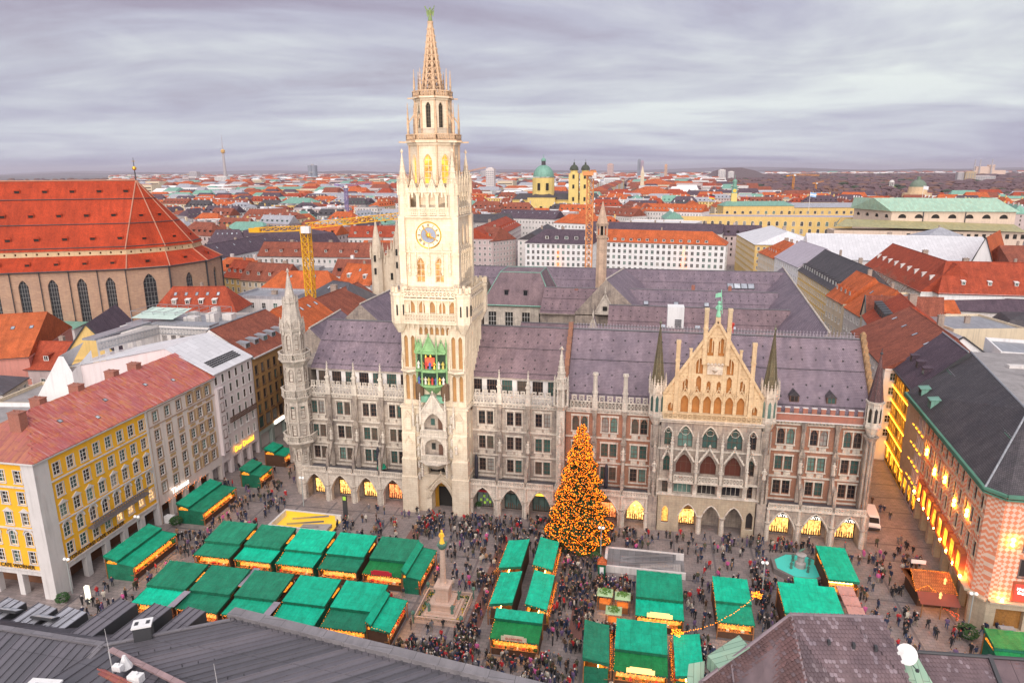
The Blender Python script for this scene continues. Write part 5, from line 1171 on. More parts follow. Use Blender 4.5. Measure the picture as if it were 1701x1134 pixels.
# clock: dial, numerals, ring, sun, hands
kx, ky, kz, R_ = -35.75, uy0-.05, 50.2, 2.15
b = MB(); rng = [(kx+R_*cos(a), ky, kz+R_*sin(a)) for a in np.linspace(0, 2*pi, 33)]; b.add([(x, ky, z) for x, _, z in rng[:-1]][::-1], [tuple(range(32))]); CL = obj('clock', b, weathered('dial plaster', (.78, .66, .48), .08, streak=False), CT)
b = MB(); b.tube(rng, .12, 5); b.tube([(kx+.62*(x-kx), ky-.02, kz+.62*(z-kz)) for x, _, z in rng], .06, 5); o = obj('dial_ring', b, GOLD, CL, world_space=False); o.matrix_parent_inverse = Matrix.Identity(4)
b = MB(); b.add([(kx+.6*(x-kx), ky-.03, kz+.6*(z-kz)) for x, _, z in rng[:-1]][::-1], [tuple(range(32))]); obj('dial_center', b, weathered('blue grey dial', (.24, .27, .36), .2, streak=False), CL, world_space=False)
b = MB()
for i in range(12):
 a = pi/2-i*pi/6; n_ = (3, 1, 2, 3, 2, 1, 2, 3, 4, 2, 1, 2)[i]
 for k in range(n_):
  t_ = (k-(n_-1)/2)*.14; ox, oz = cos(a), sin(a); p = (kx+ox*1.45-oz*t_, ky-.07, kz+oz*1.45+ox*t_); q = (kx+ox*1.9-oz*t_, ky-.07, kz+oz*1.9+ox*t_); b.bar(p, q, .06)
obj('numeral', b, plain('dark numerals', (.10, .06, .03), .5), CL, world_space=False)
b = MB()
for i in range(16): a = i*pi/8; l = .85 if i % 2 else .6; b.add([(kx+.2*cos(a-.3), ky-.1, kz+.2*sin(a-.3)), (kx+.2*cos(a+.3), ky-.1, kz+.2*sin(a+.3)), (kx+l*cos(a), ky-.06, kz+l*sin(a))], [(0, 1, 2)])
b.ball(kx, ky-.1, kz, .33, 8)
b.bar((kx+.5, ky-.14, kz-.6), (kx-1.0, ky-.14, kz+1.5), .12); b.bar((kx-.4, ky-.13, kz+.2), (kx+1.15, ky-.13, kz-.65), .16); obj('clock_hand', b, GOLD, CL, world_space=False)
# arcade storey at 53.4 - 59
b = MB(); w = ux1-ux0; hs = [(c-.58, c+.58, 54.8, 57.4, 'p') for c in (2.2, 3.85, 5.5, 7.15)]+[(c-.25, c+.25, 54.8, 57.2, 'p') for c in (.35, 1.0, w-1.0, w-.35)]
four(b, ux0-.2, ux1+.0, uy0-.2, uy1+.2, 53.4, 58.0, [(a+.1, c+.1, d, e, f) for a, c, d, e, f in hs], .5, None)
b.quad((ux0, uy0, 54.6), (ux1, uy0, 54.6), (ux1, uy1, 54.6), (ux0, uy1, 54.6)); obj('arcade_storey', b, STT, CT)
b = MB()
for c in (2.2, 3.85, 5.5, 7.15):
 for zz, d_ in ((0, 0),): gablet(b, ux0+c, uy0-.4, 57.2, 1.6, 2.3, .2, bw=.16); balus(b, (ux0+c-.55, uy0-.3), 0, 1.1, 53.5, 1.1, .36); gablet(b, ux0+c, uy1+.3, 57.2, 1.6, 2.3, .2, bw=.16)
 m = Matrix.Translation((ux1+.35, uy0+c, 0)) @ Matrix.Rotation(pi/2, 4, 'Z'); g = MB(); gablet(g, 0, 0, 57.2, 1.6, 2.3, .2, bw=.16); balus(g, (-.55, 0), 0, 1.1, 53.5, 1.1, .36); b.merge(g, m)
for k in range(6):
 pinn(b, ux0+.4+k*(w-.8)/5, uy0-.35, 56.4, .32, 4.4); pinn(b, ux1+.3, uy0+.4+k*(w-.8)/5, 56.4, .32, 4.4)
for X_, Y_ in ((ux0+.3, uy0+.3), (ux1-.4, uy0+.3), (ux1-.4, uy1-.3), (ux0+.3, uy1-.3)):
 b.frust(X_, Y_, 53.3, 58.6, .95, .9, 8); b.frust(X_, Y_, 58.6, 63.6, .75, .05, 8)
 for i in range(8): a = i*pi/4+pi/8; pinn(b, X_+.9*cos(a), Y_+.9*sin(a), 56.8, .26, 3.2)
 for k in range(4): b.frust(X_, Y_, 59.4+k*1.0, 59.55+k, .8-k*.17, .7-k*.17, 8)
 b.octa(X_, Y_, 63.8, .25, 0, .5)
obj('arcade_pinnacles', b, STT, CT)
oc = (-35.7, 115.5)
def octwall(b, r, z0, z1, hole=None, depth=.3, back=None):
 L = 2*r*sin(pi/8)
 for i in range(8):
  a = -pi/2-pi/8+i*pi/4; p = (oc[0]+r*cos(a), oc[1]+r*sin(a)); wall(b, p, a+pi/2+pi/8, L, z0, z1, hole(L) if hole else (), depth, back=back)
b = MB(); octwall(b, 4.15, 54.6, 65.4, lambda L: [(L/2-.72, L/2+.72, 58.6, 63.4, 'p')], .4); octwall(b, 2.98, 66, 72.2, lambda L: [(L/2-.42, L/2+.42, 67.6, 71.6, 'p')], .3, 1)
for r, z, h in ((4.9, 65.2, .3), (4.5, 64.8, .4), (3.55, 72.2, .25), (3.2, 71.9, .3)): b.frust(*oc, z, z+h, r, r, 8)
b.frust(*oc, 66, 67.2, 3.1, 3.0, 8); b.frust(*oc, 58, 65.3, 3.4, 3.4, 8); b.frust(*oc, 66, 72.1, 2.55, 2.5, 8)
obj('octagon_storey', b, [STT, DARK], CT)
LITY = litmat('yellow lit tower glass', (1, .50, .03), .75, .5)
for i in range(8):
 a = -pi/2+i*pi/4
 if sin(a) > .1: continue
 rr = 4.15*cos(pi/8)-.2; window(CT, oc[0]+rr*cos(a), oc[1]+rr*sin(a), 58.6, a+pi/2, 1.44, 4.8, 'p', 2, 5, frame=STT, stone=STT, glass=LITY, surround=0, sill=False)
 rr = 2.98*cos(pi/8)-.15; window(CT, oc[0]+rr*cos(a), oc[1]+rr*sin(a), 67.6, a+pi/2, .84, 4.0, 'p', 2, 7, frame=weathered('bell louvre', (.12, .10, .07)), stone=STT, glass=DARK, surround=0, sill=False)
b = MB()
for i in range(8):
 a = -pi/2-pi/8+i*pi/4; c_, s_ = cos(a), sin(a)
 for r, z0, z1 in ((4.2, 54.6, 65), (3.0, 66, 72)): b.tube([(oc[0]+r*c_, oc[1]+r*s_, z0), (oc[0]+r*c_, oc[1]+r*s_, z1)], .17, 5)
 pinn(b, oc[0]+4.25*c_, oc[1]+4.25*s_, 65.4, .38, 6.4); pinn(b, oc[0]+3.0*c_, oc[1]+3.0*s_, 72, .3, 5); b.bar((oc[0]+4.2*c_, oc[1]+4.2*s_, 68.4), (oc[0]+3.0*c_, oc[1]+3.0*s_, 70), .2)
 pinn(b, oc[0]+4.3*c_, oc[1]+4.3*s_, 57.5, .4, 4)
 for r, z, h in ((4.6, 65.5, 1.0), (3.3, 72.4, .95)):
  A = (oc[0]+r*c_, oc[1]+r*s_); B = (oc[0]+r*cos(a+pi/4), oc[1]+r*sin(a+pi/4)); balus(b, A, atan2(B[1]-A[1], B[0]-A[0]), hypot(B[0]-A[0], B[1]-A[1]), z, h, .42, t=.17)
 b.bar((oc[0]+4.5*c_, oc[1]+4.5*s_, 65.3), (oc[0]+5.9*c_, oc[1]+5.9*s_, 65.35), .22); b.bar((oc[0]+3.3*c_, oc[1]+3.3*s_, 72.3), (oc[0]+4.2*c_, oc[1]+4.2*s_, 72.3), .18)
 # spire ribs and open tracery rings
 R0, Z0, R1, Z1 = 1.85, 72.6, .22, 84.0; b.bar((oc[0]+R0*c_, oc[1]+R0*s_, Z0), (oc[0]+R1*c_, oc[1]+R1*s_, Z1), .3)
 for k in range(11):
  t_ = (k+.5)/11.5; r = R0+(R1-R0)*t_; z = Z0+(Z1-Z0)*t_; r2 = R0+(R1-R0)*(t_+.08); z2 = z+.9
  A = (oc[0]+r*c_, oc[1]+r*s_, z); B = (oc[0]+r*cos(a+pi/4), oc[1]+r*sin(a+pi/4), z); b.bar(A, B, .16)
  A2 = (oc[0]+r2*cos(a+pi/8)*.95, oc[1]+r2*sin(a+pi/8)*.95, z2); b.bar(A, A2, .1); b.bar(B, A2, .1); b.octa(oc[0]+(r+.17)*c_, oc[1]+(r+.17)*s_, z, .17)
b.frust(*oc, 72.6, 79.5, .8, .45, 8); b.frust(*oc, 79, 84.2, .62, .22, 8); b.frust(*oc, 83.9, 84.2, .45, .5, 8)
obj('spire', b, ashlar('spire limestone', (.68, .48, .32), (.6, .42, .28), (.4, .28, .18), .6, .3, .3, (.3, .17, .1)), CT)
b = MB(); figure(b, *oc, 84.2, 2.1, arms=False)
for s in (-1, 1): b.tube([(oc[0]+s*.25, oc[1], 85.8), (oc[0]+s*.65, oc[1]-.1, 86.1), (oc[0]+s*.8, oc[1]-.1, 86.5)], .1, 5)
for s in (-1, 1): b.add([(oc[0]+s*.1, oc[1]+.1, 85.6), (oc[0]+s*.7, oc[1]+.1, 85.9), (oc[0]+s*.5, oc[1]+.1, 84.8)], [(0, 1, 2)])
obj('bronze_figure', b, weathered('bronze green gold', (.22, .30, .12), .2), CT)
# glockenspiel bay
GS = weathered('glockenspiel copper', (.22, .40, .18), .3, 1.2, .5); GS2 = weathered('glockenspiel gilt copper', (.50, .42, .10), .3, 1.5, .4)
gx, gy = -35.5, 109.9; b = MB(); b.frust(gx, gy+.3, 22.6, 24.4, .7, 2.6, 8); b.frust(gx, gy+.3, 24.4, 24.7, 2.7, 2.7, 8); b.frust(gx, gy+.3, 27.1, 27.5, 2.95, 2.95, 8); b.frust(gx, gy+.3, 30.4, 30.7, 2.8, 2.8, 8)
for x in (-2.7, -1.35, 1.35, 2.7):
 yy = gy-(1.9 if abs(x) < 2 else .6); b.tube([(gx+x, yy, 24.5), (gx+x, yy, 30.6)], .15, 6); pinn(b, gx+x, yy, 30.3, .35, 2.6 if abs(x) > 2 else 3)
gablet(b, gx, gy-1.9, 30.4, 2.8, 3.0, .3, bw=.22, fill=True)
for s in (-1, 1): gablet(b, gx+s*2.0, gy-1.2, 30.4, 1.6, 1.9, .3, bw=.18)
for z in (27.1, 30.3): b.tube([(x+gx, gy-2.0+.25*abs(x), z) for x in (-2.7, -1.35, 0, 1.35, 2.7)], .16, 5)
GK = obj('glockenspiel', b, GS, CT)
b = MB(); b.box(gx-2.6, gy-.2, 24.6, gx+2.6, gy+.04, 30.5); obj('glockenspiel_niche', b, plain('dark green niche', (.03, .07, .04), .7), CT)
b = MB(); b.box(gx-.95, gy-1.3, 28.0, gx+.75, gy-1.1, 29.5); obj('red_banner', b, emit('lit red cloth', (.75, .10, .03), .3, (.6, .08, .05)), CT)
k = 0
for z, n_ in ((27.5, 7), (24.7, 8)):
 for i in range(n_):
  x = gx-2.2+4.4*i/(n_-1); mt = [GOLD, plain('red costume', (.5, .05, .04)), plain('white costume', (.7, .66, .6)), plain('blue costume', (.08, .12, .35)), GS2][(i*2+n_) % 5]
  b = MB(); figure(b, x, gy-1.5+.2*abs(x-gx), z, 1.35); obj('glockenspiel_figure', b, mt, CT)
b = MB(); figure(b, gx+.2, gy-1.6, 29.6, 1.2); figure(b, gx-.7, gy-1.5, 29.5, 1.1); obj('glockenspiel_figure', b, GOLD, CT)
for s in (-1, 1):
 b = MB(); b.frust(gx+s*2.3, gy-.6, 21.7, 24.3, .75, .75, 8); b.ball(gx+s*2.3, gy-.6, 24.3, .74, 8); obj('bell_cover', b, weathered('brown copper', (.13, .08, .05)), CT)
b = MB(); b.box(gx-2.2, gy-1.2, 21.3, gx+2.2, gy, 22.4); obj('copper_ledge', b, COPG, CT)
# ------------------------------------------------------------------ the row left of the square (facades along x = -82.4, facing east)
def street_root(name, label, cat, x, y): return thing(name, label, cat, (x, y, 0))
def arch_front(root, x, y0, y1, ang, zt, n, wm, back=3, name='arcade_wall', lit=None, pw=.9):
 """ground floor with square openings between piers; starts at (x,y0) running along ang"""
 b = MB(); L = abs(y1-y0); st = L/n
 hs = [(i*st+pw/2, (i+1)*st-pw/2, 0, zt-.9, 'r') for i in range(n)]
 wall(b, (x, y0), ang, L, 0, zt, hs, .9); obj(name, b, wm, root)
 d = Vector((cos(ang), sin(ang))); nn2 = Vector((d.y, -d.x)); p = Vector((x, y0))-nn2*back; q = p+d*L
 b = MB(); b.quad((p.x, p.y, 0), (q.x, q.y, 0), (q.x, q.y, zt), (p.x, p.y, zt)); obj('arcade_back_wall', b, lit or weathered('brown arcade', (.20, .09, .05), .2), root)
YELS = weathered('strong yellow plaster', (.84, .44, .03), .07, .3, g=.15)
LGREY = weathered('light stone trim', (.60, .57, .56), .08, .5)
y_rows = [(5.4, 7.4, 'r'), (8.3, 10.6, 'o'), (11.6, 13.6, 'r'), (14.9, 16.8, 'r'), (18.2, 20.1, 'r')]
Y0_ = street_root('yellow_building', 'yellow corner building with white windows and a rusted red sheet roof', 'building', -90, 85)
MANUAL += [(-92, 85, 20), (-92, 105, 18), (-95, 125, 20), (-92, 145, 18)]
fx = -82.4; hsE = [h for zb, zt, k in y_rows for h in hole_row(19.9, 8, 1.25, zb, zt, k)]
b = MB(); wall(b, (fx, 76.1), pi/2, 19.9, 4.4, 21.5, hsE, .25); hsS = [h for zb, zt, k in y_rows for h in hole_row(22, 8, 1.25, zb, zt, k)]
wall(b, (-106.2, 73.8), 0, 22.2, 4.4, 21.5, hsS, .25); obj('wall', b, YELS, Y0_)
b = MB()
b.box(-84.3, 73.5, 0, fx+.15, 76.0, 21.5); b.box(fx-.3, 95.7, 0, fx+.18, 96.3, 21.5)
for z in (4.3, 11.0, 17.5, 21.1): b.box(fx, 76, z, fx+.22, 96, z+.2); b.box(-106, 73.55, z, -84.3, 73.8, z+.2)
obj('stone_trim', b, LGREY, Y0_)
WIN_WARM = litmat('lit cafe window', (1, .6, .25), .8, 2.4)
def named_row(root, O, ang, L, n, zb, zt, k, frame, stone, **kw):
 d = Vector((cos(ang), sin(ang))); gl_ = kw.pop('gl', None)
 for i in range(n):
  p = Vector(O)+d*(L*(i+.5)/n); window(root, p.x, p.y, zb, ang, 1.25, zt-zb, k, 2, 3, frame=frame, stone=stone, surround=.13, glass=gl_(i) if gl_ else None, **kw)
for j, (zb, zt, k) in enumerate(y_rows):
 named_row(Y0_, (fx, 76.1), pi/2, 19.9, 8, zb, zt, k, WHITEF, LGREY, gl=(lambda i: WIN_WARM if i > 3 else GLASS) if j == 0 else None)
 named_row(Y0_, (-106.2, 73.8), 0, 22.2, 8, zb, zt, k, WHITEF, LGREY)
 b = MB()
 if j in (2, 1):
  for i in range(8):
   yc = 76.1+19.9*(i+.5)/8; m_ = Matrix.Translation((fx, yc, 0)) @ Matrix.Rotation(pi/2, 4, 'Z'); g = MB()
   g.add([(-.9, -.18, zt+.1), (.9, -.18, zt+.1), (0, -.18, zt+.75), (-.9, 0, zt+.1), (.9, 0, zt+.1), (0, 0, zt+.75)], [(0, 1, 2), (0, 2, 5, 3), (2, 1, 4, 5), (0, 3, 4, 1)]) if j == 2 else g.tube([(x_, -.08, z_) for x_, z_ in arch_pts(-.85, .85, zb, zt+.35, 'o', 5)], .12, 4)
   b.merge(g, m_); b.merge(g, Matrix.Translation((-106.2+22.2*(i+.5)/8, 73.8, 0)))
  obj('window_hood', b, LGREY, Y0_)
b = MB(); balus(b, (fx+1.0, 81), pi/2, 12, 7.75, .9, .5, t=.1); b.box(fx, 80.9, 7.5, fx+1.15, 93.1, 7.74); obj('balcony', b, plain('iron', (.18, .15, .15)), Y0_)
arch_front(Y0_, fx, 76.1, 96, pi/2, 4.4, 5, LGREY); arch_front(Y0_, -106.2, 73.8, 95.6+.4, 0, 4.4, 5, LGREY); MATL = plain('black letters', (.03, .02, .015), .5)
text('lettering', 'KONDITOREI CAFE W\u00d6RNER', .85, (fx+.12, 82.2, 4.62), (pi/2, 0, pi/2), MATL, Y0_); text('lettering', 'KONDITOREI CAFE W\u00d6RNER', .85, (-91, 73.68, 4.62), (pi/2, 0, 0), MATL, Y0_)
# roof over yellow and beige: real sheets laid side by side along the slope
b = MB(); b.quad((-81.9, 73.2, 21.6), (-81.9, 115.2, 21.6), (-90.2, 115.2, 26.1), (-90.2, 81.6, 26.1)); b.tri((-98.8, 73.2, 21.6), (-81.9, 73.2, 21.6), (-90.2, 81.6, 26.1)); b.quad((-98.8, 115.2, 21.6), (-98.8, 73.2, 21.6), (-90.2, 81.6, 26.1), (-90.2, 115.2, 26.1))
b.quad((-81.9, 73.2, 21.35), (-81.9, 115.2, 21.35), (-81.9, 115.2, 21.6), (-81.9, 73.2, 21.6), 1); b.quad((-98.8, 73.2, 21.35), (-81.9, 73.2, 21.35), (-81.9, 73.2, 21.6), (-98.8, 73.2, 21.6), 1); b.box(-98.5, 74.6, 4, -84.4, 114.8, 21.34, 1)
obj('roof', b, [R_CPX if 0 else R_COPR, LGREY], Y0_)
def copper():
 mt, t, b = newmat('streaked red copper'); setc(b, (.4, .1, .08), .5, .1, .4); p = geo_pos(t)
 s1 = noise(t, mapped(t, p, (.35, 3.2, .35)), 1, 6, .7, .3); s2 = noise(t, p, .6, 6, .75, 1.0); s3 = noise(t, mapped(t, p, (.6, 5, .6)), 1, 4, .7)
 c = RAMP(t, s1, [(.32, (.30, .07, .07)), (.46, (.44, .105, .085)), (.56, (.52, .17, .14)), (.7, (.62, .36, .36))]); c = MIX(t, RAMP(t, s2, [(.5, (0, 0, 0)), (.66, (.75, .75, .75))]), c, (.58, .23, .06)); c = MIX(t, RAMP(t, s3, [(.62, (0, 0, 0)), (.74, (.6, .6, .6))]), c, (.62, .50, .52)); c = MIX(t, RAMP(t, noise(t, p, .25, 4, .6), [(.5, (0, 0, 0)), (.68, (.5, .5, .5))]), c, (.36, .11, .15))
 L_(t, c, b.inputs['Base Color']); return mt
R_CPX = copper()
q_ = random.Random(5); sl = 4.5/8.3
sheets = []
for i in range(35):
 ya = 73.4+i*1.19; top = min(1.0, (ya+.6-73.2)/8.4) if ya < 81.6 else 1.0
 for k in range(3):
  t0, t1 = k/3, min((k+1)/3, top)
  if t1 <= t0+.03: continue
  xa_, xb_ = -81.88-8.3*t0, -81.88-8.3*t1+.04; b = MB(); o_ = .05+.03*((i+k) % 2)
  za, zb_ = 21.6+4.5*t0+o_, 21.6+4.5*t1+o_; v = [(xa_, ya, za), (xa_, ya+1.14, za), (xb_, ya+1.14, zb_), (xb_, ya, zb_)]; v += [(x, y, z-.12) for x, y, z in v]
  b.add(v, [(0, 1, 2, 3), (4, 5, 1, 0), (5, 6, 2, 1), (7, 4, 0, 3)]); b.bar((xa_, ya+1.16, za+.02), (xb_, ya+1.16, zb_+.02), .07)
  obj('roof_sheet', b, R_CPX, Y0_)
for y, x in ((78.5, -88.8), (84.5, -91.2), (91.5, -90.8), (99.5, -91), (104.5, -90.6)): chimney(Y0_, x, y, 25.4, 1.5, 1.9, BRR)
for x, y in ((-86, 83), (-86.3, 92.5), (-86, 101.5), (-84, 88), (-84.6, 107)): skylight(Y0_, (x, y, 21.6+(-81.9-x)*sl+.05), sl, pi/2, .7, .7)
# beige building
BG = street_root('beige_building', 'beige-grey building with painted window frames between the yellow and the white house', 'building', -90, 105.5)
BEI = weathered('beige stucco', (.70, .61, .56), .08, .3, g=.25); ORN = weathered('painted ornament', (.50, .33, .17), .2, 1.5, streak=False); OCH = weathered('brown surround', (.40, .28, .21), .1)
rows_b = [(5.3, 7.2), (8.5, 10.4), (11.8, 13.7), (15.1, 17.0), (18.6, 20.4)]
b = MB(); hs = []
ycols = [98.2, 101.3, 104.4, 107.6, 110.2, 112.8]
for zb, zt in rows_b:
 for yc in ycols: hs.append((yc-.6-96.3, yc+.6-96.3, zb, zt, 'r'))
wall(b, (fx, 96.3), pi/2, 18.6, 4.2, 21.5, hs, .22); obj('wall', b, BEI, BG)
for zb, zt in rows_b:
 for yc in ycols: window(BG, fx, yc, zb, pi/2, 1.2, zt-zb, 'r', 2, 3, frame=WHITEF, stone=OCH, surround=.22)
for i, yc in enumerate(ycols):
 for (zb, zt) in rows_b[:-1]: b = MB(); b.box(fx-.01, yc-.75, zt+.5, fx+.05, yc+.75, zt+1.0); obj('painted_panel', b, ORN, BG)
b = MB()
for yc in ycols[3:]:
 for (zb, zt) in rows_b:
  for s in (-1, 1): b.box(fx-.01, yc+s*1.05-.16, zb-.2, fx+.06, yc+s*1.05+.16, zt+.3)
 b.add([(fx+.07, yc-1.1, 20.6), (fx+.07, yc+1.1, 20.6), (fx+.07, yc, 21.3)], [(0, 1, 2)])
obj('painted_ornament', b, ORN, BG); arch_front(BG, fx, 96.3, 114.9, pi/2, 4.2, 5, BEI)
b = MB(); b.box(fx, 96.2, 21.1, fx+.3, 115, 21.4); b.tube([(fx+.15, 96.15, 0), (fx+.15, 96.15, 21)], .1, 5); b.box(fx, 96.3, 17.9, fx+.1, 114.9, 18.1); obj('cornice', b, OCH, BG)
text('lettering', 'Thomas', 1.5, (fx+.5, 101.5, 4.3), (pi/2, 0, pi/2), SIGNW, BG)
b = MB()
for i in range(40): y = 97+i*.28; b.octa(fx+.8+.3*sin(i), y, 3.9+.25*sin(i*2.1), .06)
obj('light_garland', b, BULB, BG, kind='stuff')
# white-pink building with white roof
WB = street_root('white_roofed_building', 'pinkish building with a broad white roof and gold letters reading Der Donisl', 'building', -95, 122)
PKW = weathered('pale pink stucco', (.72, .63, .63), .06, .3, g=.2); zr_ = [5.6, 8.6, 11.4, 14.2, 17.0, 19.6]
b = MB(); hs = []
for j, z in enumerate(zr_):
 for i in range(6): yc = 115.9+i*2.3; hs.append((yc-.45-114.9, yc+.45-114.9, z, z+1.7, 'r'))
wall(b, (fx, 114.9), pi/2, 13.9, 4.0, 22, hs, .2); b.box(-117, 114.8, 0, -84, 115.2, 20); b.add([(-117, 114.8, 20), (-82.6, 114.8, 20), (-82.6, 114.8, 22), (-92, 114.8, 26.9), (-117, 114.8, 21.5)], [(0, 1, 2, 3, 4)]); b.box(-117, 115.3, 0, -84, 128, 19.8)
obj('wall', b, PKW, WB)
for j, z in enumerate(zr_):
 for i in range(6): window(WB, fx, 115.9+i*2.3, z, pi/2, .9, 1.7, 'r', 2, 2, frame=BROWNF if j > 1 else WHITEF, stone=WHITEF, surround=.1)
b = MB(); b.box(fx, 115, 5, fx+.7, 117.1, 19); obj('bay_front', b, PKW, WB)
for z in zr_[:-1]: window(WB, fx+.7, 116.05, z, pi/2, .95, 1.7, 'r', 2, 3, frame=BROWNF, surround=.06)
b = MB(); balus(b, (fx+.8, 118), pi/2, 9.8, 10.9, 1.0, .5, t=.12); obj('balcony', b, BROWNF, WB)
arch_front(WB, fx, 114.9, 128.8, pi/2, 4.0, 4, PKW); text('lettering', 'Der Donisl', 1.6, (fx+.4, 122.6, 4.1), (pi/2, 0, pi/2), emit('gold lit letters', (1, .45, .02), 1.4), WB)
b = MB(); b.quad((-82, 114.6, 22.1), (-82, 129, 22.1), (-92, 129, 27), (-92, 114.6, 27)); b.quad((-92, 114.6, 27), (-92, 129, 27), (-117, 129, 21.6), (-117, 114.6, 21.6)); b.quad((-82, 114.6, 21.9), (-82, 129, 21.9), (-82, 129, 22.1), (-82, 114.6, 22.1)); obj('roof', b, R_WHITE, WB)
b = MB()
for i in range(16):
 for k in range(4): y = 117+i*.62; x = -83.6-k*.5; z = 22.1+(-82-x)*.49; b.box(x-.3, y, z, x+.1, y+.4, z+.22)
obj('snow_grid', b, DGREY, WB)
b = MB(); b.add([(-126, 112, 9), (-112, 112.5, 9), (-112, 112.5, 21.8), (-113.5, 112.5, 25), (-114.5, 112.4, 25), (-126, 112, 9.5), (-126, 118, 9), (-112, 118, 9), (-112, 118, 25), (-113.5, 118, 26.6), (-126, 118, 10)], [(0, 1, 2, 3, 4, 5), (1, 7, 8, 2), (5, 4, 9, 10)]); obj('white_buttress_wall', b, W_WHITE, WB)
# courtyard block behind with glazed balcony
CB = street_root('courtyard_block', 'courtyard block with railings, a pale green glass roof and scaffolding behind the white roof', 'building', -108, 138)
b = MB(); hs = hole_row(16, 7, 1.3, 21.5, 24); wall(b, (-112.5, 120.2), pi/2*.9, 16, 10, 26.5, hs, .2); wall(b, (-110, 136.2), 0, 14, 10, 26.2, hole_row(14, 6, 1.3, 21.5, 24), .2); b.box(-122, 138, 5, -97, 152, 25.2); b.quad((-112.5, 120, 20.5), (-97, 120, 20.5), (-97, 137, 20.5), (-110, 137, 20.5)); obj('wall', b, W_PALE, CB)
b = MB(); b.box(-115.5, 119.8, 26.5, -112.4, 137, 26.9); b.box(-112.4, 136.3, 26.2, -97, 140, 26.6); b.box(-122, 140, 25.3, -97, 152, 25.5); obj('roof', b, ZINC, CB)
b = MB(); balus(b, (-112.3, 120.4), pi/2*.9, 15.5, 24.3, 1.5, .8, t=.09); balus(b, (-109.9, 136), 0, 13, 24.3, 1.4, .8, t=.09)
for i in range(8): x = -121+i*3; b.bar((x, 141, 25.5), (x, 141, 28.3), .1); b.bar((x, 150, 25.5), (x, 150, 28.3), .1); b.bar((x, 141, 28.3), (x, 150, 28.3), .1)
for y, z in ((141, 28.3), (150, 28.3), (141, 26.8)): b.bar((-121, y, z), (-100, y, z), .1)
obj('railing', b, plain('galvanised pipe', (.42, .43, .45), .4, .6), CB)
b = MB(); b.quad((-119, 138.5, 27.2), (-108, 138.5, 27.2), (-108, 146, 28.4), (-119, 146, 28.4)); obj('glass_roof', b, weathered('pale green glass', (.50, .62, .56), .08), CB)
for i, (x, y, w, h) in enumerate(((-106, 143, 3, 1.6), (-102, 145, 2.2, 2.2), (-99.5, 148, 2.5, 1.5), (-110, 149, 2, 1.4), (-115, 148, 2.4, 1.8), (-104, 149.5, 1.6, 2.6))):
 b = MB(); b.box(x-w/2, y-w/2.4, 25.5, x+w/2, y+w/2.4, 25.5+h)
 for k in range(5): b.box(x-w/2-.03+w*k/5, y-w/2.4-.05, 25.7, x-w/2+w*k/5+w*.12, y-w/2.4, 25.3+h)
 obj('ventilation_box', b, W_PALE, CB)
# brown striped office with dormers
BO = street_root('ochre_office', 'ochre striped office with dark windows and four dormers beside the corner turret', 'building', -90, 140)
OC = ashlar('ochre banded stone', (.52, .30, .12), (.46, .26, .10), (.20, .09, .05), 40, .9, .3); hs = []
for z in (8.6, 11.6, 14.6, 17.6): hs += [(h[0], h[1], z, z+2, 'r') for h in hole_row(22.8, 9, 1.1, 0, 1)]
b = MB(); wall(b, (fx, 129), pi/2, 22.8, 4.6, 21.6, hs+hole_row(22.8, 8, 1.9, 5.2, 7.8), .25); obj('wall', b, OC, BO)
for z in (8.6, 11.6, 14.6, 17.6):
 for i in range(9): window(BO, fx, 129+22.8*(i+.5)/9, z, pi/2, 1.1, 2, 'r', 2, 1, frame=DGREY, stone=BROWNF, surround=.08)
for i in range(8): window(BO, fx, 129+22.8*(i+.5)/8, 5.2, pi/2, 1.9, 2.6, 'r', 1, 1, frame=DGREY, stone=BROWNF, surround=.15)
arch_front(BO, fx, 129, 151.8, pi/2, 4.6, 4, weathered('grey green pier', (.33, .38, .35), .1), lit=litmat('lit orange passage', (1, .24, .012), .5, .3))
b = MB(); b.quad((-82, 129, 21.7), (-82, 152, 21.7), (-92, 152, 27.6), (-92, 129, 27.6)); b.quad((-92, 129, 27.6), (-92, 152, 27.6), (-99, 152, 21.7), (-99, 129, 21.7)); b.box(-98.8, 129.1, 0, -83.4, 151.9, 21.6, 1); b.tri((-98.8, 129.1, 21.6), (-82.2, 129.1, 21.6), (-92, 129.1, 27.5), 1); b.box(-82.1, 129, 21.4, -81.8, 152, 21.7, 1); obj('roof', b, [R_RUST, W_PALE], BO)
for i in range(6): dormer(BO, -84.6, 131.5+i*3.6, 23.2, pi/2, 1.7, 1.2, 2.6, ZINC, 'shed', ZINC)
b = MB(); b.tube([(-92, 129, 27.7), (-92, 152, 27.7)], .2, 5); b.box(-99, 128.8, 21.5, -82, 129.05, 22.2); obj('ridge_cap', b, ZINC, BO)
b = MB(); b.box(fx+.1, 135.2, 4.2, fx+.5, 139.2, 4.9); obj('sign_board', b, SIGNW, BO)
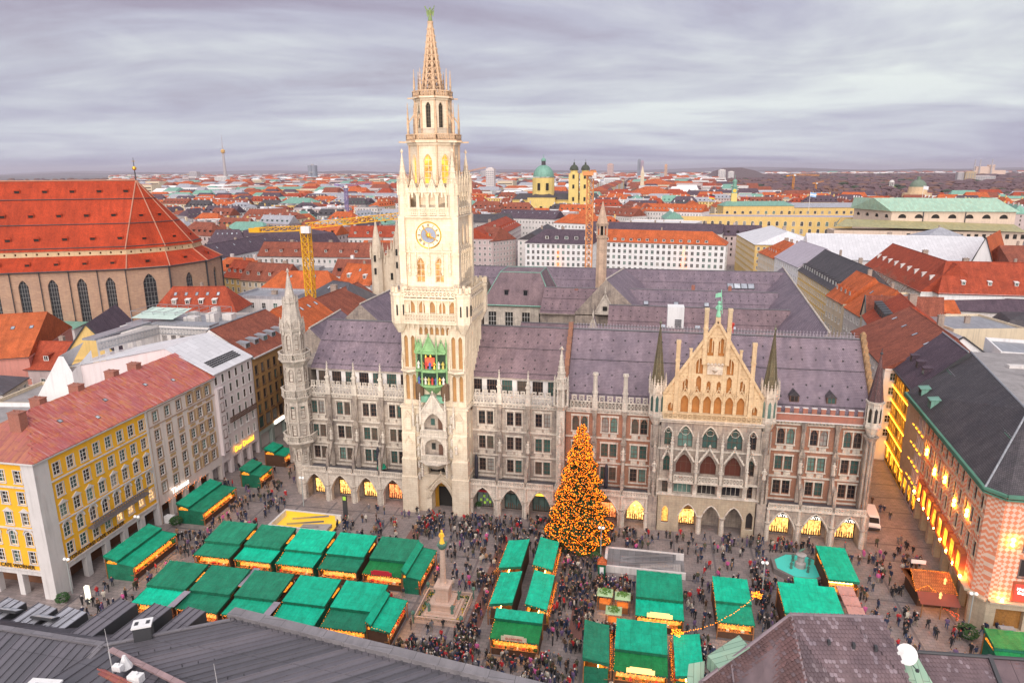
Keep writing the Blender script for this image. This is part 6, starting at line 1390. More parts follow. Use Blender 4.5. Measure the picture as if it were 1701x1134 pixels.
# ------------------------------------------------------------------ right of the square
RP = street_root('red_patterned_building', 'salmon building painted with chequers and rays, lit from below, under a slate roof', 'building', 58, 105)
MANUAL += [(62, 105, 26), (62, 128, 18), (62, 142, 16)]
def pattern_mat():
 mt, t, b = newmat('salmon painted pattern'); setc(b, (.6, .2, .1), .85, 0, .2); u = uvn(t)
 ck = N_(t, 'ShaderNodeTexChecker'); ck.inputs['Scale'].default_value = 2.2; L_(t, mapped(t, u, (1, 1.3, 1)), ck.inputs[0])
 ck2 = N_(t, 'ShaderNodeTexChecker'); ck2.inputs['Scale'].default_value = 1; L_(t, mapped(t, u, (2, 2, 1), pi/4), ck2.inputs[0])
 sepu = N_(t, 'ShaderNodeSeparateXYZ'); L_(t, u, sepu.inputs[0])
 zig = MATH(t, 'FRACT', MATH(t, 'ADD', MATH(t, 'MULTIPLY', sepu.outputs[1], 1.15), MATH(t, 'PINGPONG', sepu.outputs[0], .45)))
 zig = MATH(t, 'GREATER_THAN', zig, .55); st_ = MATH(t, 'GREATER_THAN', MATH(t, 'FRACT', MATH(t, 'MULTIPLY', sepu.outputs[1], .8)), .5)
 v = N_(t, 'ShaderNodeTexVoronoi'); v.inputs['Scale'].default_value = .36; L_(t, mapped(t, u, (1.2, .55, 1)), v.inputs['Vector'])
 sc = N_(t, 'ShaderNodeSeparateColor'); L_(t, v.outputs['Color'], sc.inputs[0]); r = sc.outputs[0]
 s1 = MATH(t, 'LESS_THAN', r, .30); s2 = MATH(t, 'LESS_THAN', r, .55); s3 = MATH(t, 'LESS_THAN', r, .78)
 f = MIX(t, s3, st_, zig); f = MIX(t, s2, f, ck2.outputs[1]); f = MIX(t, s1, f, ck.outputs[1])
 col = MIX(t, f, (.76, .27, .15), (.78, .56, .44)); n = noise(t, geo_pos(t), .5, 5, .6)
 col = MIX(t, .4, col, RAMP(t, n, [(.3, (.75, .75, .75)), (.7, (1.15, 1.12, 1.1))]), 'MULTIPLY'); L_(t, col, b.inputs['Base Color']); return mt
PATM = pattern_mat(); SAND = ashlar('sand pillar stone', (.60, .50, .36), (.54, .45, .33), (.4, .33, .25), 1.2, .6, .25)
A0 = Vector((45.6, 92.4)); A1 = Vector((49.4, 123.0)); La = (A1-A0).length; aW = atan2((A0-A1).y, (A0-A1).x); rowsR = [(9.2, 11.6), (12.9, 15.3), (16.4, 18.4)]
b = MB(); hs = [];
for zb, zt in rowsR: hs += [(h[0], h[1], zb, zt, 'r') for h in hole_row(La, 11, 1.15, 0, 1)]
wall(b, A1, aW, La, 5.0, 19.8, hs+[(h[0], h[1], 5.0, 8.2, 'r') for h in hole_row(La, 8, 2.2, 0, 1, x0=2, x1=La-3)], .3)
cS = Vector((46.9, 90.6)); wall(b, A0, atan2(cS.y-A0.y, cS.x-A0.x), (cS-A0).length, 5.0, 19.8, (), .2)
Ls = 30; hsS = []
for zb, zt in ((8.6, 11.1), (12.3, 14.7), (16.2, 18.6)): hsS += [(c-.95, c+.95, zb, zt, 'r') for c in (4.0, 10.2, 16.4, 22.6)]
wall(b, cS, 0, Ls, 5.0, 19.8, hsS, .3); obj('wall', b, PATM, RP)
dW = (A0-A1).normalized()
FR = weathered('brown window metal', (.17, .12, .11), .1)
for zb, zt in rowsR:
 for i in range(11): p = A1+dW*(La*(i+.5)/11); window(RP, p.x, p.y, zb, aW, 1.15, zt-zb, 'r', 1, 1, frame=FR, stone=W_CREAM, surround=.08)
for zb, zt in ((8.6, 11.1), (12.3, 14.7), (16.2, 18.6)):
 for c in (4.0, 10.2, 16.4, 22.6): window(RP, cS.x+c, cS.y, zb, 0, 1.9, zt-zb, 'r', 1, 1, frame=FR, stone=FR, surround=.14)
LITO = litmat('lit orange show window', (1, .36, .02), 2.2, .5)
for i in range(8):
 p = A1+dW*(2+(La-5)*(i+.5)/8); nrm = Vector((dW.y, -dW.x)); b = MB(); b.box(-1.25, -.75, 4.95, 1.25, .3, 5.15); b.box(-1.25, -.75, 8.2, 1.25, .3, 8.4)
 for s in (-1, 1): b.box(s*1.2-.08, -.75, 5.15, s*1.2+.08, .3, 8.2)
 b.add([(-1.12, -.5, 5.15), (1.12, -.5, 5.15), (1.12, -.5, 8.2), (-1.12, -.5, 8.2)], [(0, 1, 2, 3)], 1); obj('show_window', b, [plain('terracotta metal', (.35, .10, .05), .5), LITO], RP, (p.x, p.y, 0), aW)
b = MB(); b.box(cS.x+2.6, cS.y-.3, 5.1, cS.x+5.2, cS.y+.02, 8.0); o = obj('show_case', b, plain('terracotta metal', (.35, .10, .05)), RP)
b = MB(); b.box(cS.x+2.8, cS.y-.36, 5.3, cS.x+4.6, cS.y-.31, 7.7); obj('poster', b, emit('lit red poster', (.85, .06, .03), .3, (.6, .05, .04)), RP); b = MB(); b.box(cS.x+4.7, cS.y-.36, 5.2, cS.x+5.1, cS.y-.31, 7.8); obj('light_strip', b, emit('yellow lit strip', (1, .5, .04), 1), RP)
text('lettering', 'Happy\nEngel', .55, (cS.x+3.7, cS.y-.4, 6.9), (pi/2, 0, 0), SIGNW, RP)
# arcade pillars below, ledge, lamps with their light
b = MB(); hsA = [(h[0], h[1], 0, 3.7, 'r') for h in hole_row(La, 7, 3.2, 0, 1)]; wall(b, A1, aW, La, 0, 4.7, hsA, .9); wall(b, A0, atan2(cS.y-A0.y, cS.x-A0.x), (cS-A0).length, 0, 4.7, (), .2); wall(b, cS, 0, Ls, 0, 4.7, [(1.2, 4.6, .6, 3.6), (6, 9.2, 0, 3.6), (10.6, 14, 0, 3.6)], .9)
obj('arcade_wall', b, SAND, RP)
b = MB(); pz = A1+Vector((3.2, 0)); q2 = A0+Vector((3.6, 2)); b.quad((pz.x, pz.y, 0), (q2.x, q2.y, 0), (q2.x, q2.y, 4.6), (pz.x, pz.y, 4.6)); b.quad((48, 93.6, 0), (76, 93.6, 0), (76, 93.6, 4.6), (48, 93.6, 4.6)); b.quad((cS.x+.5, cS.y+.6, .6), (cS.x+5, cS.y+.6, .6), (cS.x+5, cS.y+.6, 3.6), (cS.x+.5, cS.y+.6, 3.6), 1); obj('arcade_back_wall', b, [litmat('lit amber passage', (1, .45, .08), .45, .3), weathered('bronze lattice', (.32, .15, .04), .3, 3)], RP)
b = MB(); e1 = Vector((-dW.y, dW.x));
for (u, v) in ((A1, A0), (A0, cS), (cS, cS+Vector((Ls, 0)))): d = (v-u).normalized(); nn2 = Vector((d.y, -d.x))*.35; b.bar((*(u+nn2), 4.85), (*(v+nn2), 4.85), .8, 0, .28)
obj('ledge', b, SAND, RP)
for i in range(9):
 p = A1+dW*(La*(i+.2)/9)+Vector((dW.y, -dW.x))*.65; b = MB(); b.ball(0, 0, .2, .17, 8); obj('ledge_lamp', b, emit('hot orange lamp', (1, .25, .04), 130), RP, (p.x, p.y, 5.1))
for x in (1.4, 5.7, 9, 13): b = MB(); b.ball(0, 0, .2, .17, 8); obj('ledge_lamp', b, emit('hot orange lamp', (1, .25, .04), 130), RP, (cS.x+x, cS.y-.6, 5.1))
for (P_, a_, xs_) in ((A1, aW, [La*(i+1)/11 for i in range(10)]), (cS, 0, [1.6, 7.1, 13.3])):
 d = Vector((cos(a_), sin(a_))); nn2 = Vector((d.y, -d.x))
 for i, u in enumerate(xs_):
  if a_ != 0 and i % 2: continue
  p = P_+d*u+nn2*.18
  for z in (13.6 if i % 4 == 0 else 12.4,):
   b = MB(); b.ball(0, 0, -.35, .24, 8, sz=1.3); b.ball(0, 0, .35, .24, 8, sz=1.3); b.box(-.05, -.05, -.3, .05, .15, .3); obj('wall_lamp', b, emit('amber wall lamp', (1, .42, .02), 40), RP, (p.x, p.y, z))
# slate roof with hip, gutters, dormers
b = MB(); e0, e1_, e2 = (49.0, 133, 20.1), (45.0, 92.2, 20.1), (46.7, 90.0, 20.1); rg0, rg1, rg2 = (59.6, 134.8, 28), (53.2, 101.5, 28), (80, 101.5, 28); b.quad(e0, e1_, rg1, rg0); b.add([e1_, e2, (80, 90, 20.1), rg2, rg1], [(0, 1, 4), (1, 2, 3, 4)])
b.quad((59.6, 134.8, 28.01), (53.2, 101.5, 28.01), (80, 101.5, 28.01), (84, 134.8, 28.01), 1); b.box(50, 94, 4.7, 78, 134, 20, 2); obj('roof', b, [R_SLATE, FLATROOF, SAND], RP)
b = MB()
for (u, v) in ((e0, e1_), (e1_, e2), (e2, (80, 90, 20.1))): b.bar(u, v, .5, 0, .35); b.bar((u[0], u[1], u[2]-.5), (v[0], v[1], v[2]-.5), .3, 0, .2)
b.tube([(e0[0]*.4+rg0[0]*.6, e0[1]*.4+rg0[1]*.6, 24.95), (e1_[0]*.4+rg1[0]*.6, e1_[1]*.4+rg1[1]*.6, 24.95)], .05, 4); obj('gutter', b, weathered('green copper gutter', (.10, .24, .17), .2), RP)
b = MB(); b.tube([rg0, rg1, e1_], .16, 5); b.tube([rg1, rg2], .16, 5)
for k in range(60): t_ = k/59; p = Vector(rg0).lerp(Vector(rg1), t_)*.62+Vector(e0).lerp(Vector(e1_), t_)*.38; b.octa(p.x, p.y, p.z+.15, .09)
obj('ridge_cap', b, ZINC, RP)
for x, y in ((49.0, 128.5), (48.2, 122)): dormer(RP, x+.6, y, 20.9, aW, 1.9, 1.7, 1.5, R_GREEN, 'shed', DGREY)
for x, y, w in ((61, 124, 5), (58, 112, 1.2), (62, 107, 1.2), (66, 118, 1.4)): b = MB(); b.box(x, y, 28.02, x+w, y+1.2, 28.5); obj('roof_hatch', b, W_PALE, RP)
b = MB(); b.frust(61.5, 119, 28, 29.1, .5, .45, 8); b.frust(61.5, 119, 29.1, 29.3, .62, .62, 8); obj('roof_vent', b, W_PALE, RP)
# small grey house and gold-lit shop beyond
GH = street_root('grey_townhouse', 'narrow rose-grey house with lit window sills between the salmon and the gold front', 'house', 55, 128)
B1 = Vector((50.6, 133.2)); B0 = Vector((49.45, 123.1)); Lb = (B1-B0).length; aB = atan2((B0-B1).y, (B0-B1).x); dB = (B0-B1).normalized(); SILLG = emit('warm sill light', (1, .42, .02), 1.6); b = MB(); hs = []
zz = [5.6, 8.8, 12, 15.4]
for z in zz: hs += [(h[0], h[1], z, z+1.9, 'r') for h in hole_row(Lb, 5, .95, 0, 1)]
wall(b, B1, aB, Lb, 0, 20, hs+[(h[0], h[1], .2, 3.6, 'r') for h in hole_row(Lb, 3, 2.6, 0, 1)], .25); obj('wall', b, W_ROSE, GH)
for z in zz:
 for i in range(5):
  p = B1+dB*(Lb*(i+.5)/5); window(GH, p.x, p.y, z, aB, .95, 1.9, 'r', 1, 2, frame=WHITEF, stone=W_PALE, surround=.12); q3 = p+Vector((dB.y, -dB.x))*.25; b = MB(); b.box(-.5, -.06, -.5, .5, .06, -.34); obj('sill_light', b, SILLG, GH, (q3.x, q3.y, z), aB)
for i in range(3): p = B1+dB*(Lb*(i+.5)/3)-Vector((dB.y, -dB.x))*.2; shop(p.x, 2.5, LITO, GH, p.y, 3.2, .3, aB)
GB = street_root('gold_lit_building', 'street block glowing gold with rows of lit windows under a violet slate roof', 'building', 60, 142)
C1, C0 = Vector((52.4, 149)), Vector((50.65, 133.3)); Lc = (C1-C0).length; aC = atan2((C0-C1).y, (C0-C1).x); dC = (C0-C1).normalized(); b = MB(); hs = []; zz = [4.6, 7.8, 11, 14.2, 17.2]
for z in zz: hs += [(h[0], h[1], z, z+2.0, 'r') for h in hole_row(Lc, 8, 1.3, 0, 1)]
wall(b, C1, aC, Lc, 0, 20.5, hs+[(h[0], h[1], .2, 3.4, 'r') for h in hole_row(Lc, 4, 3, 0, 1)], .25); wall(b, (52.4+18, 149), pi, 18, 0, 20.5, (), .2); obj('wall', b, weathered('gold-glow toned stone', (.62, .38, .08), .15), GB)  # golden glow of the lit front is put into the stone colour
LITG = litmat('gold lit window', (1, .45, .03), 1.5, .9)
for j, z in enumerate(zz):
 for i in range(8): p = C1+dC*(Lc*(i+.5)/8); window(GB, p.x, p.y, z, aC, 1.3, 2, 'r', 2, 1, frame=BROWNF, stone=weathered('gold-glow toned stone', (1, 1, 1)), surround=.1, glass=LITG if (i*7+j*3) % 4 else GLASS)
for i in range(4): p = C1+dC*(Lc*(i+.5)/4)-Vector((dC.y, -dC.x))*.2; shop(p.x, 2.9, LITO, GB, p.y, 3.1, .3, aC)
b = MB()
for z in zz: b.bar((*(C1+Vector((-.3, 0))), z-.45), (*(C0+Vector((-.3, 0))), z-.45), .1)
obj('ledge_light', b, emit('gold ledge light', (1, .42, .02), 5), GB)
b = MB(); b.quad((51.9, 149.4, 20.4), (50.1, 133.1, 20.4), (58.2, 132.5, 28.4), (60, 148.8, 28.4)); b.quad((60, 148.8, 28.4), (58.2, 132.5, 28.4), (67, 131.5, 20.4), (69, 148, 20.4)); b.tri((51.9, 149.3, 20.4), (60, 148.7, 28.4), (69, 148, 20.4), 1); b.tri((50.1, 133.1, 20.4), (67, 131.5, 20.4), (58.2, 132.5, 28.4), 1); b.bar((51.9, 149.4, 20.3), (50.1, 133.1, 20.3), .4, 1, .3); obj('roof', b, [R_PURP, DGREY], GB)
for i in range(3): p = Vector((53.4+.0, 146.5)).lerp(Vector((52.3, 137)), i/2.0); dormer(GB, p.x+.6, p.y, 22.6, aC, 1.5, 1.5, 3.4, R_PURP, 'shed', DGREY)
b = MB(); b.tube([(60, 148.8, 28.5), (58.2, 132.5, 28.5)], .15, 5); obj('ridge_cap', b, ZINC, GB)
# ------------------------------------------------------------------ brick church on the left
CH = thing('brick_church', 'huge brick church with a steep orange-red tiled roof and tall traceried windows', 'church', (-185, 200, 0)); MANUAL += [(-185, 195, 30), (-215, 180, 40), (-160, 205, 22), (-240, 165, 40)]
CBK = ashlar('church brick', (.56, .36, .24), (.46, .28, .19), (.46, .36, .28), .9, .3, .5, (.30, .20, .17), .2); R_CH = tiles('church roof tile', (.50, .062, .02), (.38, .05, .018), .3, .42, .75, .2, .12)
u = Vector((-.903, -.43)); E1 = Vector((-162.2, 189.7)); FARL = E1+u*75
ap = [FARL, E1, Vector((-153.5, 198.4)), Vector((-150.0, 213.1)), Vector((-153.4, 227)), Vector((-166, 236)), Vector((-166, 236))+u*72]
b = MB()
for i, (p, q) in enumerate(zip(ap, ap[1:])):
 d = q-p; L0 = d.length; a = atan2(d.y, d.x)
 if i == 0: hs = [(L0-5.2-k*8.1-1.4, L0-5.2-k*8.1+1.4, 12, 28.3, 'p') for k in range(8)]
 else: hs = [(L0/2-(1.9 if i == 1 else 1.4), L0/2+(1.9 if i == 1 else 1.4), 10.5 if i < 2 else 13, 28.8 if i < 2 else 27.8, 'p')] if i < 5 else []
 wall(b, p, a, L0, 0, 31, hs, .8)
 dd = d.normalized(); nn2 = Vector((dd.y, -dd.x))
 for h in hs:
  c = p+dd*((h[0]+h[1])/2)-nn2*.35; window(CH, c.x, c.y, h[2], a, h[1]-h[0], h[3]-h[2], 'p', 4, 12, frame=weathered('lead tracery', (.20, .20, .20)), stone=CBK, surround=0, sill=False, glass=plain('dark church glass', (.03, .035, .04), .2), bar=.13)
obj('wall', b, CBK, CH)
b = MB()
for k in range(9): p = E1+u*(.4+k*8.1) ; b.tube([(p.x+.2, p.y-.25, 0), (p.x+.2, p.y-.25, 31)], .14, 5)
for p in ap[2:5]: b.tube([(p.x+.2, p.y-.2, 0), (p.x+.2, p.y-.2, 31)], .3, 5)
obj('downpipe', b, DGREY, CH)
inn = [Vector((-166.2-0, 195))+u*72, Vector((-166.0, 195.2)), Vector((-159.3, 205.2)), Vector((-156.4, 215.6)), Vector((-159, 224.5)), Vector((-168.5, 231)), Vector((-168.5, 231))+u*70]
def ring_roof(lo, zl, hi, zh, mi=0):
 for i in range(len(lo)-1): b.quad((*lo[i], zl), (*lo[i+1], zl), (*hi[i+1], zh), (*hi[i], zh), mi)
b = MB(); out = [p+(p-Vector((-175, 205))).normalized()*.7 for p in ap]; out[0] = ap[0]+Vector((.3, -.7)); ring_roof(out, 30.6, inn, 34.7)
apex = Vector((-170.3, 209.3)); lo2 = [p+(p-apex).normalized()*.4 for p in inn]; zA = 58.0
b.quad((*lo2[0], 36.4), (*lo2[1], 36.4), (*apex, zA), (*(apex+u*70), zA))
for i in range(1, 5): b.tri((*lo2[i], 36.4), (*lo2[i+1], 36.4), (*apex, zA))
b.quad((*lo2[5], 36.4), (*lo2[6], 36.4), (*(apex+u*70), zA), (*apex, zA)); obj('roof', b, R_CH, CH)
b = MB()
for i in range(len(inn)-1): d = inn[i+1]-inn[i]; wall(b, inn[i], atan2(d.y, d.x), d.length, 34.6, 36.4, hole_row(d.length, max(4, int(d.length/3)), .5, 35.2, 35.8), .2)
obj('attic_band', b, weathered('cream band', (.62, .47, .28), .12), CH)
b = MB(); b.tube([(*apex, zA+.1), (*(apex+u*70), zA+.1)], .25, 6)
for i in range(1, 6): b.tube([(*lo2[i], 36.5), (*apex, zA+.1)], .2, 5, ) ; b.tube([(*out[i], 30.8), (*inn[i], 34.8)], .2, 5)
obj('ridge_tiles', b, weathered('pale ridge mortar', (.5, .24, .16), .1), CH)
b = MB()
for t_ in (.03, .36, .72):
 P_ = [Vector((*lo2[i], 36.4)).lerp(Vector((*apex, zA)), t_)+Vector((0, 0, .2)) for i in (1, 2, 3, 4)]; P0_ = Vector((*lo2[0], 36.4)).lerp(Vector((*(apex+u*70), zA)), t_)+Vector((0, 0, .2)); b.tube([P0_]+P_, .16, 4)
b.tube([(p.x, p.y, 30.75) for p in out[:6]], .2, 4); obj('snow_guard', b, DGREY, CH)
aU = atan2(-u.y, -u.x)
def chdorm(p, z, a, s=1.0):
 def mk():
  g = MB(); g.add([(-.75, 0, 0), (.75, 0, 0), (.75, 0, .8), (-.75, 0, .8), (0, 2.0, 1.9), (-.9, -.15, .8), (.9, -.15, .8)], [(0, 1, 2, 3), (5, 6, 4), (0, 3, 4), (2, 1, 4)], 0); g.add([(-.6, -.02, .1), (.6, -.02, .1), (.6, -.02, .7), (-.6, -.02, .7)], [(0, 1, 2, 3)], 1); return g.mesh('dormer', [R_CH, DARK])
 obj('dormer', cached('chdorm', mk), None, CH, (p.x, p.y, z), a, scale=s)
for row, (t_, off) in enumerate(((.14, 2), (.47, 5), (.82, 2.5))):
 for k in range(9):
  a_ = Vector((*lo2[1], 36.4)).lerp(Vector((*apex, zA)), t_); p = a_+Vector((*u, 0))*(off+k*8); chdorm(p, p.z, aU, 1.15)
for k in range(9): p = Vector((*out[1], 30.6)).lerp(Vector((*inn[1], 34.7)), .4)+Vector((*u, 0))*(4+k*8); chdorm(p, p.z, aU)
for i in (1, 2, 3):
 m0 = (lo2[i]+lo2[i+1])/2; d = lo2[i+1]-lo2[i]; a = atan2(d.y, d.x)
 for t_ in ((.12, .46) if i < 3 else (.12,)): p = Vector((*m0, 36.4)).lerp(Vector((*apex, zA)), t_); chdorm(p, p.z, a)
 m1 = (out[i]+out[i+1])/2; m2 = (inn[i]+inn[i+1])/2; p = Vector((*m1, 30.6)).lerp(Vector((*m2, 34.7)), .4); chdorm(p, p.z, a)
b = MB(); b.tube([(*apex, zA), (*apex, zA+7.5)], [.25, .06], 6); b.ball(apex.x, apex.y, zA+4, .7, 8, 1); b.box(apex.x-.6, apex.y-.05, zA+6.2, apex.x+.6, apex.y+.05, zA+6.4, 1); obj('ridge_finial', b, [DGREY, GOLD], CH)
b = MB(); b.box(-182, 176, 0, -172, 181, 14); b.quad((-182.5, 175.5, 14), (-171.5, 175.5, 14), (-171.5, 181.5, 15), (-182.5, 181.5, 15), 1); obj('porch_annex', b, [W_PALE, R_GREEN], CH)
# ------------------------------------------------------------------ landmarks in the middle and far distance
def LM(name, label, cat, x, y): MANUAL.append((x, y, 22)); return thing(name, label, cat, (x, y, 0))
YCH = weathered('church yellow', (.74, .56, .20), .08, .1)
def dome(b, x, y, z, r, n=16, mi=0, tall=1.0):
 b.lathe(x, y, [(r*cos(a), z+r*tall*sin(a)) for a in np.linspace(0, pi/2*.96, 8)], n, mi)
T = LM('domed_church', 'yellow baroque church with a green dome and twin onion-capped towers', 'church', -115, 815); MANUAL.append((-115, 830, 60))
b = MB(); b.box(-155, 805, 0, -70, 840, 27); b.box(-136, 798, 0, -104, 850, 30); b.frust(-120.5, 820, 26, 52, 13, 13, 16); b.box(-155, 804.5, 26.4, -70, 805, 27.4)
for x in (-83, -70): b.box(x-5.5, 800, 0, x+5.5, 811, 57)
obj('wall', b, YCH, T)
b = MB(); b.add([(-156, 804, 27), (-69, 804, 27), (-69, 841, 27), (-156, 841, 27), (-150, 822, 34), (-75, 822, 34)], [(0, 1, 5, 4), (2, 3, 4, 5), (1, 2, 5), (3, 0, 4)]); b.add([(-137, 797.5, 30), (-103, 797.5, 30), (-103, 820, 30), (-137, 820, 30), (-120, 820, 37)], [(0, 1, 4), (1, 2, 4), (3, 0, 4)]); obj('roof', b, R_SLATE, T)
b = MB(); dome(b, -120.5, 820, 53, 12.5, 16, 0, 1.1); b.frust(-120.5, 820, 66, 71, 2.6, 2.4, 8, 1); dome(b, -120.5, 820, 71, 3, 8, 0, 1.3); b.bar((-120.5, 820, 74), (-120.5, 820, 79), .4); obj('dome', b, [R_GREEN, R_SLATE], T)
for x in (-83, -70):
 b = MB(); dome(b, x, 805.5, 60.5, 5.2, 10, 0, 1.2); b.frust(x, 805.5, 66.5, 69, 1.2, .9, 8); b.bar((x, 805.5, 69), (x, 805.5, 72.5), .3); b.frust(x, 805.5, 57, 60.5, 4.4, 4.2, 8, 1); obj('tower_cap', b, [weathered('dark copper cap', (.07, .08, .06)), YCH], T)
 b = MB()
 for z in (12, 26, 40, 51): b.box(x-1.2, 799.8, z, x+1.2, 800, z+4.5)
 obj('tower_window', b, DARK, T)
for x, z, h in ((-148, 8, 8), (-130, 8, 9), (-120, 8, 12), (-110, 8, 9), (-98, 8, 8), (-124, 38, 8), (-114, 38, 8)): b = MB(); yy = 804.9 if z < 20 and not -136 < x < -104 else (797.9 if z < 20 else 806.6); b.box(x-1.6, yy-.1, z, x+1.6, yy, z+h); obj('window', b, DARK, T)
T = LM('opera_house', 'large opera house with a pale green copper gable roof over half-round windows', 'opera house', 230, 610); MANUAL += [(200, 610, 60), (260, 610, 60), (110, 440, 50), (160, 470, 60), (220, 500, 60), (280, 540, 60), (120, 540, 60), (180, 560, 50), (100, 620, 60), (60, 560, 40)]
OPW = weathered('opera pink stone', (.66, .52, .42), .08, .1); R_OLI = metalroof('olive gold sheet', (.42, .36, .17), 1.2, .15, .5, (.30, .38, .25), .5)
b = MB(); hs = hole_row(88, 7, 6.0, 22.4, 25.6, 'o', x0=2, x1=86); wall(b, (191, 596), 0, 88, 0, 27.6, hs, .8, back=1); wall(b, (175, 640), -atan2(44, 16)+0, 46.8, 0, 27.6, hole_row(46.8, 4, 4.5, 22.4, 25.2, 'o'), .6, back=1); b.quad((279, 596, 0), (279, 640, 0), (279, 640, 27.6), (279, 596, 27.6)); obj('wall', b, [OPW, DARK], T)
b = MB(); b.quad((190, 594.5, 27.8), (281, 594.5, 27.8), (271, 612, 37.5), (181, 612, 37.5)); b.quad((172, 640, 27.8), (190, 594.5, 27.8), (181, 612, 37.5), (174, 640, 37)); b.quad((281, 594.5, 27.8), (281, 640, 27.8), (271, 640, 37.5), (271, 612, 37.5)); b.quad((271, 612, 37.5), (271, 645, 30), (175, 645, 30), (181, 612, 37.5)); obj('roof', b, metalroof('mint copper', (.36, .56, .44), 1.6, .12, .5, (.45, .44, .28), .45), T)
b = MB(); b.quad((144, 572, 17.5), (276, 570, 14.5), (278, 594, 18.5), (158, 598, 21.5)); b.box(144, 573, 0, 276, 594, 14.3, 1); b.tri((144, 572, 17), (155, 596, 24), (150, 600, 17)); obj('lower_roof', b, [R_OLI, OPW], T)
for i in range(16): b = MB(); b.box(196+i*5.2, 572.7, 9.3, 198.4+i*5.2, 572.95, 12.5); obj('window', b, DARK, T)
b = MB()
for x, k in ((214, 0), (244, 1)): b.bar((x, 595.7, 15), (x, 595.7, 27.5), .6)
obj('downpipe', b, DGREY, T)
T = LM('clock_turret', 'slender green clock turret rising behind the green palace roof', 'clock turret', 87.5, 742)
b = MB(); b.box(84.6, 739, 20, 90.2, 745, 37); obj('shaft', b, YCH, T); b = MB(); b.box(84.9, 739.2, 37, 89.9, 744.4, 43); b.frust(87.4, 742, 43, 44, 4, 4, 8); b.frust(87.4, 742, 44, 48, 2, 2, 8); dome(b, 87.4, 742, 48, 2.4, 8, 0, 1.2); b.bar((87.4, 742, 50), (87.4, 742, 55), .3); obj('lantern', b, R_GREEN, T)
b = MB(); b.add([(87.4+1.7*cos(a), 738.8, 39.5+1.7*sin(a)) for a in np.linspace(0, 2*pi, 13)[:-1]][::-1], [tuple(range(12))]); obj('clock', b, GOLD, T)
T = LM('domed_museum', 'distant domed museum building in front of the bare wood', 'museum', 386, 1110); MANUAL.append((390, 1110, 50))
b = MB(); b.box(355, 1100, 0, 430, 1130, 18); b.frust(387, 1112, 18, 25.5, 19, 19, 12); b.frust(387, 1112, 25.5, 34.4, 13, 12, 16); obj('wall', b, weathered('museum stone', (.62, .45, .28), .1), T)
b = MB(); dome(b, 387, 1112, 34.4, 11, 16, 0, .95); b.frust(387, 1112, 44, 49, 2.5, 2.2, 8); obj('dome', b, weathered('grey green dome', (.17, .22, .17)), T)
T = LM('round_temple', 'small white round temple on a grassy mound in the wood', 'temple', 600, 1900)
b = MB(); b.frust(600, 1900, 2, 17, 20, 9, 16); obj('mound', b, leafmat('park grass', (.10, .16, .04), (.16, .20, .06)), T)
b = MB(); b.frust(600, 1900, 17, 18, 6.4, 6.4, 12); b.frust(600, 1900, 26.5, 28, 6.4, 6, 12)
for i in range(10): a = i*2*pi/10; b.frust(600+5.3*cos(a), 1900+5.3*sin(a), 18, 26.5, .6, .6, 6)
obj('colonnade', b, W_PALE, T); b = MB(); dome(b, 600, 1900, 28, 5.5, 12, 0, .8); obj('dome', b, W_PALE, T)
CONC = weathered('hazy concrete', (.46, .42, .42), .08, .02); FGL = weathered('far glass facade', (.26, .28, .33), .1, .05)
T = LM('television_tower', 'very tall thin television tower with a round pod near the horizon on the left', 'television tower', -2610, 4000)
b = MB(); b.frust(-2610, 4000, 0, 180, 11, 6.5, 12); b.frust(-2610, 4000, 196, 225, 4, 2.6, 8); b.frust(-2610, 4000, 225, 286, 2, .8, 6); obj('shaft', b, CONC, T)
b = MB(); b.frust(-2610, 4000, 172, 180, 8, 13, 12); b.frust(-2610, 4000, 180, 190, 13, 13, 12); b.frust(-2610, 4000, 190, 197, 13, 6, 12); obj('pod', b, weathered('golden pod', (.65, .38, .10), .1), T)
T = LM('cylinder_tower', 'grey tower of four bundled cylinders near the horizon', 'office tower', -2116, 4200)
for dx, dy in ((-13, -9), (13, -9), (-13, 9), (13, 9)): b = MB(); b.frust(-2116+dx, 4200+dy, 10, 98, 14.5, 14.5, 14); obj('cylinder', b, FGL, T)
b = MB(); b.frust(-2116, 4200, 0, 106, 8, 8, 8); b.frust(-2116, 4200, 52, 57, 27, 27, 14); obj('core', b, CONC, T)
def slab(label, x, y, w, d, h, mat=CONC, name='tower_block', rows=8, cols=4, extra=None):
 T = LM(name, label, 'tower block', x, y); b = MB(); wall(b, (x-w/2, y), 0, w, 0, h, [hh for j in range(rows) for hh in hole_row(w, cols, w/cols*.55, h*.25+(h*.7)*j/rows, h*.25+(h*.7)*(j+.55)/rows)], .6, back=1); b.quad((x+w/2, y, 0), (x+w/2, y+d, 0), (x+w/2, y+d, h), (x+w/2, y, h)); b.quad((x-w/2, y+d, 0), (x-w/2, y, 0), (x-w/2, y, h), (x-w/2, y+d, h)); b.quad((x-w/2, y, h), (x+w/2, y, h), (x+w/2, y+d, h), (x-w/2, y+d, h)); obj('wall', b, [mat, FGL], T)
 b = MB(); b.box(x-w*.3, y+d*.2, h, x+w*.3, y+d*.7, h+max(2, h*.04)); obj('roof_plant', b, mat, T); return T
slab('pale concrete tower block standing alone right of the clock tower', -339, 1500, 18, 18, 64.5, weathered('white concrete', (.66, .60, .58), .05, .05), rows=10)
slab('tall dark glass tower at the end of the wide avenue', -55, 4500, 22, 24, 121, FGL, rows=14); slab('slightly lower glass tower beside the tall dark one', -36, 4480, 20, 24, 112, weathered('rosy glass', (.40, .30, .36), .1), rows=12)
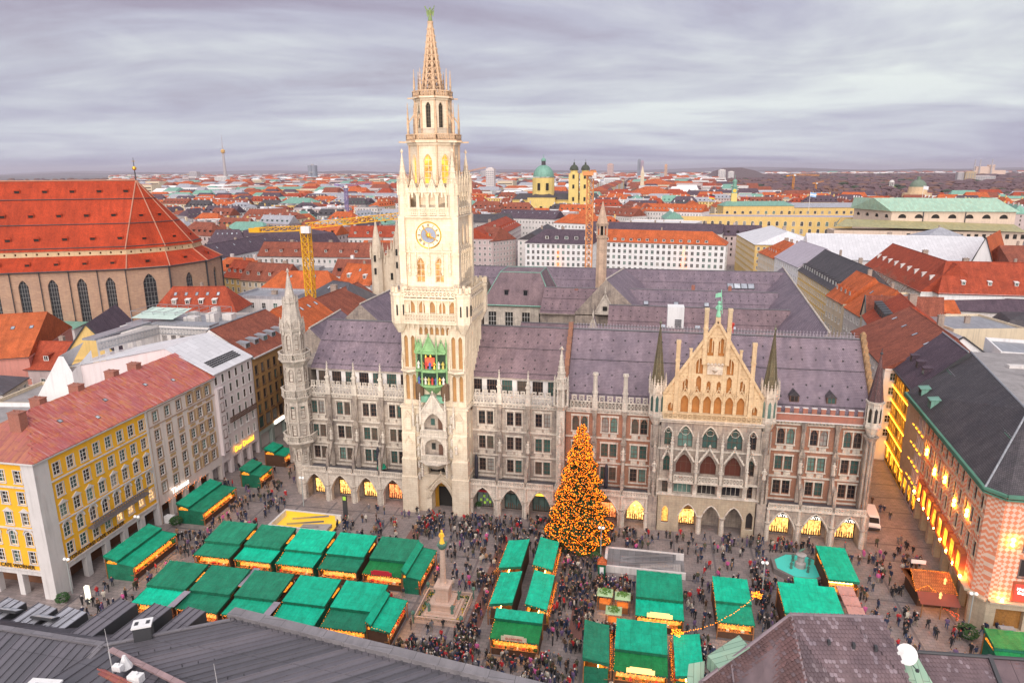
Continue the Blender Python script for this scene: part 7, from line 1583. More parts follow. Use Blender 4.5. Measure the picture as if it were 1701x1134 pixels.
slab('pink tower block left of the avenue towers', -198, 3800, 32, 26, 90, weathered('rosy concrete', (.55, .38, .34), .1), rows=9); slab('lone slim tower right of the avenue', 98, 4000, 15, 15, 86, weathered('orange lit concrete', (.62, .36, .22), .1), rows=10)
slab('grey gold high-rise standing in the wood on the right', 1225, 3000, 36, 25, 46, weathered('ochre concrete', (.48, .36, .22), .1), rows=6); slab('grey high-rise beside the gold one in the wood', 1196, 3010, 24, 22, 45, CONC, rows=6)
slab('low pale block beside the high-rises in the wood', 1290, 3050, 90, 40, 30, CONC, rows=3, cols=10); slab('pair of pale blocks on the left horizon', -3050, 4300, 60, 40, 62, CONC); slab('pale apartment slab near the far left trees', -1720, 2600, 55, 25, 42, W_PALE, rows=6, cols=8); slab('long cream slab beyond the dark glass towers', 330, 3300, 30, 20, 58, W_PALE, rows=8)
slab('second cream slab on the hill right of centre', 375, 3350, 26, 20, 50, W_PALE, rows=8); slab('broad hazy slab far left of the clock tower', -900, 3900, 70, 30, 58, CONC, rows=6, cols=8)
T = LM('power_station', 'power station with three tall chimneys on the right horizon', 'power station', 2200, 5200)
b = MB(); b.box(2140, 5200, 0, 2330, 5240, 45); b.box(2150, 5200, 45, 2262, 5240, 70); b.box(2225, 5195, 70, 2262, 5230, 80); obj('hall', b, weathered('lit hazy concrete', (.70, .52, .42), .08), T)
for x in (2135, 2167, 2238): b = MB(); b.frust(x, 5190, 0, 115, 5, 3, 8); obj('chimney', b, CONC, T)
T = LM('slim_church', 'slim pale church tower beside the wide avenue', 'church', -11.5, 1600)
b = MB(); b.box(-15.5, 1600, 0, -7.5, 1608, 54); b.frust(-11.5, 1604, 54, 70, 5, .2, 4, 0); b.box(-14, 1590, 0, 20, 1640, 22); obj('tower', b, W_CREAM, T)
# cranes
CRY = weathered('crane yellow', (.72, .38, .02), .08, 1, .5, g=.1, streak=False); CRG = plain('counterweight grey', (.45, .45, .45))
def lattice(b, p, q, w, step, mi=0, t=.12, tri=False):
 p, q = Vector(p), Vector(q); d = q-p; L0 = d.length; d.normalize(); a = d.cross(Vector((0, 0, 1))) if abs(d.z) < .9 else Vector((1, 0, 0)); a.normalize(); c = a.cross(d)
 cs = [(-w/2, -w/2), (w/2, -w/2), (w/2, w/2), (-w/2, w/2)] if not tri else [(-w/2, -w/2), (w/2, -w/2), (0, w/2)]
 P_ = lambda k, s: p+d*s+a*cs[k][0]+c*cs[k][1]
 for k in range(len(cs)): b.bar(P_(k, 0), P_(k, L0), t*1.5, mi)
 n = int(L0/step)
 for i in range(n):
  s0, s1 = L0*i/n, L0*(i+1)/n
  for k in range(len(cs)):
   k2 = (k+1) % len(cs); b.bar(P_(k, s0), P_(k2, s1), t, mi)
   if not tri: b.bar(P_(k2, s0), P_(k, s1), t*.8, mi)
   b.bar(P_(k, s1), P_(k2, s1), t*.8, mi)
def crane(label, x, y, zt, jib, back, w=1.9, mat=CRY, zb=0, name='tower_crane', apexh=0, step=2.4):
 T = LM(name, label, 'crane', x, y); b = MB(); lattice(b, (x, y, zb), (x, y, zt), w, step, t=w*.08); obj('mast', b, mat, T)
 b = MB(); lattice(b, (x, y, zt+w*.8), jib, w*.75, step, t=w*.07, tri=True); obj('jib', b, mat, T); b = MB(); lattice(b, (x, y, zt+w*.5), back, w*.6, step, t=w*.07, tri=True); obj('counter_jib', b, mat, T)
 b = MB(); b.box(back[0]-w*.8, back[1]-w*.25, back[2]-w*.35, back[0]+w*.8, back[1]+w*.25, back[2]+w*.25); obj('counterweight', b, mat if apexh else mat, T)
 b = MB(); b.box(x-w*.2, y-w*1.0, zt-w*.1, x+w*1.0, y-w*.4, zt+w*.8); obj('cab', b, W_WHITE, T); b = MB(); b.box(x-w*.6, y-w*.6, zt-w*.2, x+w*.6, y+w*.6, zt+w*.4); obj('slewing_unit', b, mat, T)
 if apexh: b = MB(); lattice(b, (x, y, zt), (x, y, zt+apexh), w*.5, step, t=w*.07); b.bar((x, y, zt+apexh), jib, .1); b.bar((x, y, zt+apexh), back, .1); obj('apex', b, mat, T)
crane('yellow tower crane between the brick church and the clock tower', -99.4, 190, 43.2, (-60, 190, 49.2), (-116, 190, 43.6), 2.2)
crane('bare yellow crane mast rising in front of the white office blocks', -26.3, 330, 57, (-26.2, 360, 59.5), (-26.4, 318, 59.3), 3.0, weathered('ochre crane', (.70, .30, .12), .08, streak=False), step=3)
crane('blue-violet crane in the middle distance on the left', -271, 600, 46, (-262, 640, 50), (-275, 590, 49), 2.6, weathered('violet crane', (.28, .22, .42), .1, streak=False), step=3)
crane('orange crane over the wood with a long jib', 290, 1500, 47, (338, 1500, 48), (278, 1500, 47), 3.2, weathered('orange crane', (.75, .30, .02), .1, streak=False), step=5)
crane('small orange crane right of the long-jib one', 338, 1520, 31, (352, 1520, 36), (333, 1520, 32), 2.6, weathered('orange crane', (1, 1, 1)), step=5)
crane('thin orange crane right of the clock tower on the skyline', -330, 1250, 56, (-290, 1250, 66), (-338, 1250, 56), 2.6, weathered('orange crane', (1, 1, 1)), step=5)
# flags on the palace
for x, y, z, c1 in ((62, 735, 36, (.7, .5, .05)), (160, 740, 38, (.3, .5, .8)), (330, 930, 40, (.7, .7, .75))):
 T = LM('flagpole', f'flagpole with a {"black red and gold" if x < 100 else "white and blue" if x < 200 else "pale"} flag above the palace roofs', 'flag', x, y); b = MB(); b.bar((x, y, 20), (x, y, z), .3); obj('pole', b, W_WHITE, T); b = MB()
 for k, c in enumerate(((.02, .02, .02), (.6, .03, .03), c1) if x < 100 else (c1, (.8, .8, .8), c1)): b = MB(); b.quad((x, y, z-1.4*(k+1)), (x+6, y+1, z-1.4*(k+1)-1), (x+6, y+1, z-1.4*k-1), (x, y, z-1.4*k)); obj('flag_stripe', b, plain(f'flag {x} {k}', c), T)
# the lit tree-like light figures on the white office front
for x, y, z, s in ((-47, 376.6, 4, 1), (21, 382.6, 4, 1.15)):
 T = LM('light_figure', f'warm figure of light bulbs on the {"violet" if x < 0 else "orange"} roofed white office block', 'light display', x, y); b = MB(); q_ = random.Random(int(x))
 for k in range(90): zz_ = q_.random()**1.3*14*s; ww_ = 2.4*s*(1-zz_/(16*s)); b.octa(x+q_.uniform(-ww_, ww_), y-.4, z+zz_, .17)
 obj('bulb_string', b, BULB, T, kind='stuff')
# ------------------------------------------------------------------ city filler: individual houses up to ~1.3 km, then one merged mass
q_ = random.Random(11); CAMX = Vector((0, 0))
def clear(x, y, r):
 for (mx, my, mr) in MANUAL:
  if abs(x-mx) < mr+r and abs(y-my) < mr+r and hypot(x-mx, y-my) < mr*.92+r*.8: return False
 # streets and squares kept open
 if -64 < x < 37 and 105 < y < 372: return False
 if -83 < x < 77 and y < 372: return False
 if 32 < x < 57 and 340 < y < 560: return False
 if -84 < x < -50 and 1250 < y < 2800: return False
 if x > 130+.06*y and 1250 < y < 7000 and x < 40000: return False
 return True
def in_view(x, y, pad=1.06):
 v = Vector((x, y, 20))-Vector((0, 0, 60.7)); z = v.dot(_F)
 return z > 20 and abs(v.dot(_R)/z) < .75*pad and -.45 < (v.dot(_U)/z) < .3
TONES = [('orange-red', R_ORA), ('red', R_RED), ('brown', R_RUST), ('violet slate', R_PURP), ('grey slate', R_SLATE), ('pale zinc', R_ZINC), ('green copper', R_GREEN), ('rust-red', R_RUST), ('bright orange', R_ORA), ('flat white', R_WHITE), ('flat grey', FLATROOF)]
WALLS = [('cream', W_CREAM), ('pale', W_PALE), ('white', W_WHITE), ('yellow', W_YEL), ('rose-grey', W_ROSE)]
def far_house_mesh(w, d, h, rise, flat, detail=True):
 b, r, g = MB(), MB(), MB(); b.box(-w/2, -d/2, 0, w/2, d/2, h)
 if flat: b.box(-w/2-.2, -d/2-.2, h+.005, w/2+.2, d/2+.2, h+.6); r.quad((-w/2, -d/2, h+.65), (w/2, -d/2, h+.65), (w/2, d/2, h+.65), (-w/2, d/2, h+.65)); r.box(-w*.3, -d*.2, h+.7, -w*.1, d*.2, h+2.6); r.box(w*.1, -d*.1, h+.7, w*.3, d*.3, h+2)
 else:
  e = [(-w/2-.5, -d/2-.5, h-.1), (w/2+.5, -d/2-.5, h-.1), (w/2+.5, d/2+.5, h-.1), (-w/2-.5, d/2+.5, h-.1)]; k = rise % 3
  hp = d*.45 if int(rise*10) % 2 else 0; a, c = (-w/2-.4+hp, 0, h+rise), (w/2+.4-hp, 0, h+rise)
  r.quad(e[0], e[1], c, a); r.quad(e[2], e[3], a, c); r.tri(e[1], e[2], c); r.tri(e[3], e[0], a)
  if not hp: b.tri((-w/2, -d/2, h), (-w/2, d/2, h), (-w/2, 0, h+rise-.2)); b.tri((w/2, d/2, h), (w/2, -d/2, h), (w/2, 0, h+rise-.2))
  for i in range(max(2, int(w/9))): x = -w/2+w*(i+.6)/max(2, int(w/9)); b.box(x-.6, .2, h+rise-1.5, x+.6, 1.4, h+rise+1.4)
  if detail:
   n = max(2, int(w/5));
   for i in range(n):
    x = -w/2+w*(i+.5)/n; y0 = -d/2+d*.14; z0 = h+rise*.28; g.box(x-.7, y0-.5, z0, x+.7, y0-.1, z0+1.2); r.box(x-.8, y0-.1, z0-.4, x+.8, y0+1.6, z0+1.3)
 if detail:
  n = max(3, int(w/3.4)); nf = max(3, int(h/3.6))
  for j in range(nf):
   z = h-2.8-j*3.5
   if z < 3: break
   for i in range(n): x = -w/2+w*(i+.5)/n; g.box(x-.55, -d/2-.06, z, x+.55, -d/2-.02, z+1.7)
   for i in range(max(2, int(d/3.6))): y = -d/2+d*(i+.5)/max(2, int(d/3.6)); g.box(w/2+.02, y-.5, z, w/2+.06, y+.5, z+1.7); g.box(-w/2-.06, y-.5, z, -w/2-.02, y+.5, z+1.7)
 return b, r, g
cand = []
y = 190.0
while y < 1250:
 step = 24+y*.014; hw = y*.95+60; x = -hw+q_.random()*20
 while x < hw:
  w = q_.uniform(20, 34)*(1+y/2500); x += w*.5
  cx_, cy_ = x, y+q_.uniform(-5, 5)
  if in_view(cx_, cy_) and clear(cx_, cy_, w*.42): cand.append((hypot(cx_, cy_), cx_, cy_, w))
  x += w*.5+q_.choice((1.5, 1.5, 3, 9))
 y += step
cand.sort(); LMK = [('brick church', -175, 205), ('yellow domed church', -115, 815), ('yellow crane', -99, 190), ('white office blocks', -20, 385), ('green roofed palace', 110, 730), ('opera house', 230, 600), ('white hall', 115, 350), ('violet crane', -271, 600), ('long glass-roofed train hall', -470, 1065), ('orange roofed avenue palace', 10, 1140), ('pale tower block', -339, 1500), ('old court', 120, 255), ('station hall', -850, 1450), ('domed museum', 386, 1110), ('dark mansard block', -212, 363)]
used = {}
VARI = {}
for k, (dist, x, y_, w) in enumerate(cand[:296]):
 ti = q_.choice((0, 0, 1, 2, 2, 3, 3, 4, 5, 5, 7, 8, 8, 9, 9, 10, 10, 6)); wi = q_.randrange(5); wv = (18, 24, 30, 38)[min(3, int(w/10)-1 if w < 50 else 3)]; dv = q_.choice((13, 16)); h = q_.choice((17, 19, 21, 23)); rise = q_.choice((5.1, 6.2, 7.5)); flat = ti >= 9
 key = (wv, dv, h, rise, flat);
 if key not in VARI: VARI[key] = far_house_mesh(*key)
 wb, rb, gb = VARI[key]; tn, tm = TONES[ti]; wn, wm = WALLS[wi]
 ln, lx, ly = min(LMK, key=lambda l: hypot(x-l[1], y_-l[2])); ang_ = atan2(x, y_)-atan2(lx, ly); rel = 'left of' if ang_ < -.03 else 'right of' if ang_ > .03 else ('behind' if hypot(x, y_) > hypot(lx, ly) else 'in front of')
 base = f'{tn} roofed {wn} house {rel} the {ln}'; used[base] = used.get(base, 0)+1
 lab = base if used[base] == 1 else ['', '', 'second nearest ', 'third nearest ', 'fourth nearest ', 'fifth nearest ', 'sixth nearest ', 'seventh nearest ', 'eighth nearest '][min(8, used[base])]+base
 rz = q_.choice((0, 0, pi/2))*1.0+radians(q_.uniform(-6, 6))-.04*(x < -150)*5+.0
 T = thing('city_house', lab, 'house', (x, y_, 0), rz, 'roofs of the old town beyond the town hall')
 child('wall', cached(('fhw', key, wn), lambda: wb.mesh('wall', wm)), T); child('roof', cached(('fhr', key, tn), lambda: rb.mesh('roof', tm)), T); o = child('windows', cached(('fhg', key), lambda: gb.mesh('windows', GLASS)), T); o['kind'] = 'stuff'
# merged mass of the far city
mats_far = [W_CREAM, W_PALE, W_ROSE, R_ORA, R_RUST, R_PURP, R_ZINC, R_GREEN, GLASS, W_WHITE, R_RED]
far = MB()
def fbox(x, y, w, d, h, rise, wmi, rmi, win=True):
 c_, s_ = cos(-.1), sin(-.1); P_ = lambda u_, v_, z: (x+u_*c_-v_*s_, y+u_*s_+v_*c_, z)
 v = [P_(sx*w/2, sy*d/2, z) for z in (0, h) for sx, sy in ((-1, -1), (1, -1), (1, 1), (-1, 1))]; far.add(v, [(0, 1, 5, 4), (1, 2, 6, 5), (3, 0, 4, 7), (2, 3, 7, 6)], wmi)
 if rise: far.add([v[4], v[5], v[6], v[7], P_(-w/2*.8, 0, h+rise), P_(w/2*.8, 0, h+rise)], [(0, 1, 5, 4), (2, 3, 4, 5), (1, 2, 5), (3, 0, 4)], rmi)
 else: far.add(v[4:], [(0, 1, 2, 3)], rmi)
 if win:
  for j in range(3): far.add([P_(-w*.45, -d/2-.15, h*.35+j*h*.2), P_(w*.45, -d/2-.15, h*.35+j*h*.2), P_(w*.45, -d/2-.15, h*.35+j*h*.2+h*.06), P_(-w*.45, -d/2-.15, h*.35+j*h*.2+h*.06)], [(0, 1, 2, 3)], 8)
for (_, x, y_, w) in cand[296:]: fbox(x, y_, w*.9, 15, q_.uniform(16, 23), q_.choice((5, 6, 7, 0)), q_.choice((0, 1, 2, 9)), q_.choice((3, 3, 4, 10, 10, 5, 5, 6, 7)))
y = 1260.0
while y < 9000:
 step = 34+y*.02; hw = y*.86; x = -hw
 while x < hw:
  w = q_.uniform(20, 55)*(1+y/7000); x += w*.55
  if clear(x, y, w*.3) and in_view(x, y):
   big = q_.random() < .06; fbox(x, y+q_.uniform(-15, 15), w*.85, q_.uniform(18, 30)*(1+y/6000), q_.uniform(15, 24)*(1.5 if big else 1), 0 if big else q_.choice((5, 7, 9, 0)), q_.choice((0, 1, 1, 2, 9)), q_.choice((3, 3, 10, 4, 4, 5, 6, 6, 6, 9, 3, 7) if q_.random() < .9 else (3, 4)), y < 3500)
  x += w*.55+q_.uniform(2, 30)
 y += step
o = obj('distant_city', far, mats_far); tag(o, kind='stuff', label='hazy mass of roofs reaching to the horizon', cat='city')
# ------------------------------------------------------------------ woods and hills
WOOD = leafmat('bare wood', (.105, .062, .075), (.17, .10, .10)); WOOD2 = leafmat('bare wood russet', (.15, .075, .06), (.22, .12, .08)); WOOD3 = leafmat('evergreen wood', (.03, .05, .03), (.06, .075, .04))
wd = MB()
def bush(x, y, r, h, mi, z0=0):
 n = 6; a0 = q_.random()*6; pts = []
 for k, (rr, zz) in enumerate(((.55, .25), (1.0, .55), (.72, .85))):
  for i in range(n): a = a0+2*pi*(i+.5*(k % 2))/n; f = q_.uniform(.75, 1.2); pts.append((x+r*rr*f*cos(a), y+r*rr*f*sin(a), z0+h*zz*q_.uniform(.88, 1.1)))
 pts += [(x, y, z0), (x+q_.uniform(-.2, .2)*r, y, z0+h)]; fs = []
 for k in range(2):
  for i in range(n): fs.append((k*n+i, k*n+(i+1) % n, (k+1)*n+i)); fs.append((k*n+(i+1) % n, (k+1)*n+(i+1) % n, (k+1)*n+i))
 for i in range(n): fs.append((2*n+i, 2*n+(i+1) % n, 3*n+1)); fs.append(((i+1) % n, i, 3*n))
 wd.add(pts, fs, mi)
y = 1255.0
while y < 6500:
 st = 9+y*.008; x = 140+.06*y
 while x < y*.86:
  if in_view(x, y) and not (abs(x-596) < 34+(1900-y)*.03 and 1700 < y < 1915) and not (1150 < x < 1350 and 2850 < y < 3000): bush(x+q_.uniform(-st, st)*.5, y+q_.uniform(-st, st)*.6, st*q_.uniform(.55, .9), q_.uniform(15, 25)*(1 if y > 1600 else .85), 0 if q_.random() < .82 else (1 if q_.random() < .7 else 2))
  x += st*1.05
 y += st*1.5
for k in range(900):                                  # tree belts on the left and in the city
 cx_, cy_, sx, sy = q_.choice(((-2500, 3700, 500, 90), (-1900, 3300, 300, 60), (-3200, 3900, 500, 80), (-600, 2900, 300, 40), (180, 1420, 120, 60), (330, 1180, 90, 30), (300, 2600, 240, 90)))
 bush(cx_+q_.gauss(0, sx), cy_+q_.gauss(0, sy), q_.uniform(10, 18)*(cy_/2500), q_.uniform(16, 28), q_.choice((0, 0, 1)))
o = obj('bare_wood', wd, [WOOD, WOOD2, WOOD3]); tag(o, 'purple-brown leafless wood filling the right distance', 'wood', kind='stuff')
hb = MB()
def hill(pts, yb, depth=900):
 for (xa_, za), (xb_, zb_) in zip(pts, pts[1:]):
  hb.quad((xa_, yb, 0), (xb_, yb, 0), (xb_, yb+depth*.4, zb_), (xa_, yb+depth*.4, za)); hb.quad((xa_, yb+depth*.4, za), (xb_, yb+depth*.4, zb_), (xb_, yb+depth, 0), (xa_, yb+depth, 0))
hill([(250, 0), (330, 50), (380, 66), (470, 68), (540, 52), (620, 20), (680, 0)], 3600, 400)
hill([(-16000+i*800, 30+40*sin(i*.7)*sin(i*.23)+25*sin(i*1.9)) for i in range(41)], 15000, 3000); hill([(-26000+i*1300, 60+50*sin(i*.9)+30*sin(i*.37)) for i in range(41)], 24000, 4000)
obj('hills', hb, leafmat('far hill wood', (.11, .08, .09), (.15, .11, .11)), kind='structure')
# bare trees among the near roofs on the right
def bare_tree(x, y, z0, h, label):
 T = thing('bare_tree', label, 'tree', (x, y, z0)); b = MB(); r_ = random.Random(int(x*7+y)); b.tube([(x, y, z0), (x+.2, y, z0+h*.3), (x, y+.1, z0+h*.45)], [.35, .25, .2], 6); obj('trunk', b, plain('bark', (.10, .06, .05)), T); c = MB()
 def br(p, d, L0, r, dep):
  q = p+d*L0; c.tube([p, q], [r, r*.6], 3 if dep > 1 else 4)
  if dep < 4:
   for k in range(3): nd = (d+Vector((r_.uniform(-.8, .8), r_.uniform(-.8, .8), r_.uniform(-.2, .6)))).normalized(); br(q, nd, L0*.72, r*.6, dep+1)
 for k in range(5): br(Vector((x, y, z0+h*(.28+.04*k))), Vector((r_.uniform(-1, 1), r_.uniform(-1, 1), 1.1)).normalized(), h*.22, .14, 0)
 o = obj('crown', c, plain('russet twigs', (.20, .10, .07)), T, kind='stuff')
bare_tree(82, 262, 6, 20, 'bare russet tree in front of the old court roof'); bare_tree(90, 268, 6, 18, 'second bare tree right beside the first, before the old court'); bare_tree(77, 285, 4, 16, 'bare tree behind the orange roofs, left of the old court')
# ------------------------------------------------------------------ near roofs at the lower edge
FR_ = thing('dark_metal_roof', 'dark standing-seam metal roof with box dormers at the bottom left', 'roof', (-28, 38, 0)); PAN = [metalroof(f'seam panel {k}', c, 50, .04, .38, mul(c, .7), .4) for k, c in enumerate(((.125, .118, .135), (.14, .13, .15), (.105, .10, .115), (.17, .155, .175)))]
def panels(root, a, b_, c, d, n, name='roof_panel', mats=PAN, seed=1, t=.08, nseg=1):
 """n sheets with raised seams between edge a-b and edge d-c"""
 a, b_, c, d = map(Vector, (a, b_, c, d)); r_ = random.Random(seed); nn2 = (b_-a).cross(d-a).normalized(); nn2 = nn2 if nn2.z > 0 else -nn2
 for i in range(n):
  p, q = a.lerp(b_, i/n), a.lerp(b_, (i+1)/n); s, r = d.lerp(c, i/n), d.lerp(c, (i+1)/n)
  for k in range(nseg):
   p1, s1 = p.lerp(s, k/nseg), p.lerp(s, (k+1)/nseg); q1, r1 = q.lerp(r, k/nseg), q.lerp(r, (k+1)/nseg); g = MB(); e = nn2*t
   g.add([tuple(v) for v in (p1, q1, r1, s1, p1-e, q1-e, r1-e, s1-e)], [(0, 1, 2, 3), (4, 5, 1, 0), (5, 6, 2, 1), (6, 7, 3, 2), (7, 4, 0, 3)]); g.bar(p1+e*.5, s1+e*.5, .07, 0, .1); obj(name, g, mats[r_.choice((0, 0, 1, 1, 2, 3))], root)
Zr = 24.0
panels(FR_, (-32.4, 44.6, Zr+.3), (-6.0, 40.8, Zr+.3), (-16, 33.5, Zr-.4), (-41.2, 39.9, Zr), 34, seed=2)
panels(FR_, (-41.2, 39.9, Zr), (-16, 33.5, Zr-.4), (-6, 22, Zr-1.5), (-46, 28, Zr-1.2), 30, seed=3)
panels(FR_, (-58, 40.4, Zr-.1), (-41.2, 39.9, Zr), (-43, 30, Zr-3.5), (-58, 30, Zr-3.5), 22, seed=4)
panels(FR_, (-41.4, 40.2, Zr), (-59, 40.7, Zr-.1), (-60, 47.5, Zr-4.4), (-31.5, 46.8, Zr-3.8), 34, seed=5)
b = MB(); b.bar((-33.2, 45.2, Zr+.45), (-5.5, 41.2, Zr+.45), 1.0, 0, .35); b.bar((-33, 44.6, Zr+.7), (-5.5, 40.7, Zr+.7), .1, 0, .1); obj('parapet', b, metalroof('parapet zinc', (.26, .24, .25), 2, .1, .4), FR_)
b = MB(); b.bar((-58, 40.5, Zr+.02), (-41.2, 40.0, Zr+.12), .5, 0, .16); b.bar((-41.2, 39.9, Zr+.1), (-32.5, 44.5, Zr+.4), .3, 0, .12); b.bar((-41.2, 39.8, Zr+.1), (-42.5, 33, Zr-2), .5, 0, .25); obj('ridge_cap', b, metalroof('ridge zinc', (.20, .185, .20), 2, .1, .4), FR_)
b = MB(); b.bar((-39.8, 39.2, Zr+.5), (-27, 35.7, Zr+.15), .42, 0, .16); obj('copper_ridge', b, metalroof('pinkish copper', (.40, .27, .27), 1.5, .1, .4), FR_)
b = MB(); b.box(-60, 20, 0, -8, 40, 19.5); b.add([(-60, 47, 0), (-31, 46.5, 0), (-31, 46.5, 21), (-60, 47, 20.8), (-5.5, 41, 0), (-5.5, 41, 24)], [(0, 3, 2, 1), (1, 2, 5, 4)]); obj('wall', b, W_GREY, FR_)
b = MB()
for k in range(46): t_ = k/45; p = Vector((-32.6, 44.2, Zr+.45)).lerp(Vector((-6, 40.2, Zr+.45)), t_); b.bar(p, p+Vector((0, -.05, .3)), .04)
for t_ in (.2, .45, .7):
 for k in range(8): p = Vector((-40.5, 39.2, Zr)).lerp(Vector((-7, 35, Zr-.4)), (k+t_)/8); b.bar(p+Vector((2, 2.5*t_, .0)), p+Vector((2, 2.5*t_, .3)), .05)
obj('snow_hook', b, DGREY, FR_, kind='stuff')
def boxdorm(x, y, z, w, L0, h, lit=False):
 b = MB(); a = radians(-10); c_, s_ = cos(a), sin(a); R2 = lambda u_, v_: (x+u_*c_-v_*s_, y+u_*s_+v_*c_)
 f0, f1, k1, k0 = R2(0, 0), R2(w, 0), R2(w, -L0), R2(0, -L0); v = [(*f0, z), (*f1, z), (*k1, z-.3), (*k0, z-.3), (*f0, z-h-1), (*f1, z-h-1), (*k1, z-h), (*k0, z-h)]; b.add(v, [(3, 2, 1, 0)], 1); b.add(v, [(0, 4, 5, 1), (1, 5, 6, 2), (2, 6, 7, 3), (3, 7, 4, 0)], 0)
 obj('box_dormer', b, [DGREY, PAN[3] if not lit else R_ZINC], FR_)
 for k in range(4): q2, r2 = R2(w*k/3, 0), R2(w*k/3, -L0); g = MB(); g.bar((*q2, z+.04), (*r2, z-.26), .06, 0, .08); obj('dormer_seam', g, PAN[0], FR_)
for x, y, w in ((-45.1, 46.3, 1.7), (-41.5, 46.3, 1.5), (-38.2, 46.4, 1.5)): boxdorm(x, y, 23.5, w+.4, 5.0, 2.2)
for x, y in ((-56.4, 45.6), (-52.9, 45.4), (-49.8, 45.4)): boxdorm(x, y, 22.7, 2.4, 3.4, .9, True)
def vent(x, y, z, w, d, h, rz, mat=W_WHITE):
 b = MB(); b.box(-w/2, -d/2, -h, w/2, d/2, 0); b.box(-w/2-.08, -d/2-.08, 0, w/2+.08, d/2+.08, .14, 1)
 for k in (-1, 0, 1) if w > 1.5 else (-1, 1): b.box(k*.42-.14, -d*.22, .145, k*.42+.14, d*.22, .17, 0)
 obj('ventilation_box', b, [DGREY, mat], FR_, (x, y, z), rz)
vent(-38.6, 41.4, 25.3, 1.3, 1.0, 1.6, .5); vent(-41.6, 34.5, 24.6, 2.2, 1.5, 1.6, .1)
SD = thing('satellite_dish', 'small round white dish at the lower left among rooftop fittings', 'satellite dish', (-36.9, 34.4, 24)); b = MB(); b.lathe(0, 0, [(.05, 0), (.45, .06), (.7, .2)], 14); b.T = None; g = MB(); g.merge(b, Matrix.Rotation(radians(-65), 4, 'X')); g.bar((0, 0, -.9), (0, 0, 0), .07); obj('dish', g, W_WHITE, SD, (-36.9, 34.4, 25), world_space=True)
b = MB(); b.bar((-38.6, 36.9, 24.7), (-30, 35, 24.6), .1); b.bar((-38.6, 36.6, 25.0), (-30, 34.7, 24.9), .08); b.bar((-38.5, 36.8, 24.6), (-35.5, 35.9, 24.6), .5, 0, .12)
obj('pipe_run', b, R_COPR, FR_)
for i, (x, y, s) in enumerate(((-35.2, 36.4, .5), (-33.9, 35.9, .3), (-31.0, 35.6, .5), (-37.4, 37.2, .35))): b = MB(); b.box(x-s, y-s*.6, 24.6, x+s, y+s*.6, 24.6+s*1.2); b.frust(x, y, 24.6+s*1.2, 24.6+s*1.5, s*.4, s*.4, 6); obj('equipment_box', b, W_WHITE if i != 1 else DGREY, FR_)
for x, y, h in ((-38.9, 38.2, 3.4), (-29.3, 37.4, 2.4), (-22, 35, 2), (-38.3, 37.6, 2.0)): b = MB(); b.tube([(x, y, 23.8), (x-.1, y, 23.8+h)], [.035, .015], 5); obj('lightning_rod', b, plain('rod', (.5, .48, .48)), FR_)
b = MB(); b.lathe(-37.4, 37.9, [(.55, 24.3), (.3, 24.8), (.12, 25.3)], 8); obj('horn_vent', b, W_WHITE, FR_)
for x, y in ((-50.5, 43.2), (-45.2, 42.2), (-54.5, 43.5)): skylight(FR_, (x, y, Zr-1.05), -.42, 0, 2.2, .9)
# slate hipped roof lower right, tiles as real scalloped pieces
SR = thing('slate_hipped_roof', 'brown-violet scalloped tile roof with a hip and copper-clad dormers at the bottom right', 'roof', (14, 44, 0))
TL = tiles('scalloped brown tile', (.155, .11, .12), (.12, .09, .10), 5, 5, .6, .3, .5); TL2 = tiles('scalloped rust tile', (.15, .085, .085), (.11, .07, .07), 5, 5, .6, .3, .5); TL3 = tiles('pale worn tile', (.24, .19, .21), (.2, .16, .17), 5, 5, .6, .3, .5)
def slope_tiles(root, A, B, C, D, tw, th, seed, mt):
 """A-B ridge, D-C eave; lays overlapping round-ended tiles"""
 A, B, C, D = map(Vector, (A, B, C, D)); nrm = (B-A).cross(D-A).normalized(); nrm = nrm if nrm.z > 0 else -nrm; r_ = random.Random(seed); g = MB()
 rows = int(((D-A).length+(C-B).length)/2/th)
 for j in range(rows):
  l, r = A.lerp(D, (j+.0)/rows), B.lerp(C, (j+.0)/rows); l2, r2 = A.lerp(D, min(1, (j+1.35)/rows)), B.lerp(C, min(1, (j+1.35)/rows)); W_2 = (r-l).length; n = max(1, int(W_2/tw)); du = (r-l)/n; dn = ((l2+r2)/2-(l+r)/2)
  dn = dn-du.normalized()*dn.dot(du.normalized())
  for i in range(n):
   p = l+du*(i+.5*(j % 2)); h = du*.47; up = nrm*(.035+r_.random()*.012); lo = nrm*.075+nrm*r_.random()*.01
   v = [p+du*.5-h+up*0, p+du*.5+h+up*0, p+du*.5+h+dn*.78+lo, p+du*.5+h*.55+dn*.97+lo, p+du*.5-h*.55+dn*.97+lo, p+du*.5-h+dn*.78+lo]; v += [q-nrm*.05 for q in v[2:]]
   g.add([tuple(q) for q in v], [(0, 1, 2, 3, 4, 5), (2, 6, 7, 3), (3, 7, 8, 4), (4, 8, 9, 5)], 0 if r_.random() < .86 else 1)
 obj('roof_tiles', g, mt, root, kind='stuff')
zz0 = 28.0; ap_ = (12.0, 48.3, zz0); re = (18.7, 49.2, zz0)
slope_tiles(SR, ap_, re, (21, 40.5, zz0-6), (13.3, 39.5, zz0-6.5), .27, .3, 3, [TL, TL3]); slope_tiles(SR, (5.3, 44.0, 24.5), (11.9, 48.2, zz0), (13.2, 39.4, zz0-6.4), (4.2, 36, 20), .27, .3, 4, [TL2, TL])
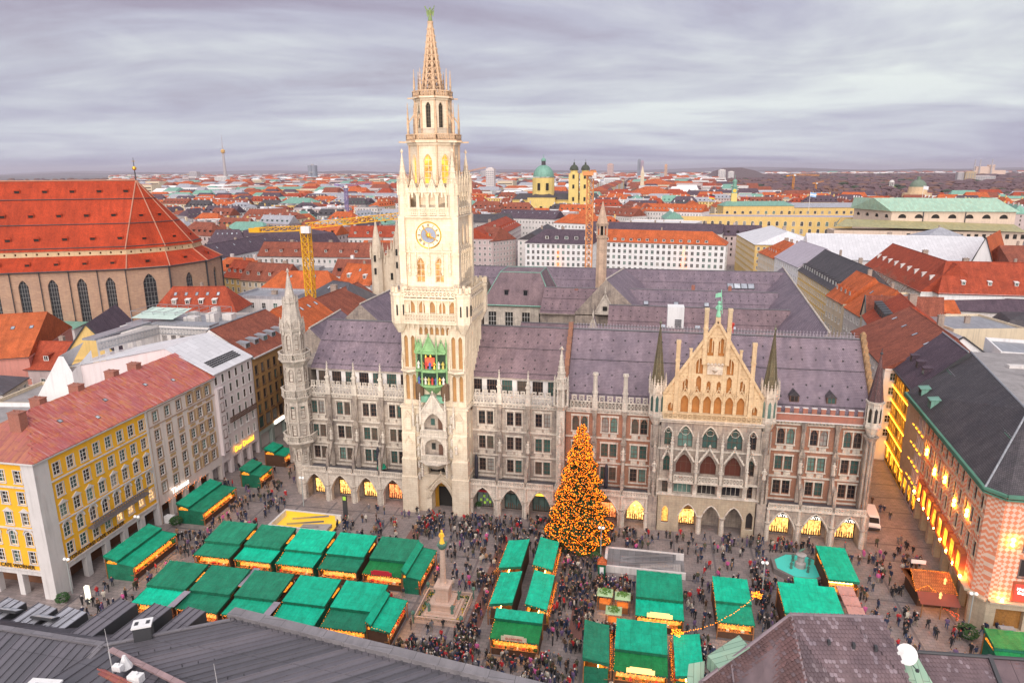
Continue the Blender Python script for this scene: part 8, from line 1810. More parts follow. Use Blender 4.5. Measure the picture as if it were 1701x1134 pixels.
b = MB(); b.add([(12, 48.3, zz0-.06), (18.7, 49.2, zz0-.06), (21, 40.5, zz0-6.06), (13.3, 39.5, zz0-6.56), (5.3, 44, 24.44), (4.2, 36, 19.94), (18.9, 51, 20), (12, 51, 20), (5, 46.5, 20), (13.2, 39, 18), (21, 38, 18)], [(0, 3, 2, 1), (0, 4, 5, 3), (0, 1, 6, 7), (0, 7, 8, 4)]); obj('roof_deck', b, TL, SR)
b = MB(); b.tube([ap_, re], .14, 6); b.tube([ap_, (13.25, 39.45, zz0-6.4)], .13, 6); b.tube([(5.2, 43.9, 24.5), ap_], .13, 6); b.bar((7.5, 45.6, 25.7), (7.9, 36.8, 21.5), .12)
for k in range(24): p = Vector(ap_).lerp(Vector(re), k/23); b.octa(p.x, p.y, p.z+.12, .1)
obj('ridge_cap', b, TL3, SR); MGR = metalroof('mint green sheet', (.30, .46, .34), .5, .15, .5, (.40, .42, .30), .4)
b = MB(); b.quad((5.9, 46.0, 25.3), (8.3, 47.6, 26.2), (8.9, 46.0, 26.4), (6.6, 44.6, 25.4)); b.quad((5.9, 46, 25.3), (6.6, 44.6, 25.4), (6.6, 44.6, 24.4), (5.9, 46, 24.2)); b.box(6.7, 41.2, 23.6, 7.8, 42.2, 25.2); b.quad((6.5, 42.6, 25.6), (8.0, 42.9, 25.6), (8.0, 41.0, 25.2), (6.5, 41.0, 25.2)); b.quad((4.6, 46.2, 24.2), (5.8, 46.5, 24.4), (5.2, 41, 22), (3.8, 40.5, 21.8)); obj('copper_dormer', b, MGR, SR)
skylight(SR, (9.6, 42.2, 24.35), -.55, 2.1, .6, .9)
for x in (14.5, 16.2, 17.7): b = MB(); p = Vector(ap_).lerp(Vector((13.3, 39.5, zz0-6.5)), .18); b.box(x-.1, 46.8, 26.7, x+.1, 47.1, 27.1); obj('roof_hook', b, DGREY, SR)
SR2 = thing('slate_side_roof', 'long low slate roof with a mint green sheet strip and a white dish at the lower right corner', 'roof', (26, 48, 0))
slope_tiles(SR2, (19.8, 50.8, 24.0), (27.4, 51.6, 24), (28, 42, 18.5), (20.4, 41, 18.5), .27, .32, 7, [TL, TL3]); slope_tiles(SR2, (27.6, 51.6, 23.9), (38, 52.2, 23.9), (39, 42, 18.5), (28.1, 42, 18.5), .27, .32, 8, [TL2, TL])
b = MB(); b.add([(19.8, 50.8, 23.94), (38, 52.2, 23.84), (39, 42, 18.4), (20.4, 41, 18.4), (19.8, 52, 12), (38, 54, 12)], [(0, 3, 2, 1), (0, 1, 5, 4)]); obj('roof_deck', b, TL, SR2)
b = MB(); b.tube([(19.7, 50.8, 24.1), (38, 52.3, 24)], .14, 6); b.bar((27.5, 51.6, 24.1), (28.1, 42, 18.7), .3, 0, .3); obj('ridge_cap', b, DGREY, SR2)
b = MB(); b.quad((19.6, 50.2, 24.2), (21.9, 50.5, 24.3), (23.2, 46.6, 22.3), (20, 46.2, 22.2)); b.quad((21.5, 47.3, 22.9), (24.3, 47.6, 22.9), (25, 45.6, 21.9), (22, 45.4, 21.9)); obj('sheet_strip', b, MGR, SR2)
T = thing('roof_dish', 'large round white satellite dish on the mint green sheet of the slate roof', 'satellite dish', (20.9, 48.9, 23.8)); b = MB(); b.lathe(0, 0, [(.02, 0), (.45, .05), (.75, .18), (.77, .2)], 18); g = MB(); g.merge(b, Matrix.Rotation(radians(55), 4, 'X') @ Matrix.Rotation(.0, 4, 'Y')); obj('dish', g, W_WHITE, T, (20.6, 49.0, 25.2)); b = MB(); b.bar((20.6, 49.1, 23.8), (20.6, 49.1, 25.2), .09); b.bar((20.6, 48.9, 25), (21.2, 48.2, 24.5), .05); b.box(21.1, 48.1, 24.4, 21.3, 48.3, 24.6); obj('dish_arm', b, DGREY, T)
# ------------------------------------------------------------------ christmas market on the square
WOODM = weathered('stall wood', (.30, .13, .05), .2, 1.5, streak=False); WOODD = weathered('dark stall wood', (.10, .05, .03), .2, 1.5, streak=False)
TARPS = [tarp('bright green tarpaulin', (.0, .52, .33)), tarp('deep green tarpaulin', (.015, .28, .165)), tarp('mid green tarpaulin', (.005, .38, .23)), tarp('grass green cloth', (.01, .25, .07))]
TWORD = ['bright green', 'dull dark green', 'mid green', 'grass green']
VAL = tarp('dark green valance', (.012, .17, .10)); LAMPW = emit('stall lamp', (1, .42, .09), 14); GOODS = litmat('lit stall goods', (1, .27, .02), 1.1, 4.5)
FIRG = leafmat('fir garland', (.02, .06, .02), (.05, .11, .03)); GREYT = weathered('grey transparent sheet', (.32, .28, .33), .1)
def sheet(b, x0, x1, y0, z0, y1, z1, ribs, mi=0, t=.06, q=None, val=.34, vmi=1, amp=.11):
 """sagging tarpaulin with ribs running down the slope from (y1,z1) to (y0,z0), valance on the low edge"""
 q = q or random.Random(3); nx, ny = ribs*4, 7; P_ = {}
 for i in range(nx+1):
  for j in range(ny+1):
   u, v = i/nx, j/ny; e = (0 if i in (0, nx) or j in (0, ny) else q.uniform(-.025, .025)); P_[i, j] = (x0+(x1-x0)*u, y0+(y1-y0)*v, z0+(z1-z0)*v-.07*sin(pi*v)+(amp*abs(cos(pi*ribs*u)) if ribs else 0)+e)
 vs = [P_[i, j] for i in range(nx+1) for j in range(ny+1)]; k = ny+1
 b.add(vs, [(i*k+j, (i+1)*k+j, (i+1)*k+j+1, i*k+j+1) for i in range(nx) for j in range(ny)], mi); b.add([(x, y, z-t) for x, y, z in (P_[0, 0], P_[nx, 0], P_[nx, ny], P_[0, ny])], [(3, 2, 1, 0)], mi)
 if val:
  for (xa, ya, za, xb, yb, zb) in ((x0, y0, z0, x1, y0, z0), (x0, y1, z1, x0, y0, z0), (x1, y0, z0, x1, y1, z1), (x1, y1, z1, x0, y1, z1)):
   n = max(2, int(hypot(xb-xa, yb-ya)/.5))
   for i in range(n): p, r = [(xa+(xb-xa)*w/n, ya+(yb-ya)*w/n, za+(zb-za)*w/n+.05) for w in (i, i+1)]; m_ = ((p[0]+r[0])/2, (p[1]+r[1])/2, (p[2]+r[2])/2-val-.12); b.add([p, (p[0], p[1], p[2]-val), m_, (r[0], r[1], r[2]-val), r], [(0, 1, 2, 3, 4)], vmi)
def bulbs(root, path, step=.36, seed=1, r=.05, mat=None):
 q = random.Random(seed); b = MB()
 for p, s in zip(path, path[1:]):
  p, s = Vector(p), Vector(s); n = max(1, int((s-p).length/step))
  for i in range(n): c = p.lerp(s, (i+q.random()*.4)/n); b.octa(c.x+q.uniform(-.05, .05), c.y+q.uniform(-.05, .05), c.z-.08+q.uniform(-.08, .05), r)
  b.bar(p, s, .03, 1)
 obj('light_garland', b, [mat or BULB, FIRG], root, world_space=False, kind='stuff')
def stall(label, cx_, cy_, w, dm, da, tone=0, tone2=None, rz=0, zr=3.9, ze=3.3, za=2.6, group='green roofed market stalls', sign=None, ribs=6, back=False, lit=True, name='market_stall', cat='market stall'):
 """local frame: customers stand at -y; the main roof spans 0..dm, the awning -da..0"""
 T = thing(name, label, cat, (cx_, cy_, 0), rz, group); h = w/2; q = random.Random(int(cx_*31+cy_*17)); O_ = lambda n, b, m, **k: obj(n, b, m, T, world_space=False, **k)
 yc = -da+.45 if da > .6 else .1
 b = MB(); b.box(-h+.15, dm-.2, 0, h-.15, dm-.1, ze); b.box(-h+.15, yc, 0, -h+.25, dm-.2, ze-.75); b.box(h-.25, yc, 0, h-.15, dm-.2, ze-.75); O_('hut_wall', b, VAL if q.random() < .5 else WOODD)
 b = MB(); b.quad((-h+.26, dm-.25, 1.0), (h-.26, dm-.25, 1.0), (h-.26, dm-.25, ze-.5), (-h+.26, dm-.25, ze-.5))
 if lit: b.quad((-h+.3, yc+.5, .95), (h-.3, yc+.5, .95), (h-.3, yc+1.3, 2.1), (-h+.3, yc+1.3, 2.1))
 O_('goods_display', b, GOODS)
 b = MB(); b.box(-h+.2, yc-.1, 0, h-.2, yc+.35, 1.0); b.box(-h+.1, yc-.2, 1.0, h-.1, yc+.45, 1.08, 1); O_('counter', b, [WOODD, WOODM])
 for i in range(max(3, int(w/.8))):
  x = -h+.5+i*(w-1)/(max(3, int(w/.8))-1); s = q.uniform(.12, .25); b = MB(); (b.box(-s, -s*.7, 0, s, s*.7, s*1.3) if i % 2 else b.frust(0, 0, 0, s*1.5, s, s*.7, 6)); O_('goods', b, q.choice((WOODM, MATS['red costume'], W_CREAM, MATS['gilding'], FIRG))).location = (x, yc+.05, 1.08)
 for sx in (-1, 1):
  for yy, zt in ((-da+.15, za), (dm-.15, ze)): b = MB(); b.box(sx*(h-.1)-.06, yy-.06, 0, sx*(h-.1)+.06, yy+.06, zt); O_('post', b, WOODM)
 b = MB(); sheet(b, -h, h, 0, ze, dm, zr, ribs, q=q); O_('roof_cover', b, [TARPS[tone], VAL])
 if da > .6: b = MB(); sheet(b, -h, h, -da, za, .15, ze-.42, 3, q=q, val=.2, amp=.03); O_('awning', b, [TARPS[tone if tone2 is None else tone2], VAL])
 b = MB(); yl = yc if da > .6 else 1.3; b.box(-h+.5, yl-.05, za-.5, h-.5, yl+.05, za-.44); O_('lamp_strip', b, LAMPW)
 b = MB(); b.box(-h+.1, -da+.25, za-.42, h-.1, -da+.32, za-.2);
 for i in range(int(w/.5)): b.octa(-h+.3+i*.5, -da+.22, za-.4, .12)
 O_('front_board', b, WOODM); bulbs(T, ([(-h, dm, zr), (-h, 0, ze)] if tone == 0 else [])+[(-h, -da, za), (h, -da, za)]+([(h, 0, ze), (h, dm, zr)] if name != 'market_stall' else []), seed=int(cx_*10)); bulbs(T, [(-h+.2, -da+.2, za-.25), (h-.2, -da+.2, za-.25)], .2, 5, .055)
 if sign:
  sm, tx = sign; b = MB(); b.box(-w*.26, -da-.08, za+.02, w*.26, -da, za+.62); b.box(-w*.2, -da-.08, za+.62, w*.2, -da, za+.8); O_('sign_board', b, sm)
  if tx: text('lettering', tx, .42, (0, -da-.12, za+.2), (pi/2, 0, 0), plain('red costume', (.5, .05, .04)), T).matrix_parent_inverse = Matrix.Identity(4)
 return T
ordn = ['leftmost', 'second from the left', 'middle', 'second from the right', 'rightmost']
for i, (x, t1, t2) in enumerate(((-64.4, 1, 1), (-57.4, 1, 0), (-50.4, 0, 0), (-43.4, 0, 1), (-36.3, 1, 3))): stall(f'{TWORD[t1]} roofed market stall, {ordn[i]} of the back row of five', x, 87.4, 6.2, 5.4, 3.0, t1, t2, sign=(MATS['red sign board'], None) if i == 4 else None)
for i, (x, t1, t2) in enumerate(((-65.1, 1, 0), (-58.2, 1, 1), (-51.2, 1, 2), (-43.9, 0, 0), (-36.8, 0, 1))): stall(f'{TWORD[t1]} roofed market stall, {ordn[i]} of the front row of five', x, 75.0, 6.3, 5.4, 3.2, t1, t2)
for x, y in ((-54.8, 76), (-61.4, 71.6), (-47.6, 71.6)):
 b = MB(); b.box(-.5, -1.8 if y < 74 else -.2, 0, .5, 1.8 if y < 74 else 4.4, .05); T = thing('bridging_sheet', f'grey sheet bridging the gap between two front row stalls, at the {"upper" if y > 74 else "lower left" if x < -60 else "lower middle"} roof', 'sheet', (x+.1, y+1.2, 3.4), 0, 'grey sheets between stalls'); obj('sheet', b, GREYT, T, world_space=False)
stall('green end stall facing east, closing the back row beside the column', -32.4, 88.4, 8.2, .8, 2.2, 2, 2, rz=pi/2, ribs=2); stall('green end stall facing east, closing the front row', -33.0, 75.8, 7.0, .8, 2.6, 0, 0, rz=pi/2, ribs=2)
stall('long green roofed stall along the yellow cafe building', -76.9, 84.6, 10, 2.4, 2.8, 2, 2, rz=pi/2); stall('long green roofed stall under the white Thomas letters', -77.2, 101.9, 10, 2.4, 3, 2, 1, rz=pi/2)
stall('dark green roofed stall in the street mouth beside the corner turret', -74.6, 114.4, 4.6, 2.2, 2.4, 1, rz=pi/2); stall('farthest green roofed stall in the street left of the town hall', -75, 124, 3.8, 2.4, 2.6, 2, rz=pi/2)
stall('bright green stall back-to-back at the upper left of the centre block', -19.4, 92.3, 7.8, 3.4, .4, 0, rz=-pi/2); stall('bright green stall at the lower left of the centre block', -18.8, 83.4, 7.6, 3.2, .4, 0, rz=-pi/2)
stall('bright green stall at the upper right of the centre block', -11.4, 93.2, 8, 3, .4, 0, rz=pi/2); stall('bright green stall at the lower right of the centre block', -10.9, 83.8, 8.2, 3, .4, 0, rz=pi/2)
stall('mulled wine stall with an arched sign and gold garlands, nearest of the centre block', -14.3, 76.8, 6.4, 1.3, 3.1, 0, 3, sign=(W_CREAM, 'GL\u00dcHWEIN'))
stall('green stall with a long lit yellow sign on its awning, right of the plant canopies', 4.0, 85.0, 6.4, 5.6, 3.2, 2, 0, sign=(emit('yellow lit sign board', (1, .6, .2), .55), None)); stall('bright green stall with a patched yellowish awning, in front of the lit sign stall', 1.6, 73.7, 6.4, 5.2, 2.9, 0, 3, sign=(emit('yellow lit sign board', (1, .6, .2), .55), None))
stall('slanting dark green stall at the left of the nearest right hand group', -2.3, 74.4, 7.2, 3.2, .4, 1, rz=pi/2+.05); stall('slanting bright green stall at the right of the nearest right hand group', 5.6, 73.9, 7.4, 3.2, .4, 0, rz=-pi/2)
stall('bright green stall in front of the fountain street lamp, with a star garland', 13.9, 86.0, 4.8, 5, 3.6, 0, 2); stall('bright green stall right of the fountain, with fir decked sides', 30.1, 94.2, 4.2, 8.2, .4, 0, lit=True); stall('broad bright green pavilion roof below the fountain', 24.2, 85, 7.6, 6.2, .5, 0, ribs=2); stall('small green annex behind the broad pavilion roof', 24.5, 91.5, 3.2, 1.4, .3, 0, ribs=1, lit=False)
stall('green stall at the right edge beside the sandstone pillars', 47.4, 82.4, 6, 3, .8, 3, ribs=4)
for i in range(3): T = thing('red_awning', f'pale red striped cafe awning, {["farthest", "middle", "nearest"][i]} of three beside the pavilion', 'awning', (30.1, 92.8-i*2.4, 0), 0, 'pale red awnings'); b = MB(); sheet(b, -1.1, 1.1, -1, 2.5, .9, 2.7, 5, val=.1); obj('cloth', b, [weathered('washed red cloth', (.58, .30, .26), .08), MATS['washed red cloth']], T, world_space=False); b = MB(); b.bar((0, 0, 0), (0, 0, 2.6), .08); obj('pole', b, DGREY, T, world_space=False)
# wooden hut with tiled roof
T = thing('wooden_hut', 'wooden sausage hut with a shingled roof outlined in bulbs beside the salmon building', 'market hut', (42.3, 96.5, 0)); SHG = tiles('lit wood shingle', (.40, .14, .05), (.30, .10, .04), .25, .5, .8, .3, .8); O_ = lambda n, b, m, **k: obj(n, b, m, T, world_space=False, **k)
b = MB(); b.box(-2, -1.5, 0, 2.4, 3.5, 2.6); O_('hut_wall', b, WOODD); b = MB(); b.quad((-2.6, -2.0, 2.7), (2.8, -2.0, 2.7), (2.6, 1, 4.3), (-2.4, 1, 4.3)); b.quad((2.6, 1, 4.3), (2.8, 4, 2.7), (-2.6, 4, 2.7), (-2.4, 1, 4.3)); b.quad((-2.6, -2, 2.6), (2.8, -2, 2.6), (2.8, 4, 2.6), (-2.6, 4, 2.6)); O_('roof', b, SHG)
b = MB(); b.quad((-2.7, -4.4, 2.2), (2.4, -4.4, 2.2), (2.6, -2.0, 2.75), (-2.5, -2.0, 2.75)); O_('awning', b, weathered('red brown awning', (.24, .07, .05), .1))
for x in (-2.4, 0, 2.1): b = MB(); b.box(x-.06, -4.3, 0, x+.06, -4.18, 2.2); O_('post', b, WOODM)
b = MB(); b.box(-1.8, -1.6, 1.0, 2.2, -1.55, 2.3); O_('goods_display', b, GOODS); b = MB(); b.box(-1.5, -1.9, 2.2, 1.8, -1.8, 2.25); O_('lamp_strip', b, LAMPW); bulbs(T, [(-2.6, -2, 2.8), (2.8, -2, 2.8), (2.6, 1, 4.4), (-2.4, 1, 4.4), (-2.6, -2, 2.8)], .16); bulbs(T, [(-2.6, -2.1, 3), (-1.2, -2.1, 3.9), (0, -2.1, 3)], .12, 3); bulbs(T, [(.3, -4.3, 1.9), (2.3, -4.3, 1.2), (2.3, -4.2, .2), (1.2, -4.2, 1.4)], .18, 4, mat=emit('red bulb', (1, .08, .015), 1.5))
b = MB(); b.box(-1.6, 3.2, 4.0, .4, 3.3, 4.6); O_('sign_board', b, W_WHITE)
for x, y, z in ((.2, -3, 2.7), (1.4, -1, 3.8)): b = MB(); figure(b, x, y, z-.2, 1.0); O_('gold_figure', b, emit('lit gold figure', (1, .6, .2), .4))
# christmas tree: trunk, needle crown, bulbs
T = thing('christmas_tree', 'very tall spruce covered with thousands of warm bulbs in front of the brick facade', 'christmas tree', (-8.7, 103.6, 0)); b = MB(); b.tube([(0, 0, 0), (0, 0, 22)], [.35, .05], 8); obj('trunk', b, plain('bark', (.10, .06, .05)), T, world_space=False)
q_ = random.Random(4); cr = MB(); bl = MB(); HT = 21.9
def trad(z): return .1+4.9*(1-z/HT)**.86*(1 if z > 2 else .75+z*.12)
for i in range(9500):
 z = .7+(HT-1)*(1-sqrt(1-q_.random()*.9992)); a = q_.random()*2*pi; lob = 1+.16*sin(a*5+z*2.3)+.10*sin(z*4.1+a*2); R0 = trad(z)*lob; r = R0*(1-.5*q_.random()**2.2); L0 = .45+.5*(1-z/HT); d = Vector((cos(a), sin(a), q_.uniform(-.5, .1))).normalized(); s = Vector((-sin(a), cos(a), 0))
 c = Vector((r*cos(a), r*sin(a), z)); w = L0*.33
 cr.add([tuple(c-d*L0*.5), tuple(c+s*w+d*L0*.1+Vector((0, 0, q_.uniform(-.15, .1)))), tuple(c+d*L0*.75), tuple(c-s*w+d*L0*.1-Vector((0, 0, q_.uniform(-.1, .15))))], [(0, 1, 2), (0, 2, 3)], 0 if q_.random() < .6 else 1)
 if i < 9300: rr = R0*(1.03 if i % 3 else .9); bl.octa(rr*cos(a), rr*sin(a), z, .062 if q_.random() < .8 else .09)
obj('crown', cr, [leafmat('spruce needles', (.012, .03, .012), (.035, .06, .02)), FIRG], T, world_space=False, kind='stuff'); obj('bulbs', bl, emit('tree bulb', (1, .17, .007), 2.6), T, world_space=False, kind='stuff')
b = MB()
for k in range(9): a = k*.7; b.lathe(4.1*cos(a), 4.1*sin(a), [(.5, 0), (.6, .4), (.25, 1.1), (.03, 1.3)], 6)
obj('fir_skirt', b, FIRG, T, world_space=False)
# gilded column
PINKS = ashlar('rosy column marble', (.70, .50, .40), (.64, .46, .37), (.4, .26, .2), 1.4, .6, .2); BRZ = weathered('green bronze', (.10, .20, .16), .25, 2); T = thing('golden_column', 'rosy marble column carrying a gilded figure, with green bronze statues at its foot', 'column', (-25.9, 81.6, 0)); T.scale = (.8, .8, .82); O_ = lambda n, b, m, **k: obj(n, b, m, T, world_space=False, **k)
b = MB()
for s, z0, z1 in ((4.2, 0, .3), (3.0, .3, .75), (2.5, .75, 1.1), (1.9, 1.1, 2.1), (2.05, 2.1, 2.35), (1.15, 2.35, 4.9), (1.4, 4.9, 5.3)): b.box(-s, -s, z0, s, s, z1)
b.lathe(0, 0, [(.8, 5.3), (.62, 5.7), (.56, 6), (.46, 11.9), (.5, 12)], 12); O_('shaft', b, PINKS)
b = MB(); b.lathe(0, 0, [(.5, 12), (.8, 12.5), (.85, 12.8)], 8); b.box(-.75, -.75, 12.8, .75, .75, 13); O_('capital', b, BRZ); b = MB(); figure(b, 0, 0, 13.1, 2.3); b.ball(0, 0, 15.3, .22, 6); b.ball(0, 0, 13.1, .5, 6); O_('gilded_figure', b, emit('lit gilding', (1, .5, .02), .12, (.85, .48, .05)))
for sx in (-1, 1):
 for sy in (-1, 1): b = MB(); figure(b, sx*2.1, sy*2.1, 1.1, 1.7); b.add([(sx*2.1, sy*2.1, 2.4), (sx*2.7, sy*2.2, 2.9), (sx*2.5, sy*2.3, 2)], [(0, 1, 2)]); O_('bronze_statue', b, BRZ); b = MB(); b.bar((sx*4.3, sy*4.3, 0), (sx*4.3, sy*4.3, 1.6), .2); b.ball(sx*4.3, sy*4.3, 2, .4, 6); O_('lantern', b, BRZ)
b = MB()
for sx, sy, a in ((-4.1, -4.1, 0), (4.1, -4.1, pi/2), (4.1, 4.1, pi), (-4.1, 4.1, -pi/2)): balus(b, (sx, sy), a, 8.2, .3, .9, .45, t=.16)
O_('balustrade', b, PINKS); b = MB(); q_ = random.Random(2)
for k in range(260): a = q_.randrange(4); u = q_.uniform(-3.9, 3.9); v = q_.uniform(3.2, 3.9); x, y = ((u, v), (u, -v), (v, u), (-v, u))[a]; b.octa(x, y, .5+q_.random()*.3, .17, q_.choice((0, 0, 1)))
O_('planting', b, [FIRG, plain('yellow flowers', (.6, .4, .03))], kind='stuff')
# fountain
T = thing('fountain', 'octagonal stone fountain basin with turquoise water and bronze figures on a drum', 'fountain', (25.8, 101.3, 0)); O_ = lambda n, b, m, **k: obj(n, b, m, T, world_space=False, **k); b = MB(); n = 8;
for i in range(n):
 a0, a1 = 2*pi*(i+.5)/n, 2*pi*(i+1.5)/n; f = lambda r, a, z: (r*1.12*cos(a), r*sin(a), z); b.add([f(4.0, a0, 0), f(4.0, a1, 0), f(4.0, a1, .9), f(4.0, a0, .9), f(3.5, a0, .9), f(3.5, a1, .9), f(3.5, a1, .3), f(3.5, a0, .3)], [(0, 1, 2, 3), (3, 2, 5, 4), (4, 5, 6, 7)])
O_('basin', b, ashlar('basin stone', (.26, .23, .22), (.22, .2, .19), (.12, .1, .1), 1.2, .5, .4)); wm, wt, wb_ = newmat('turquoise water'); setc(wb_, (.08, .66, .56), .25, 0, .3); bump(wt, wb_, noise(wt, geo_pos(wt), 3, 3, .6), .3, .05)
b = MB(); b.add([(3.52*1.12*cos(2*pi*(i+.5)/8), 3.52*sin(2*pi*(i+.5)/8), .72) for i in range(8)], [tuple(range(8))]); O_('water', b, wm); b = MB(); b.lathe(0, 0, [(.9, .3), (.8, 1.4), (.55, 1.6), (.55, 2.5), (.75, 2.7), (.8, 2.8), (.4, 2.9)], 12); O_('drum', b, W_GREY); b = MB(); b.tube([(-.4, 0, 3.3), (0, 0, 3.6), (.5, 0, 3.9)], [.14, .2, .05], 6); O_('fish', b, BRZ)
for k in range(4): a = k*pi/2+.5; b = MB(); figure(b, 1.7*cos(a), 1.7*sin(a), .7, 1.3); O_('bronze_figure', b, BRZ)
# underground entrances
def stairs(label, x0, y0, x1, y1, esc, rz=0):
 T = thing('stairway_entrance', label, 'subway entrance', (x0, y0, 0), rz); w, d = x1-x0, y1-y0; O_ = lambda n, b, m, **k: obj(n, b, m, T, world_space=False, **k)
 b = MB(); b.box(0, 0, 0, w, .4, 1.1); b.box(0, d-.4, 0, w, d, 1.1); b.box(0, .4, 0, .4, d-.4, 1.1); O_('parapet', b, W_PALE); b = MB(); b.quad((.4, .4, .02), (w, .4, .02), (w, d-.4, .02), (.4, d-.4, .02)); b.quad((.4, d-.42, .02), (w*.9, d-.42, .02), (w*.9, d-.42, 1.0), (.4, d-.42, 1.0)); O_('shaft_lining', b, [emit('lit gold lining', (1, .55, .03), .18, (.6, .4, .05)) if esc else metalroof('steel lining', (.26, .25, .26), 1.2, .1, .3)])
 for i in range(16): b = MB(); xx = w*.45+i*w*.5/16; b.box(xx, .5, .03, xx+w*.5/16-.03, d*.55, .08+.04*i); O_('step', b, W_GREY)
 for k in range(3): b = MB(); yy = .6+k*(d-1.4)/2.4; b.bar((w*.2, yy, .2), (w*.85, yy, 1.5), .12, 0, .3); O_('handrail', b, plain('brushed steel', (.5, .5, .52), .3, .8))
stairs('lit escalator entrance with golden walls behind the back stall row', -62.5, 97.4, -51.4, 103.4, True, -.02); stairs('open stairway entrance with steel walls right of the christmas tree', -4.2, 95.4, 8.2, 101.2, False)
# van
T = thing('van', 'white minibus van parked at the town hall corner', 'van', (41.2, 119.3, 0), -.12); O_ = lambda n, b, m, **k: obj(n, b, m, T, world_space=False, **k); pr = [(-3.3, .45), (-3.35, 1.1), (-2.9, 1.35), (-2.1, 2.15), (-1.7, 2.3), (2.6, 2.35), (2.75, 2.1), (2.75, .45)]; b = MB()
for s, wd_ in ((0, .98),): b.add([(sx*(wd_-(.12 if z > 1.3 else 0)), y, z) for sx in (-1, 1) for y, z in pr], [tuple(range(8)), tuple(range(15, 7, -1))]+[(i, i+8, (i+1) % 8+8, (i+1) % 8) for i in range(8)])
O_('body', b, plain('white van paint', (.78, .78, .8), .25)); b = MB(); b.quad((-.8, -2.86, 1.42), (.8, -2.86, 1.42), (.75, -2.16, 2.12), (-.75, -2.16, 2.12)); O_('windscreen', b, DARK)
for s in (-1, 1):
 b = MB(); b.quad((s*.885, -2.2, 1.4), (s*.885, 2.4, 1.4), (s*.87, 2.4, 2.0), (s*.87, -1.7, 2.0)); O_('side_window', b, DARK); b = MB(); b.box(s*.6-.2, -3.42, .85, s*.6+.2, -3.3, 1.05); O_('headlight', b, W_WHITE)
 for y in (-2.2, 1.9): b = MB(); m_ = Matrix.Translation((s*.9, y, .38)) @ Matrix.Rotation(pi/2, 4, 'Y'); g = MB(); g.frust(0, 0, -.12, .12, .38, .38, 12); b.merge(g, m_); O_('wheel', b, plain('tyre', (.02, .02, .02)))
b = MB(); b.box(-.9, -3.42, .45, .9, -3.32, .8); O_('grille', b, DGREY)
# kiosk, lamps, plant canopies, planters, info pillars, string to star
T = thing('kiosk', 'small green kiosk with an orange pyramid roof beside the stairway', 'kiosk', (-4.4, 93.9, 0)); b = MB(); b.frust(0, 0, 0, 2.6, .8, .8, 4); obj('cabin', b, tarp('kiosk green', (.01, .16, .09)), T, world_space=False); b = MB(); b.frust(0, 0, 2.6, 3.6, 1.05, .05, 4); obj('roof', b, R_ORA, T, world_space=False); b = MB(); b.box(-.3, -.62, 1, .3, -.57, 2.1); obj('poster', b, W_WHITE, T, world_space=False)
def lamp(label, x, y, h=6):
 T = thing('street_lamp', label, 'street lamp', (x, y, 0), 0, 'street lamps'); b = MB(); b.tube([(0, 0, 0), (0, 0, h)], [.1, .06], 8); obj('pole', b, plain('lamp grey', (.35, .38, .37)), T, world_space=False)
 for s in (-1, 1): b = MB(); b.ball(s*.3, 0, h-.3, .24, 8); obj('globe', b, emit('frosted globe', (1, .9, .8), .15, (.8, .8, .8)), T, world_space=False)
for l_, x, y in (('at the escalator entrance', -60.7, 107), ('between christmas tree and stairway', -4.9, 98.7), ('left of the fountain crowd', 18.9, 93), ('at the yellow cafe corner', -80.4, 88.5), ('at the front corner of the yellow building', -81.5, 75.4), ('at the corner pillar of the salmon building', 45.0, 90.3)): lamp('twin globe street lamp '+l_, x, y)
for i, (x, y) in enumerate(((-3.5, 86.5), (-1.0, 86.1), (-2.1, 82.6))):
 T = thing('plant_canopy', f'small canopy heaped with fir branches, {["left", "right", "nearest"][i]} one of three', 'canopy', (x, y, 0), 0, 'fir canopies'); b = MB(); b.add([(-1.1, -1, 2.4), (1.1, -1, 2.4), (1.1, 1, 2.4), (-1.1, 1, 2.4), (0, 0, 2.9)], [(0, 1, 4), (1, 2, 4), (2, 3, 4), (3, 0, 4), (3, 2, 1, 0)]); obj('roof', b, plain('pale green cloth', (.40, .55, .30)), T, world_space=False); b = MB()
 for k in range(90): a, r = q_.random()*6.28, q_.random()*.8; b.octa(r*cos(a), r*sin(a), 2.85-.35*r+q_.random()*.15, .13, 0, .08)
 obj('foliage', b, leafmat('fresh fir', (.05, .14, .02), (.14, .26, .05)), T, world_space=False, kind='stuff')
 for s in ((-1, -1), (1, -1), (1, 1), (-1, 1)): b = MB(); b.bar((s[0], s[1]*.9, 0), (s[0], s[1]*.9, 2.4), .08); obj('post', b, WOODM, T, world_space=False)
 b = MB(); b.box(-.8, -.7, 0, .8, .7, 1.0); obj('table', b, WOODM, T, world_space=False); b = MB(); b.box(-.3, -.3, 2.25, .3, .3, 2.3); obj('lamp_strip', b, LAMPW, T, world_space=False)
def bushy(label, x, y, r, h):
 T = thing('shrub', label, 'shrub', (x, y, 0)); b = MB(); q = random.Random(int(x*9))
 for k in range(240): a, t_ = q.random()*6.28, q.random(); rr = r*sqrt(max(.05, 1-(2*t_-1)**2))*q.uniform(.7, 1.05); b.octa(rr*cos(a), rr*sin(a), .2+h*t_, .16, 0, .1)
 obj('foliage', b, FIRG, T, world_space=False, kind='stuff'); b = MB(); b.frust(0, 0, 0, .5, .4, .5, 8); obj('pot', b, W_GREY, T, world_space=False)
